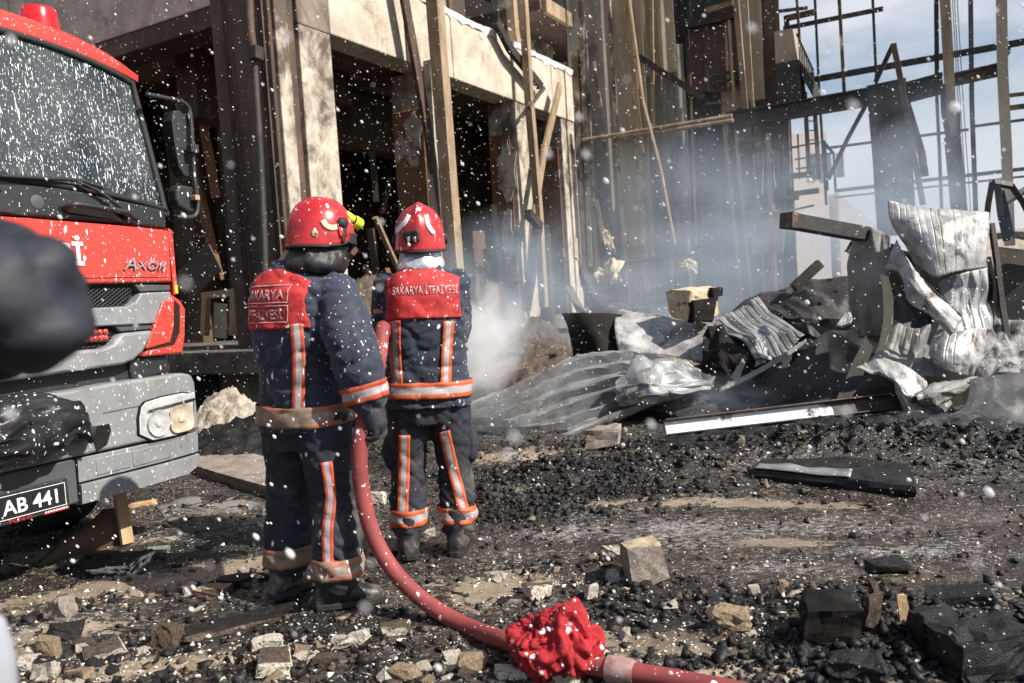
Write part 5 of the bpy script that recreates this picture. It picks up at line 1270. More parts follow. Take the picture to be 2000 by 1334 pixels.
# --- the firefighter with the silver neck cloth, seen square from behind
RP = g(843, 1086); RP.z = ground_h(RP.x, RP.y) + .01; rr = thing('person', 'firefighter in red helmet with silver neck cloth, seen square from behind beside the spray', 'person', RP + Vector((.012, 0, 0)), R(3), 'firefighters with the hose'); rr.rotation_euler = (0, R(1.9), R(3))
bpy.context.view_layer.update()
def loc(root, p): return root.matrix_basis.inverted() @ p
Y0 = RP.y
J = dict(shoulder_l=Vector((-.185, 0, 1.42)), shoulder_r=Vector((.168, 0, 1.42)), elbow_l=Vector((-.222, .05, 1.20)), elbow_r=Vector((.168, .06, 1.17)),
         wrist_l=Vector((-.10, .33, 1.14)), wrist_r=Vector((.10, .30, 1.08)), hip_l=Vector((-.10, 0, .84)), hip_r=Vector((.10, 0, .84)),
         knee_l=Vector((-.118, .03, .48)), knee_r=Vector((.128, .03, .48)), ankle_l=Vector((-.128, 0, .1)), ankle_r=Vector((.138, .01, .1)))
HR = Matrix.Translation((-.012, .03, 1.69)) @ Matrix.Rotation(R(6), 4, 'X')
B, jk, tro = build_person(rr, J, HR, sleeve_r=(.082, .082, .076, .068, .062))
bj = bvh_of(jk); bt = bvh_of(tro)
YK = yoke(bj, rr, 1.25, 1.535, .20, M_yoke)
surface_text('lettering', 'SAKARYA İTFAİYESİ', 0.060, 0.012, 1.372, bj, M_lettergrey, YK, 0.0105, width=0.60, bold=0.0012)
strip('tape', bj, rr, [(772, 626), (773, 690), (777, 752)], 22, M_tape); strip('tape', bj, rr, [(876, 628), (872, 690), (870, 750)], 21, M_tape)
band('hem_tape', bj, (0, 0, .882), (0, 0, 1), .085, M_tape, rr, 0.012, far=.3)
strip('tape', bt, rr, [(790, 850), (789, 930), (786, 1004)], 22, M_tape); strip('tape', bt, rr, [(868, 842), (886, 920), (906, 1002)], 22, M_tape)
for s in ('l', 'r'):
    a = J['ankle_' + s]; band('cuff_tape', bt, (a.x * 1.0, a.y, .205), (0, 0, 1), .088, M_tape, rr, 0.007, nu=40, far=.2)
    boot('boot', a + Vector((0, 0, 0)), R(-8 if s == 'l' else 14), M_boot, rr)
hand('glove', J['wrist_l'], (.4, .8, 0), (.5, -.2, -1), M_glove, rr, 1.05, thumb=-1); hand('glove', J['wrist_r'], (-.2, .9, 0), (-.5, -.2, -1), M_glove, rr, 1.05)
bm = bmesh.new(); limb(bm, [(-.205, .06, .62), (-.215, .02, .55), (-.2, .0, .47)], [.03, .045, .03], 10, 4); obj('pocket', bm, M_trouser, tro, smooth=True)
bm = bmesh.new(); limb(bm, [(.205, .06, .66), (.225, .03, .58), (.22, .0, .5)], [.03, .04, .03], 10, 4); obj('pocket', bm, M_trouser, tro, smooth=True)
curtain('neck_cloth', HR, 0, [(-.06, .105, .12, 0), (-.09, .104, .118, -.008), (-.115, .108, .12, -.02), (-.135, .118, .128, -.03), (-.165, .128, .135, -.035), (-.188, .122, .13, -.035), (-.20, .09, .09, -.03)], M_silver, rr, 3.0, amp=.022)
hm, hb = helmet_shell(HR, parent=rr, back=-.085, ear=-.085, rz=.152)
strip('reflective_chevron', hb, rr, [(799, 420), (790, 436), (774, 454)], 8, M_white, 0.003, 14, 4, hm)
strip('reflective_chevron', hb, rr, [(832, 420), (836, 440), (847, 456)], 8, M_white, 0.003, 14, 4, hm)
strip('rear_bracket', hb, rr, [(791, 467), (803, 463), (818, 461)], 24, M_rubber, 0.008, 10, 5, hm)
for x in (799, 811): strip('bracket_hook', hb, rr, [(x, 463), (x + 1, 473)], 4, M_chrome, 0.014, 5, 2, hm)
for s in (1, -1):
    bm = bmesh.new(); ball(bm, HR @ Vector((s * .134, .01, -.03)), .014, .026, .03); obj('ear_boss', bm, M_rubber, hm, smooth=True)
nz = thing('hose_nozzle', 'black hose nozzle held in front of the firefighter with the silver neck cloth', 'nozzle', RP, R(3))
bm = bmesh.new(); tube(bm, [(0.02, .42, 1.06), (.10, .55, 1.09), (.16, .65, 1.11), (.20, .72, 1.12)], [.03, .028, .026, .034], 12); obj('barrel', bm, M_darksteel, nz, smooth=True)
bm = bmesh.new(); tube(bm, [(.09, .52, 1.08), (.10, .50, 1.0), (.10, .47, .96)], [.018, .018, .02], 10); obj('grip', bm, M_rubber, nz, smooth=True)
kp = loc(nz, dep(909, 682, RP.y + .22)); bm = bmesh.new(); tube(bm, [kp + Vector((-.06, .12, .04)), kp], .009, 8); ball(bm, kp, .014, .014, .014); obj('lever', bm, M_rubber, nz, smooth=True)

# --- the nearer firefighter, turned to the right, carrying the hose on his hip
LP = (g(572, 1168) + g(668, 1190)) / 2 + Vector((0, 0.02, 0)); LP.z = ground_h(LP.x, LP.y) + .012; YAW = R(33)
ll = thing('person', 'nearer firefighter in muddy navy gear with yellow helmet lamp, holding the thick red hose', 'person', LP, -YAW, 'firefighters with the hose'); ll.rotation_euler = Euler((0, R(1.6), 0)).to_matrix().to_4x4().to_euler() if False else (R(.6), R(1.2), -YAW)
bpy.context.view_layer.update()
L_ = lambda px, py, Y: loc(ll, dep(px, py, Y))
fl, fr2 = loc(ll, g(568, 1168)), loc(ll, g(664, 1192))
J = dict(shoulder_l=Vector((-.19, 0.02, 1.42)), shoulder_r=L_(658, 572, 3.62), elbow_l=Vector((-.26, .12, 1.14)), elbow_r=L_(692, 690, 3.50), wrist_l=Vector((-.02, .36, .98)), wrist_r=L_(719, 784, 3.50),
         hip_l=Vector((-.10, 0, .84)), hip_r=Vector((.10, 0, .84)), knee_l=Vector((fl.x * .9 - .01, fl.y * .6 + .03, .48)), knee_r=Vector((fr2.x * .9, fr2.y * .6 + .03, .48)), ankle_l=Vector((fl.x, fl.y, .1)), ankle_r=Vector((fr2.x, fr2.y, .1)))
hc = loc(ll, dep(627, 452, 3.70)); HL = Matrix.Translation((hc.x, hc.y, hc.z)) @ Matrix.Rotation(R(-24), 4, 'Z') @ Matrix.Rotation(R(-3), 4, 'X')
TL = [(z, rx * .96, ry * 1.04, dy) for z, rx, ry, dy in TORSO]; ll_lean = 1
B, jk, tro = build_person(ll, J, HL, torso=TL, sleeve_r=(.092, .112, .113, .10, .086), leg_r=(.135, .122, .108, .112, .108))
bj = bvh_of(jk); bt = bvh_of(tro)
YK = yoke(bj, ll, 1.25, 1.52, .195, M_yoke)
for z, s_, w_ in ((1.40, 'SAKARYA', .9), (1.315, 'İTFAİYESİ', .78)):
    surface_text('lettering', s_, 0.06, -.02, z - .022, bj, M_lettergrey, YK, 0.0105, width=w_, bold=0.0012)
    for dz_ in (-.036, .036):
        grid_patch('lettering_border', lambda u, v, z=z, dz_=dz_: shoot(bj, (-.02 + (u - .5) * .27, 0, z + dz_ + (v - .5) * .005), (0, -1, 0), .010), 20, 1, M_lettergrey, YK, .0015)
    for dx_ in (-.135, .135):
        grid_patch('lettering_border', lambda u, v, z=z, dx_=dx_: shoot(bj, (-.02 + dx_ + (v - .5) * .005, 0, z + (u - .5) * .072), (0, -1, 0), .010), 10, 1, M_lettergrey, YK, .0015)
strip('tape', bj, ll, [(578, 632), (584, 700), (583, 810)], 26, M_tapemid)
band('hem_tape', bj, (0, 0, .862), (0, 0, 1), .092, M_tapedirty, ll, 0.014, far=.34)
ax_ = (J['wrist_r'] - J['elbow_r']).normalized(); cb = J['elbow_r'].lerp(J['wrist_r'], .80)
band('sleeve_tape', bj, cb, ax_, .075, M_tapemid, ll, 0.007, nu=40, far=.2)
strip('tape', bt, ll, [(637, 902), (646, 970), (640, 1040), (642, 1128)], 22, M_tapemid)
for s in ('l', 'r'):
    a = J['ankle_' + s]; band('cuff_tape', bt, (a.x, a.y, .185), (0, 0, 1), .09, M_tapedirty, ll, 0.008, nu=40, far=.22)
boot('boot', J['ankle_l'], R(0), M_boot, ll); boot('boot', J['ankle_r'], R(42), M_boot, ll)
hw = J['wrist_r']; hand('glove', hw + ax_ * .015, (ax_ + Vector((0.05, 0.1, 0))), loc(ll, dep(700, 840, 3.52)) - hw, M_glove, ll, 1.15, thumb=1)
hand('glove', J['wrist_l'], (.5, .7, -.2), (.3, -.2, -1), M_glove, ll, 1.1, thumb=-1)
curtain('neck_cloth', HL, 0, [(-.045, .108, .125, 0), (-.075, .108, .125, -.01), (-.10, .118, .13, -.015), (-.13, .132, .142, -.022), (-.16, .135, .145, -.028), (-.185, .12, .128, -.03), (-.20, .09, .095, -.02)], M_blackcloth, ll, 8.0, amp=.028)
hm, hb = helmet_shell(HL, parent=ll, crest=0.006, rz=.15, back=-.075, ear=-.07, front=-.005)
# crescent emblem and round sticker on the side of the helmet
strip('crescent_emblem', hb, ll, [(630, 430), (636, 440), (647, 445), (658, 443), (665, 436)], 11, M_creamsheet, 0.003, 14, 4, hm)
def disc_fn(u, v):
    a = 2 * PI * u; q = (615 + 6.5 * v * math.cos(a), 456 + 6.5 * v * math.sin(a)); Mi = ll.matrix_basis.inverted(); d_ = (Mi.to_3x3() @ ray(*q)).normalized(); h = hb.ray_cast(Mi @ CAM, d_)
    return None if h[0] is None else h[0] - d_ * .003
grid_patch('round_sticker', disc_fn, 20, 3, M_block, hm, .002)
strip('helmet_strap', hb, ll, [(671, 430), (672, 452), (668, 474)], 5, M_rubber, 0.008, 8, 2, hm)
strip('helmet_side_plate', hb, ll, [(660, 450), (668, 448), (674, 446)], 30, M_helmet, 0.006, 8, 5, hm)
bm = bmesh.new(); ball(bm, HL @ Vector((.118, .055, .03)), .02, .03, .026); obj('visor_hinge', bm, M_rubber, hm, smooth=True)
grid_patch('raised_visor', lambda u, v: HL @ Vector((.130 * math.sin((u - .5) * 1.9), .150 * math.cos((u - .5) * 1.9) + .008, -.06 + .05 * v)), 20, 6, M_rubber, hm, .004)
lp0, lp1 = L_(672, 418, 3.70), L_(703, 439, 3.78)
lam = bmesh.new(); dd = lp1 - lp0; tube(lam, [lp0, lp0 + dd * .1, lp0 + dd * .6, lp0 + dd * .66, lp0 + dd * .95, lp1], [.014, .022, .022, .028, .029, .026], 14); LM = obj('helmet_lamp', lam, M_lime, hm, smooth=True, auto=40)
bm = bmesh.new(); tube(bm, [lp0 + dd * .50, lp0 + dd * .58], [.0235, .0235], 14); tube(bm, [lp0 + dd * .97, lp1 + dd * .05], [.0275, .022], 14); obj('lamp_ring', bm, M_rubber, LM, smooth=True, auto=40)
bm = bmesh.new(); bar(bm, lp0 + dd * .3 + Vector((0, 0, -.02)), HL @ Vector((.115, .06, .04)), .02, .02); obj('lamp_bracket', bm, M_rubber, hm)

# --- somebody close to the lens at the left edge: only a bent elbow shows
pp = thing('person', 'out of focus person in black jacket at the left edge with a raised bent elbow', 'person', (-0.80, 0.70, 0), R(-8))
bpy.context.view_layer.update()
P3 = lambda px, py, Y: loc(pp, dep(px, py, Y))
J = dict(shoulder_l=Vector((-.2, 0, 1.44)), shoulder_r=P3(-150, 520, .80), elbow_l=Vector((-.3, .2, 1.3)), elbow_r=P3(62, 592, .76), wrist_l=Vector((-.05, .3, 1.5)), wrist_r=P3(-150, 690, .86),
         hip_l=Vector((-.10, 0, .84)), hip_r=Vector((.10, 0, .84)), knee_l=Vector((-.12, .03, .48)), knee_r=Vector((.12, .03, .48)), ankle_l=Vector((-.13, 0, .1)), ankle_r=Vector((.13, 0, .1)))
HP = Matrix.Translation((0, .06, 1.68)); build_person(pp, J, HP, coat=M_coat, trous=M_coat, sleeve_r=(.075, .070, .060, .060, .055), arm_k=.6)
bm = bmesh.new(); ball(bm, HP @ Vector((0, -.02, .055)), .086, .1, .10); obj('hair', bm, M_hair, pp, smooth=True)
hand('hand', J['wrist_r'], (-.3, .5, .6), (-1, 0, 0), M_skin, pp); hand('hand', J['wrist_l'], (.3, .5, .6), (1, 0, 0), M_skin, pp, thumb=-1)
for s, x in ((1, .13), (-1, -.13)): boot('boot', Vector((x, 0, .1)), R(5 * s), M_boot, pp)
hb_ = P3(-22, 1330, .80); bm = bmesh.new(); limb(bm, [P3(-16, 1215, .80), P3(-8, 1290, .80), P3(-10, 1420, .80)], [.012, .018, .022], 12, 6); obj('grey_side_pouch', bm, M_greycloth, pp, smooth=True)

# ------------------------------------------------------------------ hose and the red rag tied round its coupling
hp = []
for px, py, Y in ((748, 640, 4.02), (742, 690, 3.88), (727, 760, 3.66), (712, 820, 3.53), (702, 880, 3.50), (706, 950, 3.50), (722, 1025, 3.49), (752, 1090, 3.47), (797, 1146, 3.44), (852, 1190, 3.38), (915, 1225, 3.28)):
    hp.append(dep(px, py, Y))
for px, py in ((1000, 1256), (1090, 1284), (1180, 1305), (1300, 1325), (1420, 1348), (1600, 1388), (1900, 1460)):
    hp.append(g(px, py, 0.045))
pre = [rr.matrix_basis @ Vector(p) for p in ((0.02, .42, 1.06), (-.08, .38, 1.07), (-.22, .25, 1.06))]
hp = pre + hp
bm = bmesh.new(); tube(bm, spline(hp, 150), 0.0355, 16); tag(obj('fire_hose', bm, M_hose, smooth=True), 'thick red canvas fire hose curving from the firefighter down and along the ground', 'hose')
cp = g(1188, 1306, .045); c2 = g(1240, 1315, .045); bm = bmesh.new(); tube(bm, [cp, cp.lerp(c2, .8), c2], [.046, .046, .04], 16); tag(obj('hose_coupling', bm, M_dusty, smooth=True, auto=40, base=True), 'dusty pinkish hose coupling just right of the red rag', 'coupling')
bm = bmesh.new(); bmesh.ops.create_icosphere(bm, subdivisions=6, radius=1); rc = g(1086, 1288, 0.05)
for v in bm.verts:
    p = v.co.copy(); k = 1 + .20 * noise.noise(p * 1.7 + Vector((3, 1, 0)))
    q = Vector((p.x * 0.178, p.y * 0.12, p.z * 0.115)) * k
    q.z += 0.05 * math.exp(-((q.x - .055) / .06) ** 2) * max(0, p.z)
    wv = Vector((noise.noise(p * 1.6), noise.noise(p * 1.6 + Vector((5, 0, 0))), noise.noise(p * 1.6 + Vector((0, 7, 0)))))
    pw = p + wv * .5; th = math.atan2(p.y, p.x + .3)
    r1 = abs(noise.noise(Vector((pw.x * 2.6 + pw.z * 1.2, pw.y * 2.6, pw.z * 1.5)))) ** .8; r2 = abs(noise.noise(Vector((th * 4.5, pw.z * 1.6, pw.x * 1.5)))) ** .8; r3 = abs(noise.noise(Vector((pw.x * 11 + pw.z * 6, pw.y * 9, pw.z * 5)))) ** .8
    q += p * (0.050 * (r1 - .35) + 0.030 * (r2 - .35) + 0.010 * (r3 - .35))
    q = Matrix.Rotation(R(-12), 3, 'Z') @ q; v.co = rc + Vector((0, 0, .045)) + q
    v.co.z = max(v.co.z, -.01)
tag(obj('red_rag', bm, M_rag, smooth=True, base=True), 'crumpled crimson cloth bundled round the hose in the foreground', 'cloth')
# ------------------------------------------------------------------ crumpled sheet metal and wreckage
def cat2(rows, u, v):
    def cr(P, t):
        n = len(P) - 1
        if n == 0: return P[0]
        k = min(t * n, n - 1e-6); j = int(k); f = k - j
        g_ = lambda i: P[i] if 0 <= i <= n else (2 * P[0] - P[1] if i < 0 else 2 * P[n] - P[n - 1])
        a, b, c, d = g_(j - 1), g_(j), g_(j + 1), g_(j + 2)
        return 0.5 * ((2 * b) + (c - a) * f + (2 * a - 5 * b + 4 * c - d) * f * f + (3 * b - a - 3 * c + d) * f ** 3)
    return cr([cr(r, u) for r in rows], v)
def sheet(name, label, cat, rows, mat, nu=50, nv=30, ribs=0, amp=0.02, along='u', crush=0.03, cfreq=2.5, seed=0.0, thick=0.005, group=None, smooth=True, tear=0.0, facs=(1, 1), saw=False):
    """torn and buckled sheet through measured points; ribs run along u or v"""
    W_ = [[dep(*p) for p in r] for r in rows]
    G = [[cat2(W_, i / nu, j / nv) for i in range(nu + 1)] for j in range(nv + 1)]
    out = []
    for j in range(nv + 1):
        r = []
        for i in range(nu + 1):
            a = G[j][min(i + 1, nu)] - G[j][max(i - 1, 0)]; b = G[min(j + 1, nv)][i] - G[max(j - 1, 0)][i]
            n_ = a.cross(b); n_ = n_.normalized() if n_.length > 1e-9 else Vector((0, 0, 1))
            t = (j / nv if along == 'u' else i / nu); p = G[j][i]
            d = 0
            if ribs:
                ph = (t * ribs + 0.10 * noise.noise(p * 1.2 + Vector((seed, 0, 0)))) % 1.0
                if saw: d -= amp * ((ph / .95) ** 1.7 if ph < .95 else (1 - ph) / .05) - amp * .5
                else: d += amp * (1 if ph < 0.10 else (0.3 if ph < 0.15 or ph > .95 else 0))
            if crush:
                q = p * cfreq + Vector((seed * 3.1, seed, 2)); wu, wv = i / nu + .03 * noise.noise(q), j / nv + .03 * noise.noise(q + Vector((4, 0, 0)))
                d += crush * 0.8 * facet(abs(wu), abs(wv), 3.3 * facs[0], 2.7 * facs[1], seed) + crush * 0.45 * facet(abs(wu), abs(wv), 8.3 * facs[0], 6.1 * facs[1], seed + 9) + crush * 0.10 * noise.noise(q * 3)
            r.append(p + n_ * d)
        out.append(r)
    if tear:
        for j in range(nv + 1):
            for e, i_ in ((0, 1), (nu, nu - 1)): out[j][e] = out[j][e] + (out[j][i_] - out[j][e]) * tear * noise.noise(Vector((j * .9, e, seed)))
        for i in range(nu + 1):
            for e, j_ in ((0, 3), (nv, nv - 3)): out[e][i] = out[e][i] + (out[j_][i] - out[e][i]) * tear * noise.noise(Vector((i * .45, e, seed)))
    bm = bmesh.new(); V = [[bm.verts.new(p) for p in r] for r in out]
    for j in range(nv):
        for i in range(nu): bm.faces.new((V[j][i], V[j][i + 1], V[j + 1][i + 1], V[j + 1][i]))
    o = obj(name, bm, mat, smooth=smooth, auto=13, base=True); s = o.modifiers.new('s', 'SOLIDIFY'); s.thickness = thick
    return tag(o, label, cat, group)
sheet('corrugated_sheet', 'large grey corrugated roof sheet lying crumpled on the ground right of the firefighters', 'metal sheet',
      [[(880, 806, 8.9), (1000, 744, 9.0), (1110, 694, 9.1), (1205, 674, 9.0), (1300, 690, 8.8), (1392, 744, 8.4)],
       [(880, 828, 8.6), (1000, 786, 8.6), (1120, 738, 8.6), (1215, 716, 8.5), (1310, 725, 8.5), (1394, 746, 8.36)],
       [(886, 840, 8.3), (1005, 828, 8.2), (1110, 800, 8.2), (1205, 768, 8.15), (1300, 755, 8.2), (1393, 749, 8.3)],
       [(900, 846, 8.1), (1000, 858, 7.9), (1085, 862, 7.7), (1190, 822, 7.8), (1290, 784, 8.05), (1390, 753, 8.25)]],
      M_zinc, 110, 150, ribs=6, amp=0.105, crush=0.035, cfreq=1.7, seed=1.0, tear=.5, facs=(1.6, .7), saw=True)
sheet('folded_sheet', 'pale crushed fold of roof sheet at the right end of the large corrugated sheet', 'metal sheet',
      [[(1205, 742, 8.0), (1250, 706, 8.1), (1300, 700, 8.2), (1360, 722, 8.2)], [(1200, 770, 7.9), (1262, 745, 7.7), (1310, 748, 7.9), (1388, 747, 8.1)], [(1215, 790, 7.9), (1270, 785, 7.8), (1320, 775, 7.9), (1385, 752, 8.1)]],
      M_zinc, 40, 30, crush=0.085, cfreq=3.2, seed=5.0, tear=.3, facs=(1.0, 1.5), smooth=False)
sheet('grey_tank_sheet', 'smooth pale grey curved sheet behind the crest of the corrugated sheet', 'metal sheet',
      [[(1205, 606, 10.3), (1300, 618, 10.1), (1400, 640, 9.7)], [(1200, 640, 9.8), (1300, 650, 9.7), (1396, 668, 9.5)], [(1208, 690, 9.6), (1300, 694, 9.5), (1390, 716, 9.3)]], M_ashsheet, 40, 24, crush=0.03, seed=2.0)
sheet('black_bin_sheet', 'black curved sheet with a straight top edge standing behind the corrugated sheet', 'metal sheet',
      [[(1098, 612, 10.4), (1150, 611, 10.0), (1215, 613, 10.1)], [(1110, 650, 10.2), (1160, 655, 9.7), (1218, 650, 10.0)], [(1122, 710, 10.0), (1170, 708, 9.7), (1220, 700, 9.8)]], M_black, 30, 20, crush=0.02, seed=3.0)
sheet('curled_sheet', 'dark curled sheet rising to a point in the smoke below the cladding', 'metal sheet',
      [[(1127, 500, 12.2), (1160, 548, 12.1), (1195, 580, 12.0), (1240, 606, 12)], [(1129, 510, 12), (1152, 565, 11.8), (1182, 605, 11.8), (1225, 625, 11.8)], [(1140, 560, 12.1), (1150, 600, 12), (1175, 630, 12), (1200, 640, 12)]], M_sheetback, 30, 20, crush=0.05, seed=4.0)
sheet('torn_sheet', 'cream torn scrap of sheet hanging beside the curled dark sheet', 'metal sheet',
      [[(1160, 528, 12.6), (1190, 508, 12.6), (1222, 506, 12.7)], [(1163, 545, 12.4), (1192, 530, 12.3), (1216, 525, 12.5)], [(1182, 560, 12.5), (1195, 556, 12.4), (1212, 540, 12.5)]], M_creamsheet, 24, 18, crush=0.09, cfreq=3, seed=6.0, tear=.6)
sheet('torn_sheet', 'small cream scrap caught on the foot of the cladding', 'metal sheet',
      [[(1176, 445, 13.6), (1190, 450, 13.6)], [(1178, 478, 13.5), (1202, 500, 13.5)]], M_creamsheet, 12, 12, crush=0.08, cfreq=3, seed=7.0, tear=.5)
sheet('torn_sheet', 'cream patch of sheet hanging in the smoke above the pale block', 'metal sheet',
      [[(1328, 512, 13), (1345, 505, 13), (1364, 512, 13)], [(1330, 525, 13), (1346, 530, 13), (1360, 545, 13)]], M_creamsheet, 16, 12, crush=0.08, cfreq=3, seed=8.0, tear=.6)
sheet('corrugated_sheet', 'silvery corrugated panel slanting down in front of the charred roof sheet', 'metal sheet',
      [[(1394, 634, 9.2), (1436, 604, 9.3), (1482, 580, 9.3)], [(1418, 648, 8.9), (1462, 630, 8.9), (1506, 608, 8.95)], [(1452, 664, 8.7), (1498, 650, 8.65), (1542, 632, 8.7)], [(1474, 700, 8.5), (1522, 696, 8.45), (1572, 656, 8.5)]],
      M_zinc, 60, 44, ribs=9, amp=0.022, along='v', crush=0.04, seed=9.0, tear=.4)
sheet('edge_strip', 'thin bright sheet edge sweeping under the silvery corrugated panel', 'metal sheet', [[(1404, 758, 8.35), (1470, 726, 8.35), (1530, 690, 8.4), (1574, 662, 8.45)], [(1404, 768, 8.33), (1476, 734, 8.32), (1536, 698, 8.38), (1576, 668, 8.44)]], M_dullsheet, 30, 4, crush=.01, seed=4)
sheet('grey_scrap', 'grey folded flap below the silvery corrugated panel', 'metal sheet', [[(1482, 672, 8.6), (1500, 680, 8.55)], [(1474, 718, 8.5), (1498, 706, 8.5)]], M_zinc, 10, 10, crush=.02, seed=6)
sheet('grey_scrap', 'dark grey triangular flap right of the hunched black sheet', 'metal sheet', [[(1450, 700, 8.5), (1456, 706, 8.48)], [(1416, 752, 8.35), (1440, 752, 8.3)]], M_dullsheet, 10, 10, crush=.02, seed=8)
sheet('charred_roof_sheet', 'charred brown ribbed roof sheet arching behind the silvery panel', 'metal sheet',
      [[(1400, 622, 9.5), (1475, 578, 9.6), (1570, 552, 9.5), (1680, 536, 9.3)], [(1470, 600, 9.3), (1540, 592, 9.2), (1610, 585, 9.1), (1690, 585, 9)], [(1530, 625, 9), (1580, 640, 8.8), (1640, 640, 8.7), (1700, 650, 8.6)], [(1560, 665, 8.7), (1600, 700, 8.5), (1650, 710, 8.4), (1710, 720, 8.3)]],
      M_sheetback, 54, 40, ribs=5, amp=0.04, along='u', crush=0.07, seed=10.0)
sheet('charred_lump', 'black crumpled sheet hunched in the gap between corrugated sheet and silvery panel', 'metal sheet',
      [[(1372, 650, 9.1), (1410, 634, 9.1), (1460, 660, 9.0), (1480, 690, 8.9)], [(1368, 690, 8.7), (1410, 690, 8.5), (1450, 700, 8.5), (1486, 720, 8.6)], [(1376, 742, 8.6), (1420, 752, 8.4), (1460, 760, 8.4), (1500, 770, 8.4)]], M_black, 40, 34, crush=0.12, cfreq=2.6, seed=11.0)
sheet('charred_heap', 'black buckled sheets filling the hollow behind the long steel channel', 'metal sheet',
      [[(1440, 730, 8.8), (1540, 690, 8.7), (1640, 660, 8.6), (1740, 640, 8.2)], [(1400, 770, 8.5), (1520, 750, 8.2), (1640, 730, 8.1), (1750, 720, 7.8)], [(1380, 820, 8.1), (1500, 810, 7.9), (1640, 795, 7.8), (1760, 780, 7.6)]], M_sheetback, 60, 40, crush=0.16, cfreq=2.2, seed=12.0)
sheet('grey_scrap', 'small pale grey scrap showing among the charred sheets', 'metal sheet', [[(1650, 612, 8.3), (1670, 606, 8.3)], [(1630, 640, 8.2), (1662, 636, 8.2)]], M_dullsheet, 8, 8, crush=0.02, seed=2)
sheet('upright_dark_sheet', 'dark grey curved sheet standing upright under the charred square beam', 'metal sheet',
      [[(1668, 455, 8.2), (1705, 448, 8.0), (1740, 462, 7.9)], [(1656, 520, 8.1), (1700, 520, 7.9), (1738, 525, 7.8)], [(1660, 580, 8.1), (1700, 590, 7.9), (1735, 590, 7.8)], [(1672, 650, 8.1), (1700, 660, 8), (1730, 660, 7.9)]], M_dullsheet, 34, 34, crush=0.05, seed=13.0)
sheet('upright_dark_sheet', 'ragged dark flap sticking out at the left of the upright dark sheet', 'metal sheet', [[(1662, 470, 8.3), (1680, 462, 8.3)], [(1648, 492, 8.3), (1676, 500, 8.2)]], M_sheetback, 10, 10, crush=0.03, seed=3, tear=.5)
# the twisted white sheet
sheet('twisted_sheet', 'white ash covered upper flap of the torn sheet standing twisted at the right', 'metal sheet',
      [[(1734, 394, 7.75), (1790, 400, 7.65), (1860, 408, 7.6), (1927, 418, 7.7)], [(1740, 428, 7.7), (1795, 434, 7.5), (1862, 440, 7.42), (1928, 450, 7.6)], [(1760, 470, 7.6), (1806, 478, 7.35), (1868, 482, 7.3), (1929, 486, 7.5)], [(1786, 512, 7.55), (1824, 541, 7.3), (1870, 530, 7.28), (1930, 521, 7.5)]],
      M_ashsheet, 84, 44, ribs=15, amp=0.005, along='v', crush=0.03, cfreq=3, seed=14.0, tear=.25, facs=(.6, 1.0))
sheet('twisted_strip', 'broad pale scarf of sheet sweeping diagonally down across the twisted wreck', 'metal sheet',
      [[(1751, 468, 7.6), (1772, 505, 7.45), (1797, 540, 7.3), (1838, 582, 7.2), (1878, 624, 7.15)], [(1740, 498, 7.6), (1764, 516, 7.45), (1786, 562, 7.25), (1830, 600, 7.12), (1868, 640, 7.1)], [(1727, 525, 7.65), (1757, 534, 7.5), (1776, 588, 7.3), (1820, 618, 7.15), (1856, 657, 7.1)]], M_ashsheet, 60, 20, crush=0.022, seed=15.0, tear=.3)
sheet('twisted_strip', 'narrow upright cream edge strip left of the twisted wreck', 'metal sheet',
      [[(1722, 536, 7.65), (1728, 598, 7.6), (1718, 660, 7.55), (1704, 715, 7.5)], [(1733, 540, 7.55), (1746, 582, 7.5), (1738, 645, 7.45), (1722, 706, 7.4)]], M_creamsheet, 34, 10, crush=0.015, seed=16.0, tear=.3)
sheet('twisted_sheet', 'dark hollow sheet curving behind the pale diagonal scarf', 'metal sheet',
      [[(1736, 530, 7.75), (1770, 540, 7.8), (1800, 560, 7.8)], [(1748, 590, 7.7), (1785, 610, 7.75), (1820, 625, 7.75)], [(1752, 640, 7.6), (1790, 650, 7.65), (1830, 650, 7.65)]], M_sheetback, 24, 24, crush=0.03, seed=24.0)
sheet('twisted_sheet', 'glossy dark sheet with bright creases under the right half of the upper flap', 'metal sheet',
      [[(1838, 545, 7.6), (1885, 532, 7.62), (1929, 522, 7.65)], [(1845, 600, 7.45), (1888, 590, 7.55), (1928, 588, 7.6)], [(1852, 655, 7.35), (1894, 648, 7.45), (1927, 646, 7.55)]], M_zinc, 44, 34, ribs=5, amp=0.008, along='v', crush=0.075, seed=25.0, facs=(1.1, .6))
sheet('twisted_sheet', 'olive grey sheet with a sooty stain at the lower left of the twisted wreck', 'metal sheet',
      [[(1744, 622, 7.6), (1790, 642, 7.5), (1838, 622, 7.45)], [(1724, 680, 7.5), (1778, 700, 7.35), (1830, 676, 7.4)], [(1686, 718, 7.35), (1756, 732, 7.2), (1826, 738, 7.25)]], M_dullsheet, 50, 36, ribs=7, amp=0.005, along='v', crush=0.05, seed=17.0)
sheet('twisted_sheet', 'bright upright panel at the lower right of the twisted wreck', 'metal sheet',
      [[(1836, 626, 7.3), (1858, 650, 7.22), (1898, 642, 7.25), (1926, 640, 7.4)], [(1814, 684, 7.22), (1850, 690, 7.1), (1890, 690, 7.1), (1924, 690, 7.3)], [(1822, 708, 7.2), (1852, 724, 7.1), (1886, 733, 7.1), (1919, 737, 7.25)]], M_ashsheet, 44, 30, crush=0.02, seed=18.0, tear=.2, ribs=7, amp=.005, along='v')
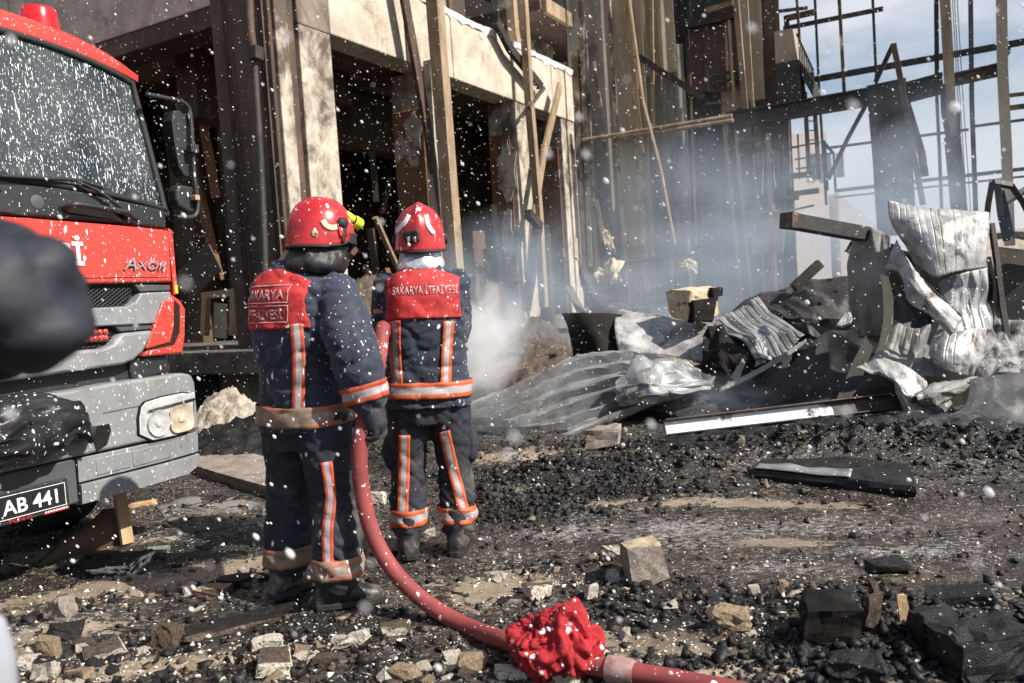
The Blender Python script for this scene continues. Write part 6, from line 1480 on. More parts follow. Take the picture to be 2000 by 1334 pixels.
sheet('twisted_sheet', 'dusty lower lip of the twisted wreck drooping over the steel channel', 'metal sheet',
      [[(1671, 713, 7.35), (1724, 702, 7.3), (1776, 726, 7.2), (1806, 742, 7.2)], [(1704, 724, 7.2), (1746, 736, 7.1), (1786, 755, 7.05), (1820, 762, 7.05)], [(1750, 744, 7.1), (1763, 768, 7.0), (1800, 780, 6.95), (1852, 776, 7.0)], [(1761, 800, 7.1), (1785, 813, 7.0), (1830, 817, 7.0), (1873, 818, 7.05)]], M_ashsheet, 54, 40, crush=0.04, cfreq=3, seed=19.0, tear=.3)
sheet('twisted_sheet', 'rolled ashy edge curling up at the right of the drooping lip', 'metal sheet',
      [[(1792, 768, 7.0), (1850, 746, 7.05), (1912, 735, 7.2)], [(1788, 778, 6.85), (1846, 764, 6.88), (1904, 748, 7.05)], [(1800, 792, 6.95), (1845, 786, 6.95), (1890, 764, 7.1)]], M_dullsheet, 40, 14, crush=0.04, seed=26.0, tear=.3)
sheet('cream_strip', 'curved cream strip leaning left of the twisted wreck over the channel', 'metal sheet',
      [[(1630, 790, 7.9), (1660, 722, 8.0), (1692, 655, 7.95)], [(1650, 800, 7.8), (1682, 745, 7.85), (1706, 680, 7.8)]], M_creamsheet, 24, 8, crush=0.012, seed=20.0)
sheet('wreck_backing', 'black sheet standing in for the dark hollows behind the twisted wreck', 'metal sheet',
      [[(1720, 470, 8.4), (1820, 500, 8.4), (1940, 500, 8.4)], [(1715, 620, 8.3), (1820, 640, 8.3), (1950, 640, 8.3)], [(1700, 790, 7.9), (1820, 800, 7.9), (1960, 800, 7.9)]], M_black, 40, 34, crush=0.10, seed=21.0)  # black sheet added where only shaded hollows are, shade put into its colour
sheet('fallen_panel', 'big sooty grey panel lying tilted on the ground at the right edge', 'metal sheet',
      [[(1895, 745, 7.06), (1960, 735, 6.96), (2060, 722, 6.85)], [(1880, 800, 6.79), (1960, 795, 6.63), (2060, 790, 6.53)], [(1800, 838, 6.74), (1930, 850, 6.53), (2070, 882, 6.31)]], M_sootpanel, 50, 30, crush=0.03, seed=22.0)
sheet('fallen_panel', 'black ash covered panel leaning behind the tilted grey panel at the right edge', 'metal sheet',
      [[(1920, 600, 7.70), (1980, 620, 7.60), (2060, 640, 7.49)], [(1920, 680, 7.38), (1980, 680, 7.28), (2060, 690, 7.17)], [(1900, 745, 7.17), (1970, 738, 7.06), (2060, 728, 6.96)]], M_ashchar, 40, 30, crush=0.10, cfreq=4, seed=23.0)
def wbar(name, label, cat, pts, w_, h_, mat, up=(0, 0, 1), group=None, bev=0.004):
    P = [dep(*p) for p in pts]; bm = bmesh.new()
    for a, b in zip(P, P[1:]): bar(bm, a, b, w_, h_, up=up)
    return tag(obj(name, bm, mat, base=True, bevel=bev), label, cat, group)
wbar('square_beam', 'charred square steel beam jutting left from the upright dark sheet', 'beam', [(1536, 430, 7.6), (1690, 458, 8.1)], 0.14, 0.135, M_sheetback)
tag(obj('beam_end_crust', (lambda bm: (bar(bm, dep(1535, 430, 7.58), dep(1546, 432, 7.62), .147, .142), bm)[1])(bmesh.new()), M_brown, base=True), 'brown crust of ash on the end of the charred square beam', 'crust')
wbar('short_beam', 'short black bar sticking up out of the charred roof sheet', 'beam', [(1550, 562, 9.2), (1602, 514, 9.2)], 0.09, 0.10, M_darksteel)
wbar('edge_rail', 'thin black bent rail along the right side of the twisted wreck', 'rail', [(1936, 436, 7.73), (1948, 520, 7.67), (1956, 590, 7.62), (1968, 660, 7.50), (1996, 715, 7.28)], 0.05, 0.04, M_darksteel)
wbar('diagonal_bar', 'black bar running diagonally through the middle of the twisted wreck', 'bar', [(1792, 540, 7.34), (1876, 618, 7.17)], 0.035, 0.03, M_darksteel)
# steel channel lying on the char, its wet white web facing the sun
ch = thing('steel_channel', 'long steel channel lying on the char with a gleaming white web', 'beam')
a, b = dep(1300, 838, 7.2), dep(1765, 784, 7.25)
bm = bmesh.new(); dv = (b - a).normalized(); upv = Vector((0, .5, 1)).normalized()
bar(bm, a, a.lerp(b, .70), 0.014, 0.125, up=upv); obj('web', bm, M_whitesteel, ch, bevel=.003)
bm = bmesh.new(); bar(bm, a.lerp(b, .7005), b, 0.014, 0.125, up=upv); o = obj('web', bm, M_darksteel, ch, bevel=.003); o['label'] = 'dark end of the channel web, shadow and soot put into its colour'  # right end darkened: the wreck's shadow and soot are put into the colour
sd_ = dv.cross(upv).normalized()
for k, nm in ((1, 'flange'), (-1, 'flange')):
    bm = bmesh.new(); o_ = upv * 0.069 * k + sd_ * .022; bar(bm, a + o_, b + o_, 0.085, 0.012, up=upv); obj(nm, bm, M_rust if k > 0 else M_darksteel, ch, bevel=.002)
# burnt slab on the wet ground
sl = thing('burnt_slab', 'flat blackened slab with one pale wet edge lying on the ground at the right', 'slab')
q = [g(1466, 938), g(1788, 972), g(1782, 925), g(1500, 908)]
bm = bmesh.new(); n = 40; rows = []
for i in range(n + 1):
    t = i / n; f0 = q[0].lerp(q[1], t); b0 = q[3].lerp(q[2], t); r = []
    for s_ in np.linspace(0, 1, 9):
        p = f0.lerp(b0, float(s_)); p.z = 0.075 + 0.018 * noise.noise(p * 4) + 0.01 * noise.noise(p * 14); r.append(p)
    r = [Vector((f0.x, f0.y, 0.0)) , Vector((f0.x + .01 * noise.noise(f0 * 9), f0.y - .02, 0.04))] + r + [Vector((b0.x, b0.y, 0))]
    rows.append(r)
V = [[bm.verts.new(p) for p in r] for r in rows]
for i in range(n):
    for j in range(len(V[0]) - 1): bm.faces.new((V[i][j], V[i + 1][j], V[i + 1][j + 1], V[i][j + 1]))
bm.faces.new([x for x in V[0]][::-1]); bm.faces.new(V[-1]); obj('slab_body', bm, M_char, sl, smooth=True, auto=40)
bm = bmesh.new(); rows = []
for i in range(25):
    t = 0.02 + .62 * i / 24; f0 = q[0].lerp(q[1], t); b0 = q[3].lerp(q[2], t); e = .35 + .15 * noise.noise(Vector((t * 7, 2, 0))) - .25 * max(0, t - .4)
    rows.append([f0.lerp(b0, s_) + Vector((0, 0, .085 + .018 * noise.noise(f0.lerp(b0, s_) * 4))) for s_ in (0.0, e * .5, max(.05, e))])
V = [[bm.verts.new(p) for p in r] for r in rows]
for i in range(24):
    for j in range(2): bm.faces.new((V[i][j], V[i + 1][j], V[i + 1][j + 1], V[i][j + 1]))
o = obj('pale_skin', bm, M_zinc, sl, smooth=True); m_ = o.modifiers.new('s', 'SOLIDIFY'); m_.thickness = .006
# bent frame and wrecked vehicle body behind it at the right edge
bf = thing('bent_steelwork', 'bent dark grey frame with ribbed legs rising behind the twisted wreck at the right edge', 'frame')
for pts, w_, m_ in (([(1938, 356, 9), (1930, 400, 9), (1926, 440, 9)], .06, M_darksteel), ([(1948, 360, 9), (1955, 420, 9), (1966, 470, 9)], .07, M_greysteel), ([(1940, 356, 9), (1975, 362, 9), (1996, 392, 9), (2020, 440, 9)], .06, M_darksteel), ([(1956, 372, 9.1), (1968, 420, 9.1), (1976, 460, 9.1)], .05, M_greysteel), ([(1958, 398, 9.4), (2030, 355, 9.4)], .06, M_greysteel)):
    bm = bmesh.new(); P = [dep(*p) for p in pts]
    for a_, b__ in zip(P, P[1:]): bar(bm, a_, b__, w_, w_, up=DY)
    obj('leg', bm, m_, bf)
vw = thing('wrecked_vehicle_body', 'cream and grey bent body panel of a burnt wreck at the right edge', 'wreck')
c0 = dep(1944, 470, 9.6)
bm = bmesh.new(); P = [dep(1944, 462, 9.6), dep(1985, 458, 9.5), dep(2080, 478, 9.3)]
for a_, b__ in zip(P, P[1:]): bar(bm, a_, b__, .5, .06)
obj('roof_rail', bm, M_dullsheet, vw)
bm = bmesh.new(); bar(bm, dep(1944, 500, 9.55), dep(2080, 516, 9.3), .05, .22); obj('side_panel', bm, M_creamsheet, vw, bevel=.02)
bm = bmesh.new(); bar(bm, dep(1940, 580, 9.6), dep(2080, 600, 9.4), .3, .8); obj('lower_body', bm, M_sheetback, vw, bevel=.04)

# ------------------------------------------------------------------ chunks of rubble
def chunk_mesh(sz, seed, flat=1.0, cut=0.25, n=16):
    rnd_ = random.Random(seed); bm = bmesh.new(); pts = []
    for sx in (-1, 1):
        for sy in (-1, 1):
            for z in (0, 1):
                for _ in range(2): pts.append(Vector((sx * (1 - cut * rnd_.random()) * sz[0] / 2, sy * (1 - cut * rnd_.random()) * sz[1] / 2, (z + (-cut if z else cut) * rnd_.random() * .6) * sz[2])))
    hull(bm, pts); return bm
def rough(bm, amp, seed, it=2):
    bmesh.ops.triangulate(bm, faces=bm.faces)
    bmesh.ops.subdivide_edges(bm, edges=bm.edges[:], cuts=it, use_grid_fill=True)
    for v in bm.verts:
        p = v.co; d = Vector((noise.noise(p * 14 + Vector((seed, 0, 0))), noise.noise(p * 14 + Vector((0, seed, 5))), noise.noise(p * 14 + Vector((3, 0, seed))))) + 0.7 * Vector((noise.noise(p * 50 + Vector((seed, 0, 0))), noise.noise(p * 50 + Vector((0, seed, 5))), 0))
        v.co = p + d * amp
def big(name, label, cat, px, py, wpx, hpx, mats, dpx=None, rz=None, tilt=0.0, seed=0, sink=.01, flat_top=None, roughness=.15, it=3):
    p = g(px, py); k = p.y / FPX * 1.02; sz = (wpx * k, (dpx or wpx * .6) * k, hpx * k); bm = chunk_mesh(sz, seed, cut=.3 if roughness < .06 else .5); rough(bm, roughness * min(sz), seed, it)
    sc_ = max(sz)
    for v in bm.verts: v.co /= sc_
    me = mesh_of(bm, name, mats if isinstance(mats, list) else [mats])
    if isinstance(mats, list):
        for f in me.polygons: f.material_index = 1 if f.normal.z > .55 else 0
    o = place(bpy.data.objects.new(name, me)); o.scale = (sc_,) * 3; o.location = (p.x, p.y + sz[1] / 2 * .8, ground_h(p.x, p.y) - sink); o.rotation_euler = (tilt, R(random.Random(seed).uniform(-8, 8)), R(rz if rz is not None else random.Random(seed).uniform(-25, 25)))
    return tag(o, label, cat)
big('stone_block', 'upright brown grey stone block, its sunlit top painted paler, right of the red rag', 'stone', 1268, 1152, 78, 92, [M_greystone, M_block], seed=3, rz=12, dpx=70, roughness=.05)  # top faces take a paler material, sunlight put into the colour
big('stone_block', 'rounded grey brown stone lying at the foot of the corrugated sheet', 'stone', 1188, 888, 78, 46, M_greystone, seed=4, roughness=.1)
big('plaster_slab', 'black topped slab with a crumbling cream edge, in front of the lorry', 'slab', 216, 1128, 108, 26, [M_cream, M_char], seed=5, rz=8, dpx=110)
big('plaster_block', 'cream block with a scorched top at the very bottom left of the hose bend', 'block', 526, 1326, 80, 44, [M_cream, M_brown], seed=6, rz=14, dpx=80)
big('plaster_block', 'long cream block just above the scorched topped block', 'block', 524, 1274, 66, 26, [M_cream, M_cream], seed=7, rz=2, dpx=40)
big('plaster_slab', 'thin tilted cream slab lying left of the black flat slab', 'slab', 198, 1284, 84, 30, [M_cream, M_brown], seed=8, rz=24, dpx=50, tilt=.3)
big('plaster_slab', 'narrow cream splinter right of the thin tilted slab', 'slab', 278, 1276, 38, 16, M_cream, seed=9, rz=30)
big('plaster_block', 'cream cube like block near the bottom left corner', 'block', 52, 1312, 52, 36, [M_cream, M_cream], seed=10, rz=20)
big('scorched_lump', 'rust streaked cream lump beside the cube like block', 'lump', 92, 1292, 44, 50, M_tan, seed=11)
big('scorched_lump', 'dark brown chunk with a white broken side near the bottom left corner', 'lump', 84, 1330, 54, 44, [M_cream, M_char], seed=12, rz=-15)
big('char_slab', 'large flat black slab with a scorched orange rim left of the near boot', 'slab', 455, 1250, 240, 20, [M_brown, M_char], seed=13, rz=12, dpx=90, roughness=.16)
big('round_stone', 'round dusty brown stone in front of the lorry', 'stone', 112, 1222, 64, 46, M_greystone, seed=14, roughness=.2)
big('char_lump', 'black cushion shaped lump below the round brown stone', 'lump', 116, 1254, 70, 30, M_char, seed=15, roughness=.2)
big('rusty_scrap', 'orange rusted crust of metal lying left of the near firefighter', 'scrap', 410, 1168, 74, 22, [M_rust, M_tan], seed=16, rz=-5)
big('char_lump', 'black disc like lump behind the orange rusted crust', 'lump', 452, 1150, 70, 28, M_char, seed=17)
big('brown_lump', 'large brown lump between the thin slab and the black flat slab', 'lump', 324, 1272, 56, 52, M_brown, seed=18, roughness=.2)
big('plaster_lump', 'brown lump with a cream broken underside beside the hose', 'lump', 772, 1246, 66, 28, [M_cream, M_brown], seed=19)
big('round_stone', 'rounded tan stone left of the red rag', 'stone', 915, 1318, 58, 48, M_tan, seed=20, roughness=.2)
big('plaster_lump', 'small clean cream cube in the puddle between the firefighters and the stone block', 'lump', 974, 1140, 30, 20, M_cream, seed=21)
big('plaster_lump', 'cluster of cream broken plaster on a brown lump above the red rag', 'lump', 1050, 1172, 66, 36, [M_cream, M_brown], seed=22)
big('plaster_shard', 'upright pointed cream shard above the red rag', 'shard', 1156, 1176, 26, 36, M_cream, seed=23, dpx=14)
big('plaster_shard', 'lone cream triangle on dark ground at lower right', 'shard', 1474, 1184, 28, 20, M_cream, seed=24, dpx=16)
big('cracked_lump', 'cracked tan and cream lump right of the stone block', 'lump', 1438, 1250, 70, 50, M_tan, seed=25, roughness=.25)
big('black_block', 'large square edged black block at lower right', 'block', 1628, 1282, 130, 92, M_black, seed=26, rz=-14, dpx=110, roughness=.08)
big('bark_piece', 'torn brown strip of board standing at the right side of the black block', 'board', 1700, 1272, 36, 104, M_brown, seed=27, dpx=18, rz=15, tilt=.2, roughness=.25)
big('wood_splinter', 'orange brown splintered stick right of the torn strip', 'stick', 1775, 1262, 22, 66, M_wood, seed=28, dpx=14, tilt=-.35)
big('char_boulder', 'dark grey boulder near the bottom right corner', 'boulder', 1840, 1290, 96, 76, M_char, seed=29, roughness=.15)
big('char_boulder', 'largest black boulder filling the bottom right corner', 'boulder', 1950, 1340, 170, 110, M_char, seed=30, dpx=130, roughness=.12)
big('char_boulder', 'wet black boulder at the bottom edge under the black block', 'boulder', 1690, 1345, 120, 60, M_char, seed=31, roughness=.2)
big('char_slab', 'thin dark slab casting shade above the bottom right boulders', 'slab', 1890, 1215, 130, 26, M_char, seed=32, dpx=50, rz=-22, tilt=.2)
big('char_lump', 'lone elongated black lump on the wet ground at right', 'lump', 1742, 1128, 92, 26, M_char, seed=33)
big('scorched_lump', 'dark curved shell with a cream inside behind the stone block', 'shell', 1200, 1112, 56, 34, [M_cream, M_char], seed=34)
big('wood_splinter', 'pale bare splinter on dark ground near the right edge', 'stick', 1836, 1174, 42, 8, M_wood, seed=35, dpx=8, rz=-18)
big('wood_splinter', 'pale splinter lying by the lorry bumper corner', 'stick', 278, 990, 56, 12, M_wood, seed=36, dpx=10, rz=30)
big('plaster_shard', 'cream shard under the raised arm side of the lorry bumper', 'shard', 428, 926, 34, 12, M_cream, seed=37)
big('plaster_shard', 'grey white tile piece on dark ground right of the scorched board', 'shard', 304, 1078, 48, 12, M_dullsheet, seed=38)
big('plaster_shard', 'stack of cream shards seen between the hose and the far firefighter', 'shard', 738, 985, 34, 30, M_cream, seed=39)
big('plaster_shard', 'broken cream plate between the legs of the far firefighter', 'shard', 840, 1050, 26, 22, M_cream, seed=40)
big('plaster_lump', 'pale lump left of the corrugated sheet foot by the far firefighter', 'lump', 934, 898, 26, 14, M_tan, seed=41)
for k, (px, py, w_, h_, mm, lb) in enumerate(((700, 1265, 44, 36, M_cream, 'jagged cream shard left of the hose bend'), (660, 1262, 30, 18, M_cream, 'small cream piece by the heel of the near boot'), (588, 1285, 34, 26, M_tan, 'round buff pebble among cream shards'), (640, 1300, 60, 22, M_brown, 'flat brown piece among cream shards'), (1000, 1330, 70, 26, M_cream, 'cream rubble under the left end of the red rag'), (1110, 1334, 60, 24, M_cream, 'cream rubble under the right end of the red rag'), (150, 1330, 60, 24, M_tan, 'tan lump cut by the bottom edge'), (790, 1330, 60, 30, M_tan, 'tan rubble at the bottom edge below the hose'), (880, 1290, 40, 26, M_cream, 'cream shell above the rounded tan stone'))):
    big('plaster_shard', lb, 'shard', px, py, w_, h_, mm, seed=60 + k)
big('masonry_block', 'pale masonry block with a black burnt side perched on the wreckage', 'block', 1350, 705, 80, 62, M_block, seed=50)
mb = bpy.data.objects[[o.name for o in bpy.data.objects if o.name.startswith('masonry_block')][0]]; COLr = mb; bpy.data.objects.remove(mb)
mbk = thing('masonry_block', 'pale masonry block with a black burnt front perched on the wreckage', 'block', dep(1357, 628, 9.7), R(28))
k = 9.7 / FPX
bm = chunk_mesh((86 * k, 70 * k, 70 * k), 51, cut=.34); rough(bm, .03, 3, 3); obj('block_body', bm, M_block, mbk)
bm = chunk_mesh((60 * k, 14 * k, 48 * k), 52, cut=.3); rough(bm, .022, 4, 3)
o = obj('burnt_face', bm, M_black, mbk); o.location = (-10 * k, -35 * k, -2 * k)
bm = chunk_mesh((26 * k, 12 * k, 18 * k), 53, cut=.12); rough(bm, .014, 5, 3)
o = obj('burnt_corner', bm, M_black, mbk); o.location = (28 * k, -33 * k, 46 * k)
# heaps behind: white plaster by the dock, scorched rubble in the smoke
def heap(name, label, c, rx, ry, h, mat, seed, cat='heap', n=46):
    bm = bmesh.new(); V = []
    for j in range(n + 1):
        r = []
        for i in range(n + 1):
            u, v = 2 * i / n - 1, 2 * j / n - 1; q = math.sqrt(u * u + v * v); p = Vector((c.x + u * rx, c.y + v * ry, 0))
            e = max(0, 1 - q ** 1.6); z = h * e * (1 + .5 * noise.noise(p * 2 + Vector((seed, 0, 0)))) + (0.09 * (abs(noise.noise(p * 4.2 + Vector((0, seed, 0))))) + .06 * noise.noise(p * 11) + .06 * abs(noise.noise(p * 25))) * min(1, e * 4)
            r.append(bm.verts.new((p.x, p.y, c.z + z - 0.03)))
        V.append(r)
    for j in range(n):
        for i in range(n): bm.faces.new((V[j][i], V[j][i + 1], V[j + 1][i + 1], V[j + 1][i]))
    return tag(obj(name, bm, mat, smooth=True, auto=50, base=True), label, cat)
heap('plaster_heap', 'heap of crumbled white plaster against the loading dock beyond the lorry', world(5.95, 6.75, .16), .5, .5, .42, M_whitepile, 2)
heap('char_heap', 'black char heap sloping up to the white plaster behind the concrete slab', world(5.7, 6.1, 0), 1.1, .75, .30, M_char, 14)
heap('plaster_heap', 'second white plaster heap right behind the near firefighter', world(7.2, 6.6, .16), .6, .55, .50, M_whitepile, 5)
heap('rubble_heap', 'brown scorched rubble heap behind the water spray', dep(1030, 690, 11.5) * Vector((1, 1, 0)), 1.0, 1.0, .95, M_brown, 8)
heap('rubble_heap', 'tan rubble heap at the foot of the cladding', dep(1300, 600, 13.5) * Vector((1, 1, 0)), 2.2, 1.2, .8, M_tan, 9)
heap('rubble_heap', 'dark rubble heap under the corrugated sheet', Vector((1.6, 9.2, 0)), 1.9, 1.0, .42, M_char, 10)
heap('rubble_heap', 'scorched rubble heap inside the first bay behind the firefighters', world(10.0, 8.0, .9), 1.5, 1.0, .8, M_brown, 12)
heap('char_heap', 'black char heap under the steel channel and twisted wreck', g(1640, 868), 1.9, .5, .20, M_char, 13)
big_slab = thing('concrete_slab', 'pale grey concrete slab lying flat between the lorry and the near firefighter', 'slab')
q = [g(385, 872), g(540, 915), g(560, 985), g(372, 925)]
bm = bmesh.new(); a = [bm.verts.new(p + Vector((0, 0, .085))) for p in q]; b = [bm.verts.new(Vector((p.x, p.y, -.02))) for p in q]
bm.faces.new(a); bm.faces.new(b[::-1])
for i in range(4): bm.faces.new((a[i], b[i], b[(i + 1) % 4], a[(i + 1) % 4]))
rough(bm, .012, 3, 5); obj('slab_body', bm, M_greystone, big_slab)
sheet('flattened_sheet', 'blue grey flattened sheet lying on the ground right of the lorry bumper', 'metal sheet', [[(300, 985, g(300, 985).y), (400, 968, g(400, 968).y), (520, 985, g(520, 985).y)], [(330, 1020, g(330, 1022).y), (420, 1030, g(420, 1032).y), (520, 1022, g(520, 1024).y)]], M_dullsheet, 24, 12, crush=.015, seed=5)
for k, (a_, b__, lb) in enumerate((((1000, 690, 10.5), (1045, 620, 10.9), 'burnt plank leaning on the brown heap behind the spray'), ((905, 740, 9.6), (1010, 700, 10.2), 'dark plank lying in the spray left of the corrugated sheet'), ((960, 735, 9.5), (1090, 690, 10.4), 'second dark plank crossing below the brown heap'), ((1110, 560, 12.5), (1150, 640, 12), 'thin burnt lath below the grey green board'))):
    wbar('burnt_plank', lb, 'plank', [a_, b__], .12, .04, M_brown)

# loose chunks, one object each, described by what they lie near
LM = [('the near firefighter', g(620, 1180)), ('the far firefighter', g(850, 1090)), ('the red rag', g(1084, 1290)), ('the stone block', g(1268, 1150)), ('the black block', g(1628, 1280)), ('the burnt slab', g(1620, 950)), ('the corrugated sheet', g(1060, 870)),
      ('the lorry bumper', g(230, 1050)), ('the cracked lump', g(1438, 1250)), ('the black flat slab', g(455, 1252)), ('the bottom left corner', g(60, 1320)), ('the bottom right corner', g(1940, 1320)), ('the hose bend', g(840, 1230)), ('the steel channel', g(1500, 860)), ('the concrete slab', g(450, 920)), ('the twisted wreck', g(1850, 860)), ('the puddle', g(950, 1150)), ('the bare wet ground', g(1600, 1080))]
ZN = [(280, 1290, 520, 60, 46, .22), (600, 1290, 300, 60, 34, .34), (880, 1310, 260, 40, 18, .34), (1100, 1140, 260, 70, 26, .35), (1330, 1200, 300, 90, 22, .25), (240, 1170, 300, 50, 22, .3), (1350, 890, 500, 50, 40, .22), (1700, 870, 400, 40, 34, .18), (1000, 960, 260, 60, 20, .25), (1720, 1230, 420, 110, 22, .12), (420, 1010, 200, 60, 8, .3), (450, 850, 150, 40, 14, .3)]
rng = random.Random(11); used = {}
protos = {}
for kk, mm in (('cream', M_cream), ('brown', M_brown), ('black', M_char), ('tan', M_tan)):
    protos[kk] = []
    for s_ in range(7):
        r7 = random.Random(500 + s_); bm = bmesh.new(); zz = (.2, .36, .55, .7)[s_ % 4]
        hull(bm, [Vector((r7.gauss(0, .36), r7.gauss(0, .28), zz * (.5 + r7.gauss(0, .36)))) for _ in range(13)]); rough(bm, .07, s_ * 3.7, 2)
        protos[kk].append(mesh_of(bm, kk + '_chunk', [mm]))
for zx, zy, zw, zh, cnt, cr_ in ZN:
    done = 0; tries = 0
    while done < cnt and tries < cnt * 12:
        tries += 1
        px, py = zx + rng.uniform(-.5, .5) * zw, min(1345, zy + rng.gauss(0, .45) * zh); p = g(px, py)
        r_ = rng.random(); kk = 'cream' if r_ < cr_ else ('black' if r_ < cr_ + (1 - cr_) * .5 else ('brown' if r_ < cr_ + (1 - cr_) * .8 else 'tan'))
        s_ = rng.uniform(.024, .066) * (1.4 if rng.random() < .12 else 1) * (1 + max(0, p.y - 4) * .12); pi = rng.randrange(7)
        lm = min(LM, key=lambda q_: (q_[1] - p).length)
        dv_ = p - lm[1]; side = ('right of' if dv_.x > 0 else 'left of') if abs(dv_.x) > abs(dv_.y) else ('beyond' if dv_.y > 0 else 'in front of')
        size_ = 'tiny' if s_ < .035 else 'small' if s_ < .048 else 'medium' if s_ < .064 else 'big'
        shp = ('flat', 'low', 'blocky', 'tall')[pi % 4]; lb_ = f'{size_} {shp} {kk} chunk of rubble {side} {lm[0]}'
        if lb_ in used: continue
        used[lb_] = 1; done += 1
        o = place(bpy.data.objects.new(kk + '_chunk', protos[kk][pi])); o.scale = (s_ * rng.uniform(.8, 1.3), s_ * rng.uniform(.8, 1.2), s_ * rng.uniform(.7, 1.1))
        o.location = (p.x, p.y, ground_h(p.x, p.y) - .006); o.rotation_euler = (rng.uniform(-.7, .7), rng.uniform(-.7, .7), rng.uniform(0, 6.28))
        tag(o, lb_, 'rubble', f'{kk} chunks of rubble on the ground')
# finer litter nobody could count
def litter(name, mat, n, s0, s1, seed, dens, label):
    r = np.random.default_rng(seed); Vs, Fs, off = [], [], 0; var = []
    for k in range(6):
        bm = bmesh.new(); rr_ = random.Random(seed * 10 + k); hull(bm, [Vector((rr_.gauss(0, .5), rr_.gauss(0, .5), rr_.gauss(0, .3))) for _ in range(8)]); bmesh.ops.triangulate(bm, faces=bm.faces); bm.verts.index_update()
        var.append((np.array([v.co[:] for v in bm.verts]), np.array([[v.index for v in f.verts] for f in bm.faces]))); bm.free()
    c = 0
    while c < n:
        y = r.uniform(2.1, 9.2); x = r.uniform(-.85, .85) * y
        if r.random() > dens(x, y): continue
        s_ = s0 * (s1 / s0) ** (r.random() ** 2.6); V, F = var[r.integers(6)]; a = r.uniform(0, 6.28); ca, sa = math.cos(a), math.sin(a)
        M = np.array([[ca, -sa, 0], [sa, ca, 0], [0, 0, 1]]) * s_
        Vs.append(V @ M.T + np.array([x, y, ground_h(x, y) + s_ * .15])); Fs.append(F + off); off += len(V); c += 1
    V = np.concatenate(Vs); F = np.concatenate(Fs); me = bpy.data.meshes.new(name)
    me.vertices.add(len(V)); me.vertices.foreach_set('co', V.ravel()); me.loops.add(F.size); me.loops.foreach_set('vertex_index', F.ravel().astype(np.int32)); me.polygons.add(len(F)); me.polygons.foreach_set('loop_start', np.arange(0, F.size, 3, dtype=np.int32)); me.update(calc_edges=True); me.validate()
    me.materials.append(mat); o = place(bpy.data.objects.new(name, me)); return stuff(o, label)
LITB = blobs([(330, 1290, 1.0, .30, .2), (650, 1280, .6, .22, 0), (900, 1320, .6, .15, 0), (1130, 1150, .5, .3, 0), (1400, 900, 2.0, .45, -.3), (1850, 880, 1.2, .5, -.3), (300, 1150, .8, .25, .3), (1050, 960, 1.0, .5, -.2), (1350, 1210, .9, .25, -.1), (1750, 1230, 1., .35, -.1)])
def d_char(x, y): return min(1, .22 + ev(LITB, x, y)) * (1 - .85 * ev(TB, x, y)) * (1 - .8 * ev(WB, x, y))
CRB = blobs([(330, 1290, .9, .22, .2), (640, 1280, .5, .18, 0), (900, 1325, .5, .12, 0), (1120, 1160, .4, .2, 0), (1200, 920, .8, .3, -.2), (1650, 870, 1.5, .3, -.3), (250, 1160, .6, .15, .3), (1400, 1240, .5, .12, -.1)])
def d_cream(x, y): return min(1, .05 + .9 * ev(CRB, x, y))
litter('char_litter', M_char, 15000, .006, .045, 1, d_char, 'loose black char crumbs strewn over the yard')
MB_ = blobs([(1500, 880, 1.7, .30, -.35), (1850, 885, 1.2, .34, -.3), (1130, 930, .8, .24, -.2), (1230, 960, .5, .15, -.2), (1000, 990, .4, .3, 0), (1700, 1290, .5, .2, 0)])
litter('char_clumps', M_char, 8000, .012, .055, 7, lambda x, y: ev(MB_, x, y), 'black char clumps heaped along the foot of the wreckage')
litter('brown_litter', M_brown, 6500, .006, .032, 2, d_char, 'loose scorched brown crumbs strewn over the yard')
litter('foam_residue', M_cream, 9000, .0025, .011, 9, lambda x, y: .35 + .65 * ev(AB, x, y), 'white flecks of foam and ash settled all over the ground')
litter('plaster_litter', M_cream, 6000, .004, .024, 3, d_cream, 'loose cream plaster crumbs strewn over the yard')

# ------------------------------------------------------------------ foam flecks falling through the air
def flecks():
    r = np.random.default_rng(5); P = []
    n = 30000
    while len(P) < n:
        y = 0.9 + 10.5 * r.random() ** 0.62; x = r.uniform(-1, 1) * (0.85 * y + .6); z = r.uniform(0.05, 6.2)
        P.append((x, y, z))
    for _ in range(95): y = r.uniform(.38, 1.5); P.append((r.uniform(-1, 1) * .66 * y, y, 1.36 + r.uniform(-.47, .40) * y))
    P = np.array(P); n = len(P)
    s = 0.0021 * np.exp(r.normal(0, .62, n)); s = np.minimum(s, .0062); s[-95:] = np.clip(s[-95:], .0009, .0023)
    bm = bmesh.new(); bmesh.ops.create_icosphere(bm, subdivisions=1, radius=1); bm.verts.index_update()
    oct_ = np.array([v.co[:] for v in bm.verts]); F0 = np.array([[v.index for v in f.verts] for f in bm.faces]); bm.free()
    st = r.uniform(0.9, 1.5, n); V = oct_[None] * s[:, None, None]; V[:, :, 2] *= st[:, None]
    V[:, :, 0] -= V[:, :, 2] * .45
    V = (V + P[:, None]).reshape(-1, 3); F = (F0[None] + (np.arange(n) * 12)[:, None, None]).reshape(-1, 3)
    me = bpy.data.meshes.new('foam_flecks'); me.vertices.add(len(V)); me.vertices.foreach_set('co', V.ravel()); me.loops.add(F.size); me.loops.foreach_set('vertex_index', F.ravel().astype(np.int32)); me.polygons.add(len(F)); me.polygons.foreach_set('loop_start', np.arange(0, F.size, 3, dtype=np.int32)); me.update(calc_edges=True)
    me.polygons.foreach_set('use_smooth', [True] * len(F)); me.materials.append(M_foam); o = place(bpy.data.objects.new('foam_flecks', me)); stuff(o, 'white foam flecks drifting down through the air')
flecks()

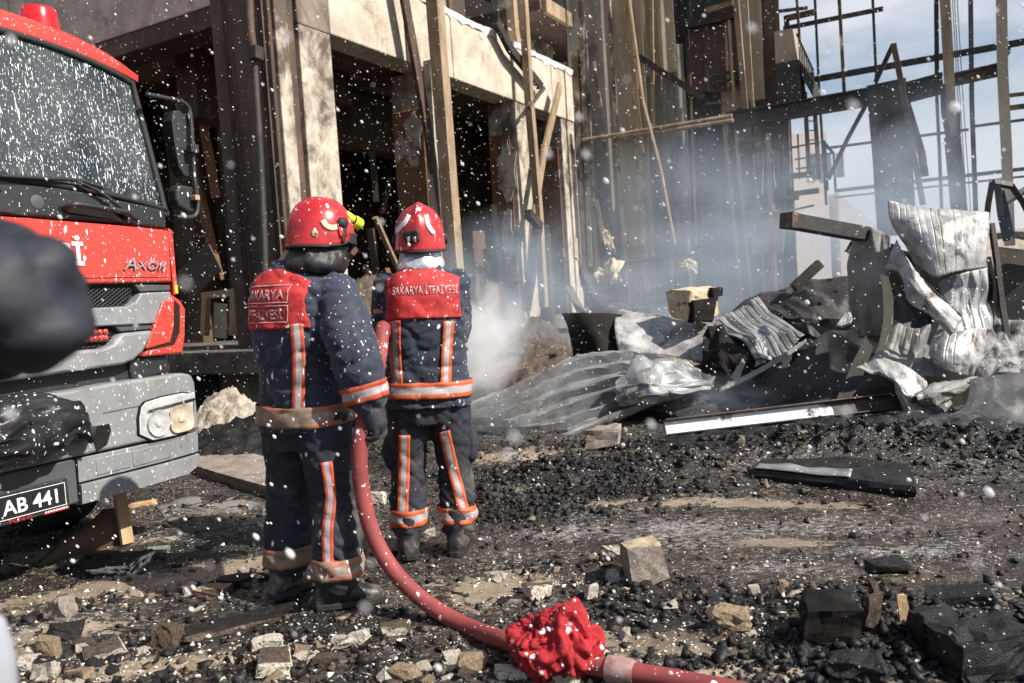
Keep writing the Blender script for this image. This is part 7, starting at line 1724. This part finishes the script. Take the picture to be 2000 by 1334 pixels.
# ------------------------------------------------------------------ smoke and spray
def smoke(name, label, c, rad, dens, col=(.75, .87, 1.0), seed=0.0, nscale=2.2, lo=.40, hi=.70, rot=(0, 0, 0), aniso=-0.3):
    bm = bmesh.new(); bmesh.ops.create_icosphere(bm, subdivisions=3, radius=1)
    m = bpy.data.materials.new(name + '_volume'); m.use_nodes = True; nt = m.node_tree; nt.nodes.clear()
    o_ = nn(nt, 'ShaderNodeOutputMaterial'); v = nn(nt, 'ShaderNodeVolumePrincipled'); v.inputs['Color'].default_value = (*col, 1); v.inputs['Anisotropy'].default_value = aniso
    v.inputs['Anisotropy'].default_value = aniso
    t = nn(nt, 'ShaderNodeTexCoord'); ln = nn(nt, 'ShaderNodeVectorMath', operation='LENGTH'); nt.links.new(t.outputs['Object'], ln.inputs[0])
    f = mapr(nt, ln.outputs['Value'], 0.1, 0.98, 1.0, 0.0); f = math_(nt, 'POWER', f, 1.3)
    mp_ = nn(nt, 'ShaderNodeMapping'); mp_.inputs['Location'].default_value = (seed, seed * 2, seed * .5); nt.links.new(t.outputs['Object'], mp_.inputs[0])
    nz_ = mapr(nt, noi(nt, mp_.outputs[0], nscale, 4, .6, .4), lo, hi)
    nt.links.new(math_(nt, 'MULTIPLY', math_(nt, 'MULTIPLY', f, nz_), dens), v.inputs['Density']); nt.links.new(v.outputs[0], o_.inputs['Volume'])
    o = obj(name, bm, m, smooth=True); o.location = c; o.scale = rad; o.rotation_euler = rot; return stuff(o, label)
smoke('smoke', 'thin bluish smoke drifting across the burnt hall', dep(1530, 470, 12.6), (4.2, 2.2, 2.1), 0.75, seed=1, nscale=2.0)
smoke('smoke', 'bluish smoke rising round the hanging plate', dep(1790, 340, 12.2), (1.6, 1.6, 1.6), 0.65, seed=3)
smoke('smoke', 'bluish smoke hanging low before the third column', dep(985, 560, 10.6), (1.5, 1.4, 1.1), 1.0, seed=5, nscale=1.8)
smoke('smoke', 'bluish smoke hanging low behind the corrugated sheet', dep(1230, 590, 11.0), (2.2, 1.2, .8), 1.0, seed=7, nscale=1.8)
smoke('smoke', 'small blue wisp over the channel', dep(1400, 775, 8.0), (.7, .5, .28), 0.8, seed=9)
smoke('water_spray', 'white fan of water spray in front of the far firefighter', dep(942, 668, 6.6), (.42, .9, .55), 6.0, col=(1, 1, 1), seed=11, nscale=2.4, lo=.36, hi=.66, rot=(0, R(28), 0), aniso=-.4)
smoke('water_spray', 'thin white mist below the water spray', dep(925, 740, 6.6), (.36, .8, .25), 1.4, col=(1, 1, 1), seed=13, lo=.3, hi=.7, aniso=-.4)
smoke('smoke', 'pale haze of smoke behind the steel frame', dep(1660, 420, 22), (7, 4.5, 4.2), 0.16, seed=15, nscale=1.4)
smoke('smoke', 'thin blue smoke climbing the cladding wall', dep(1350, 380, 13.8), (3.0, 1.6, 2.4), 0.16, seed=17, nscale=1.5)
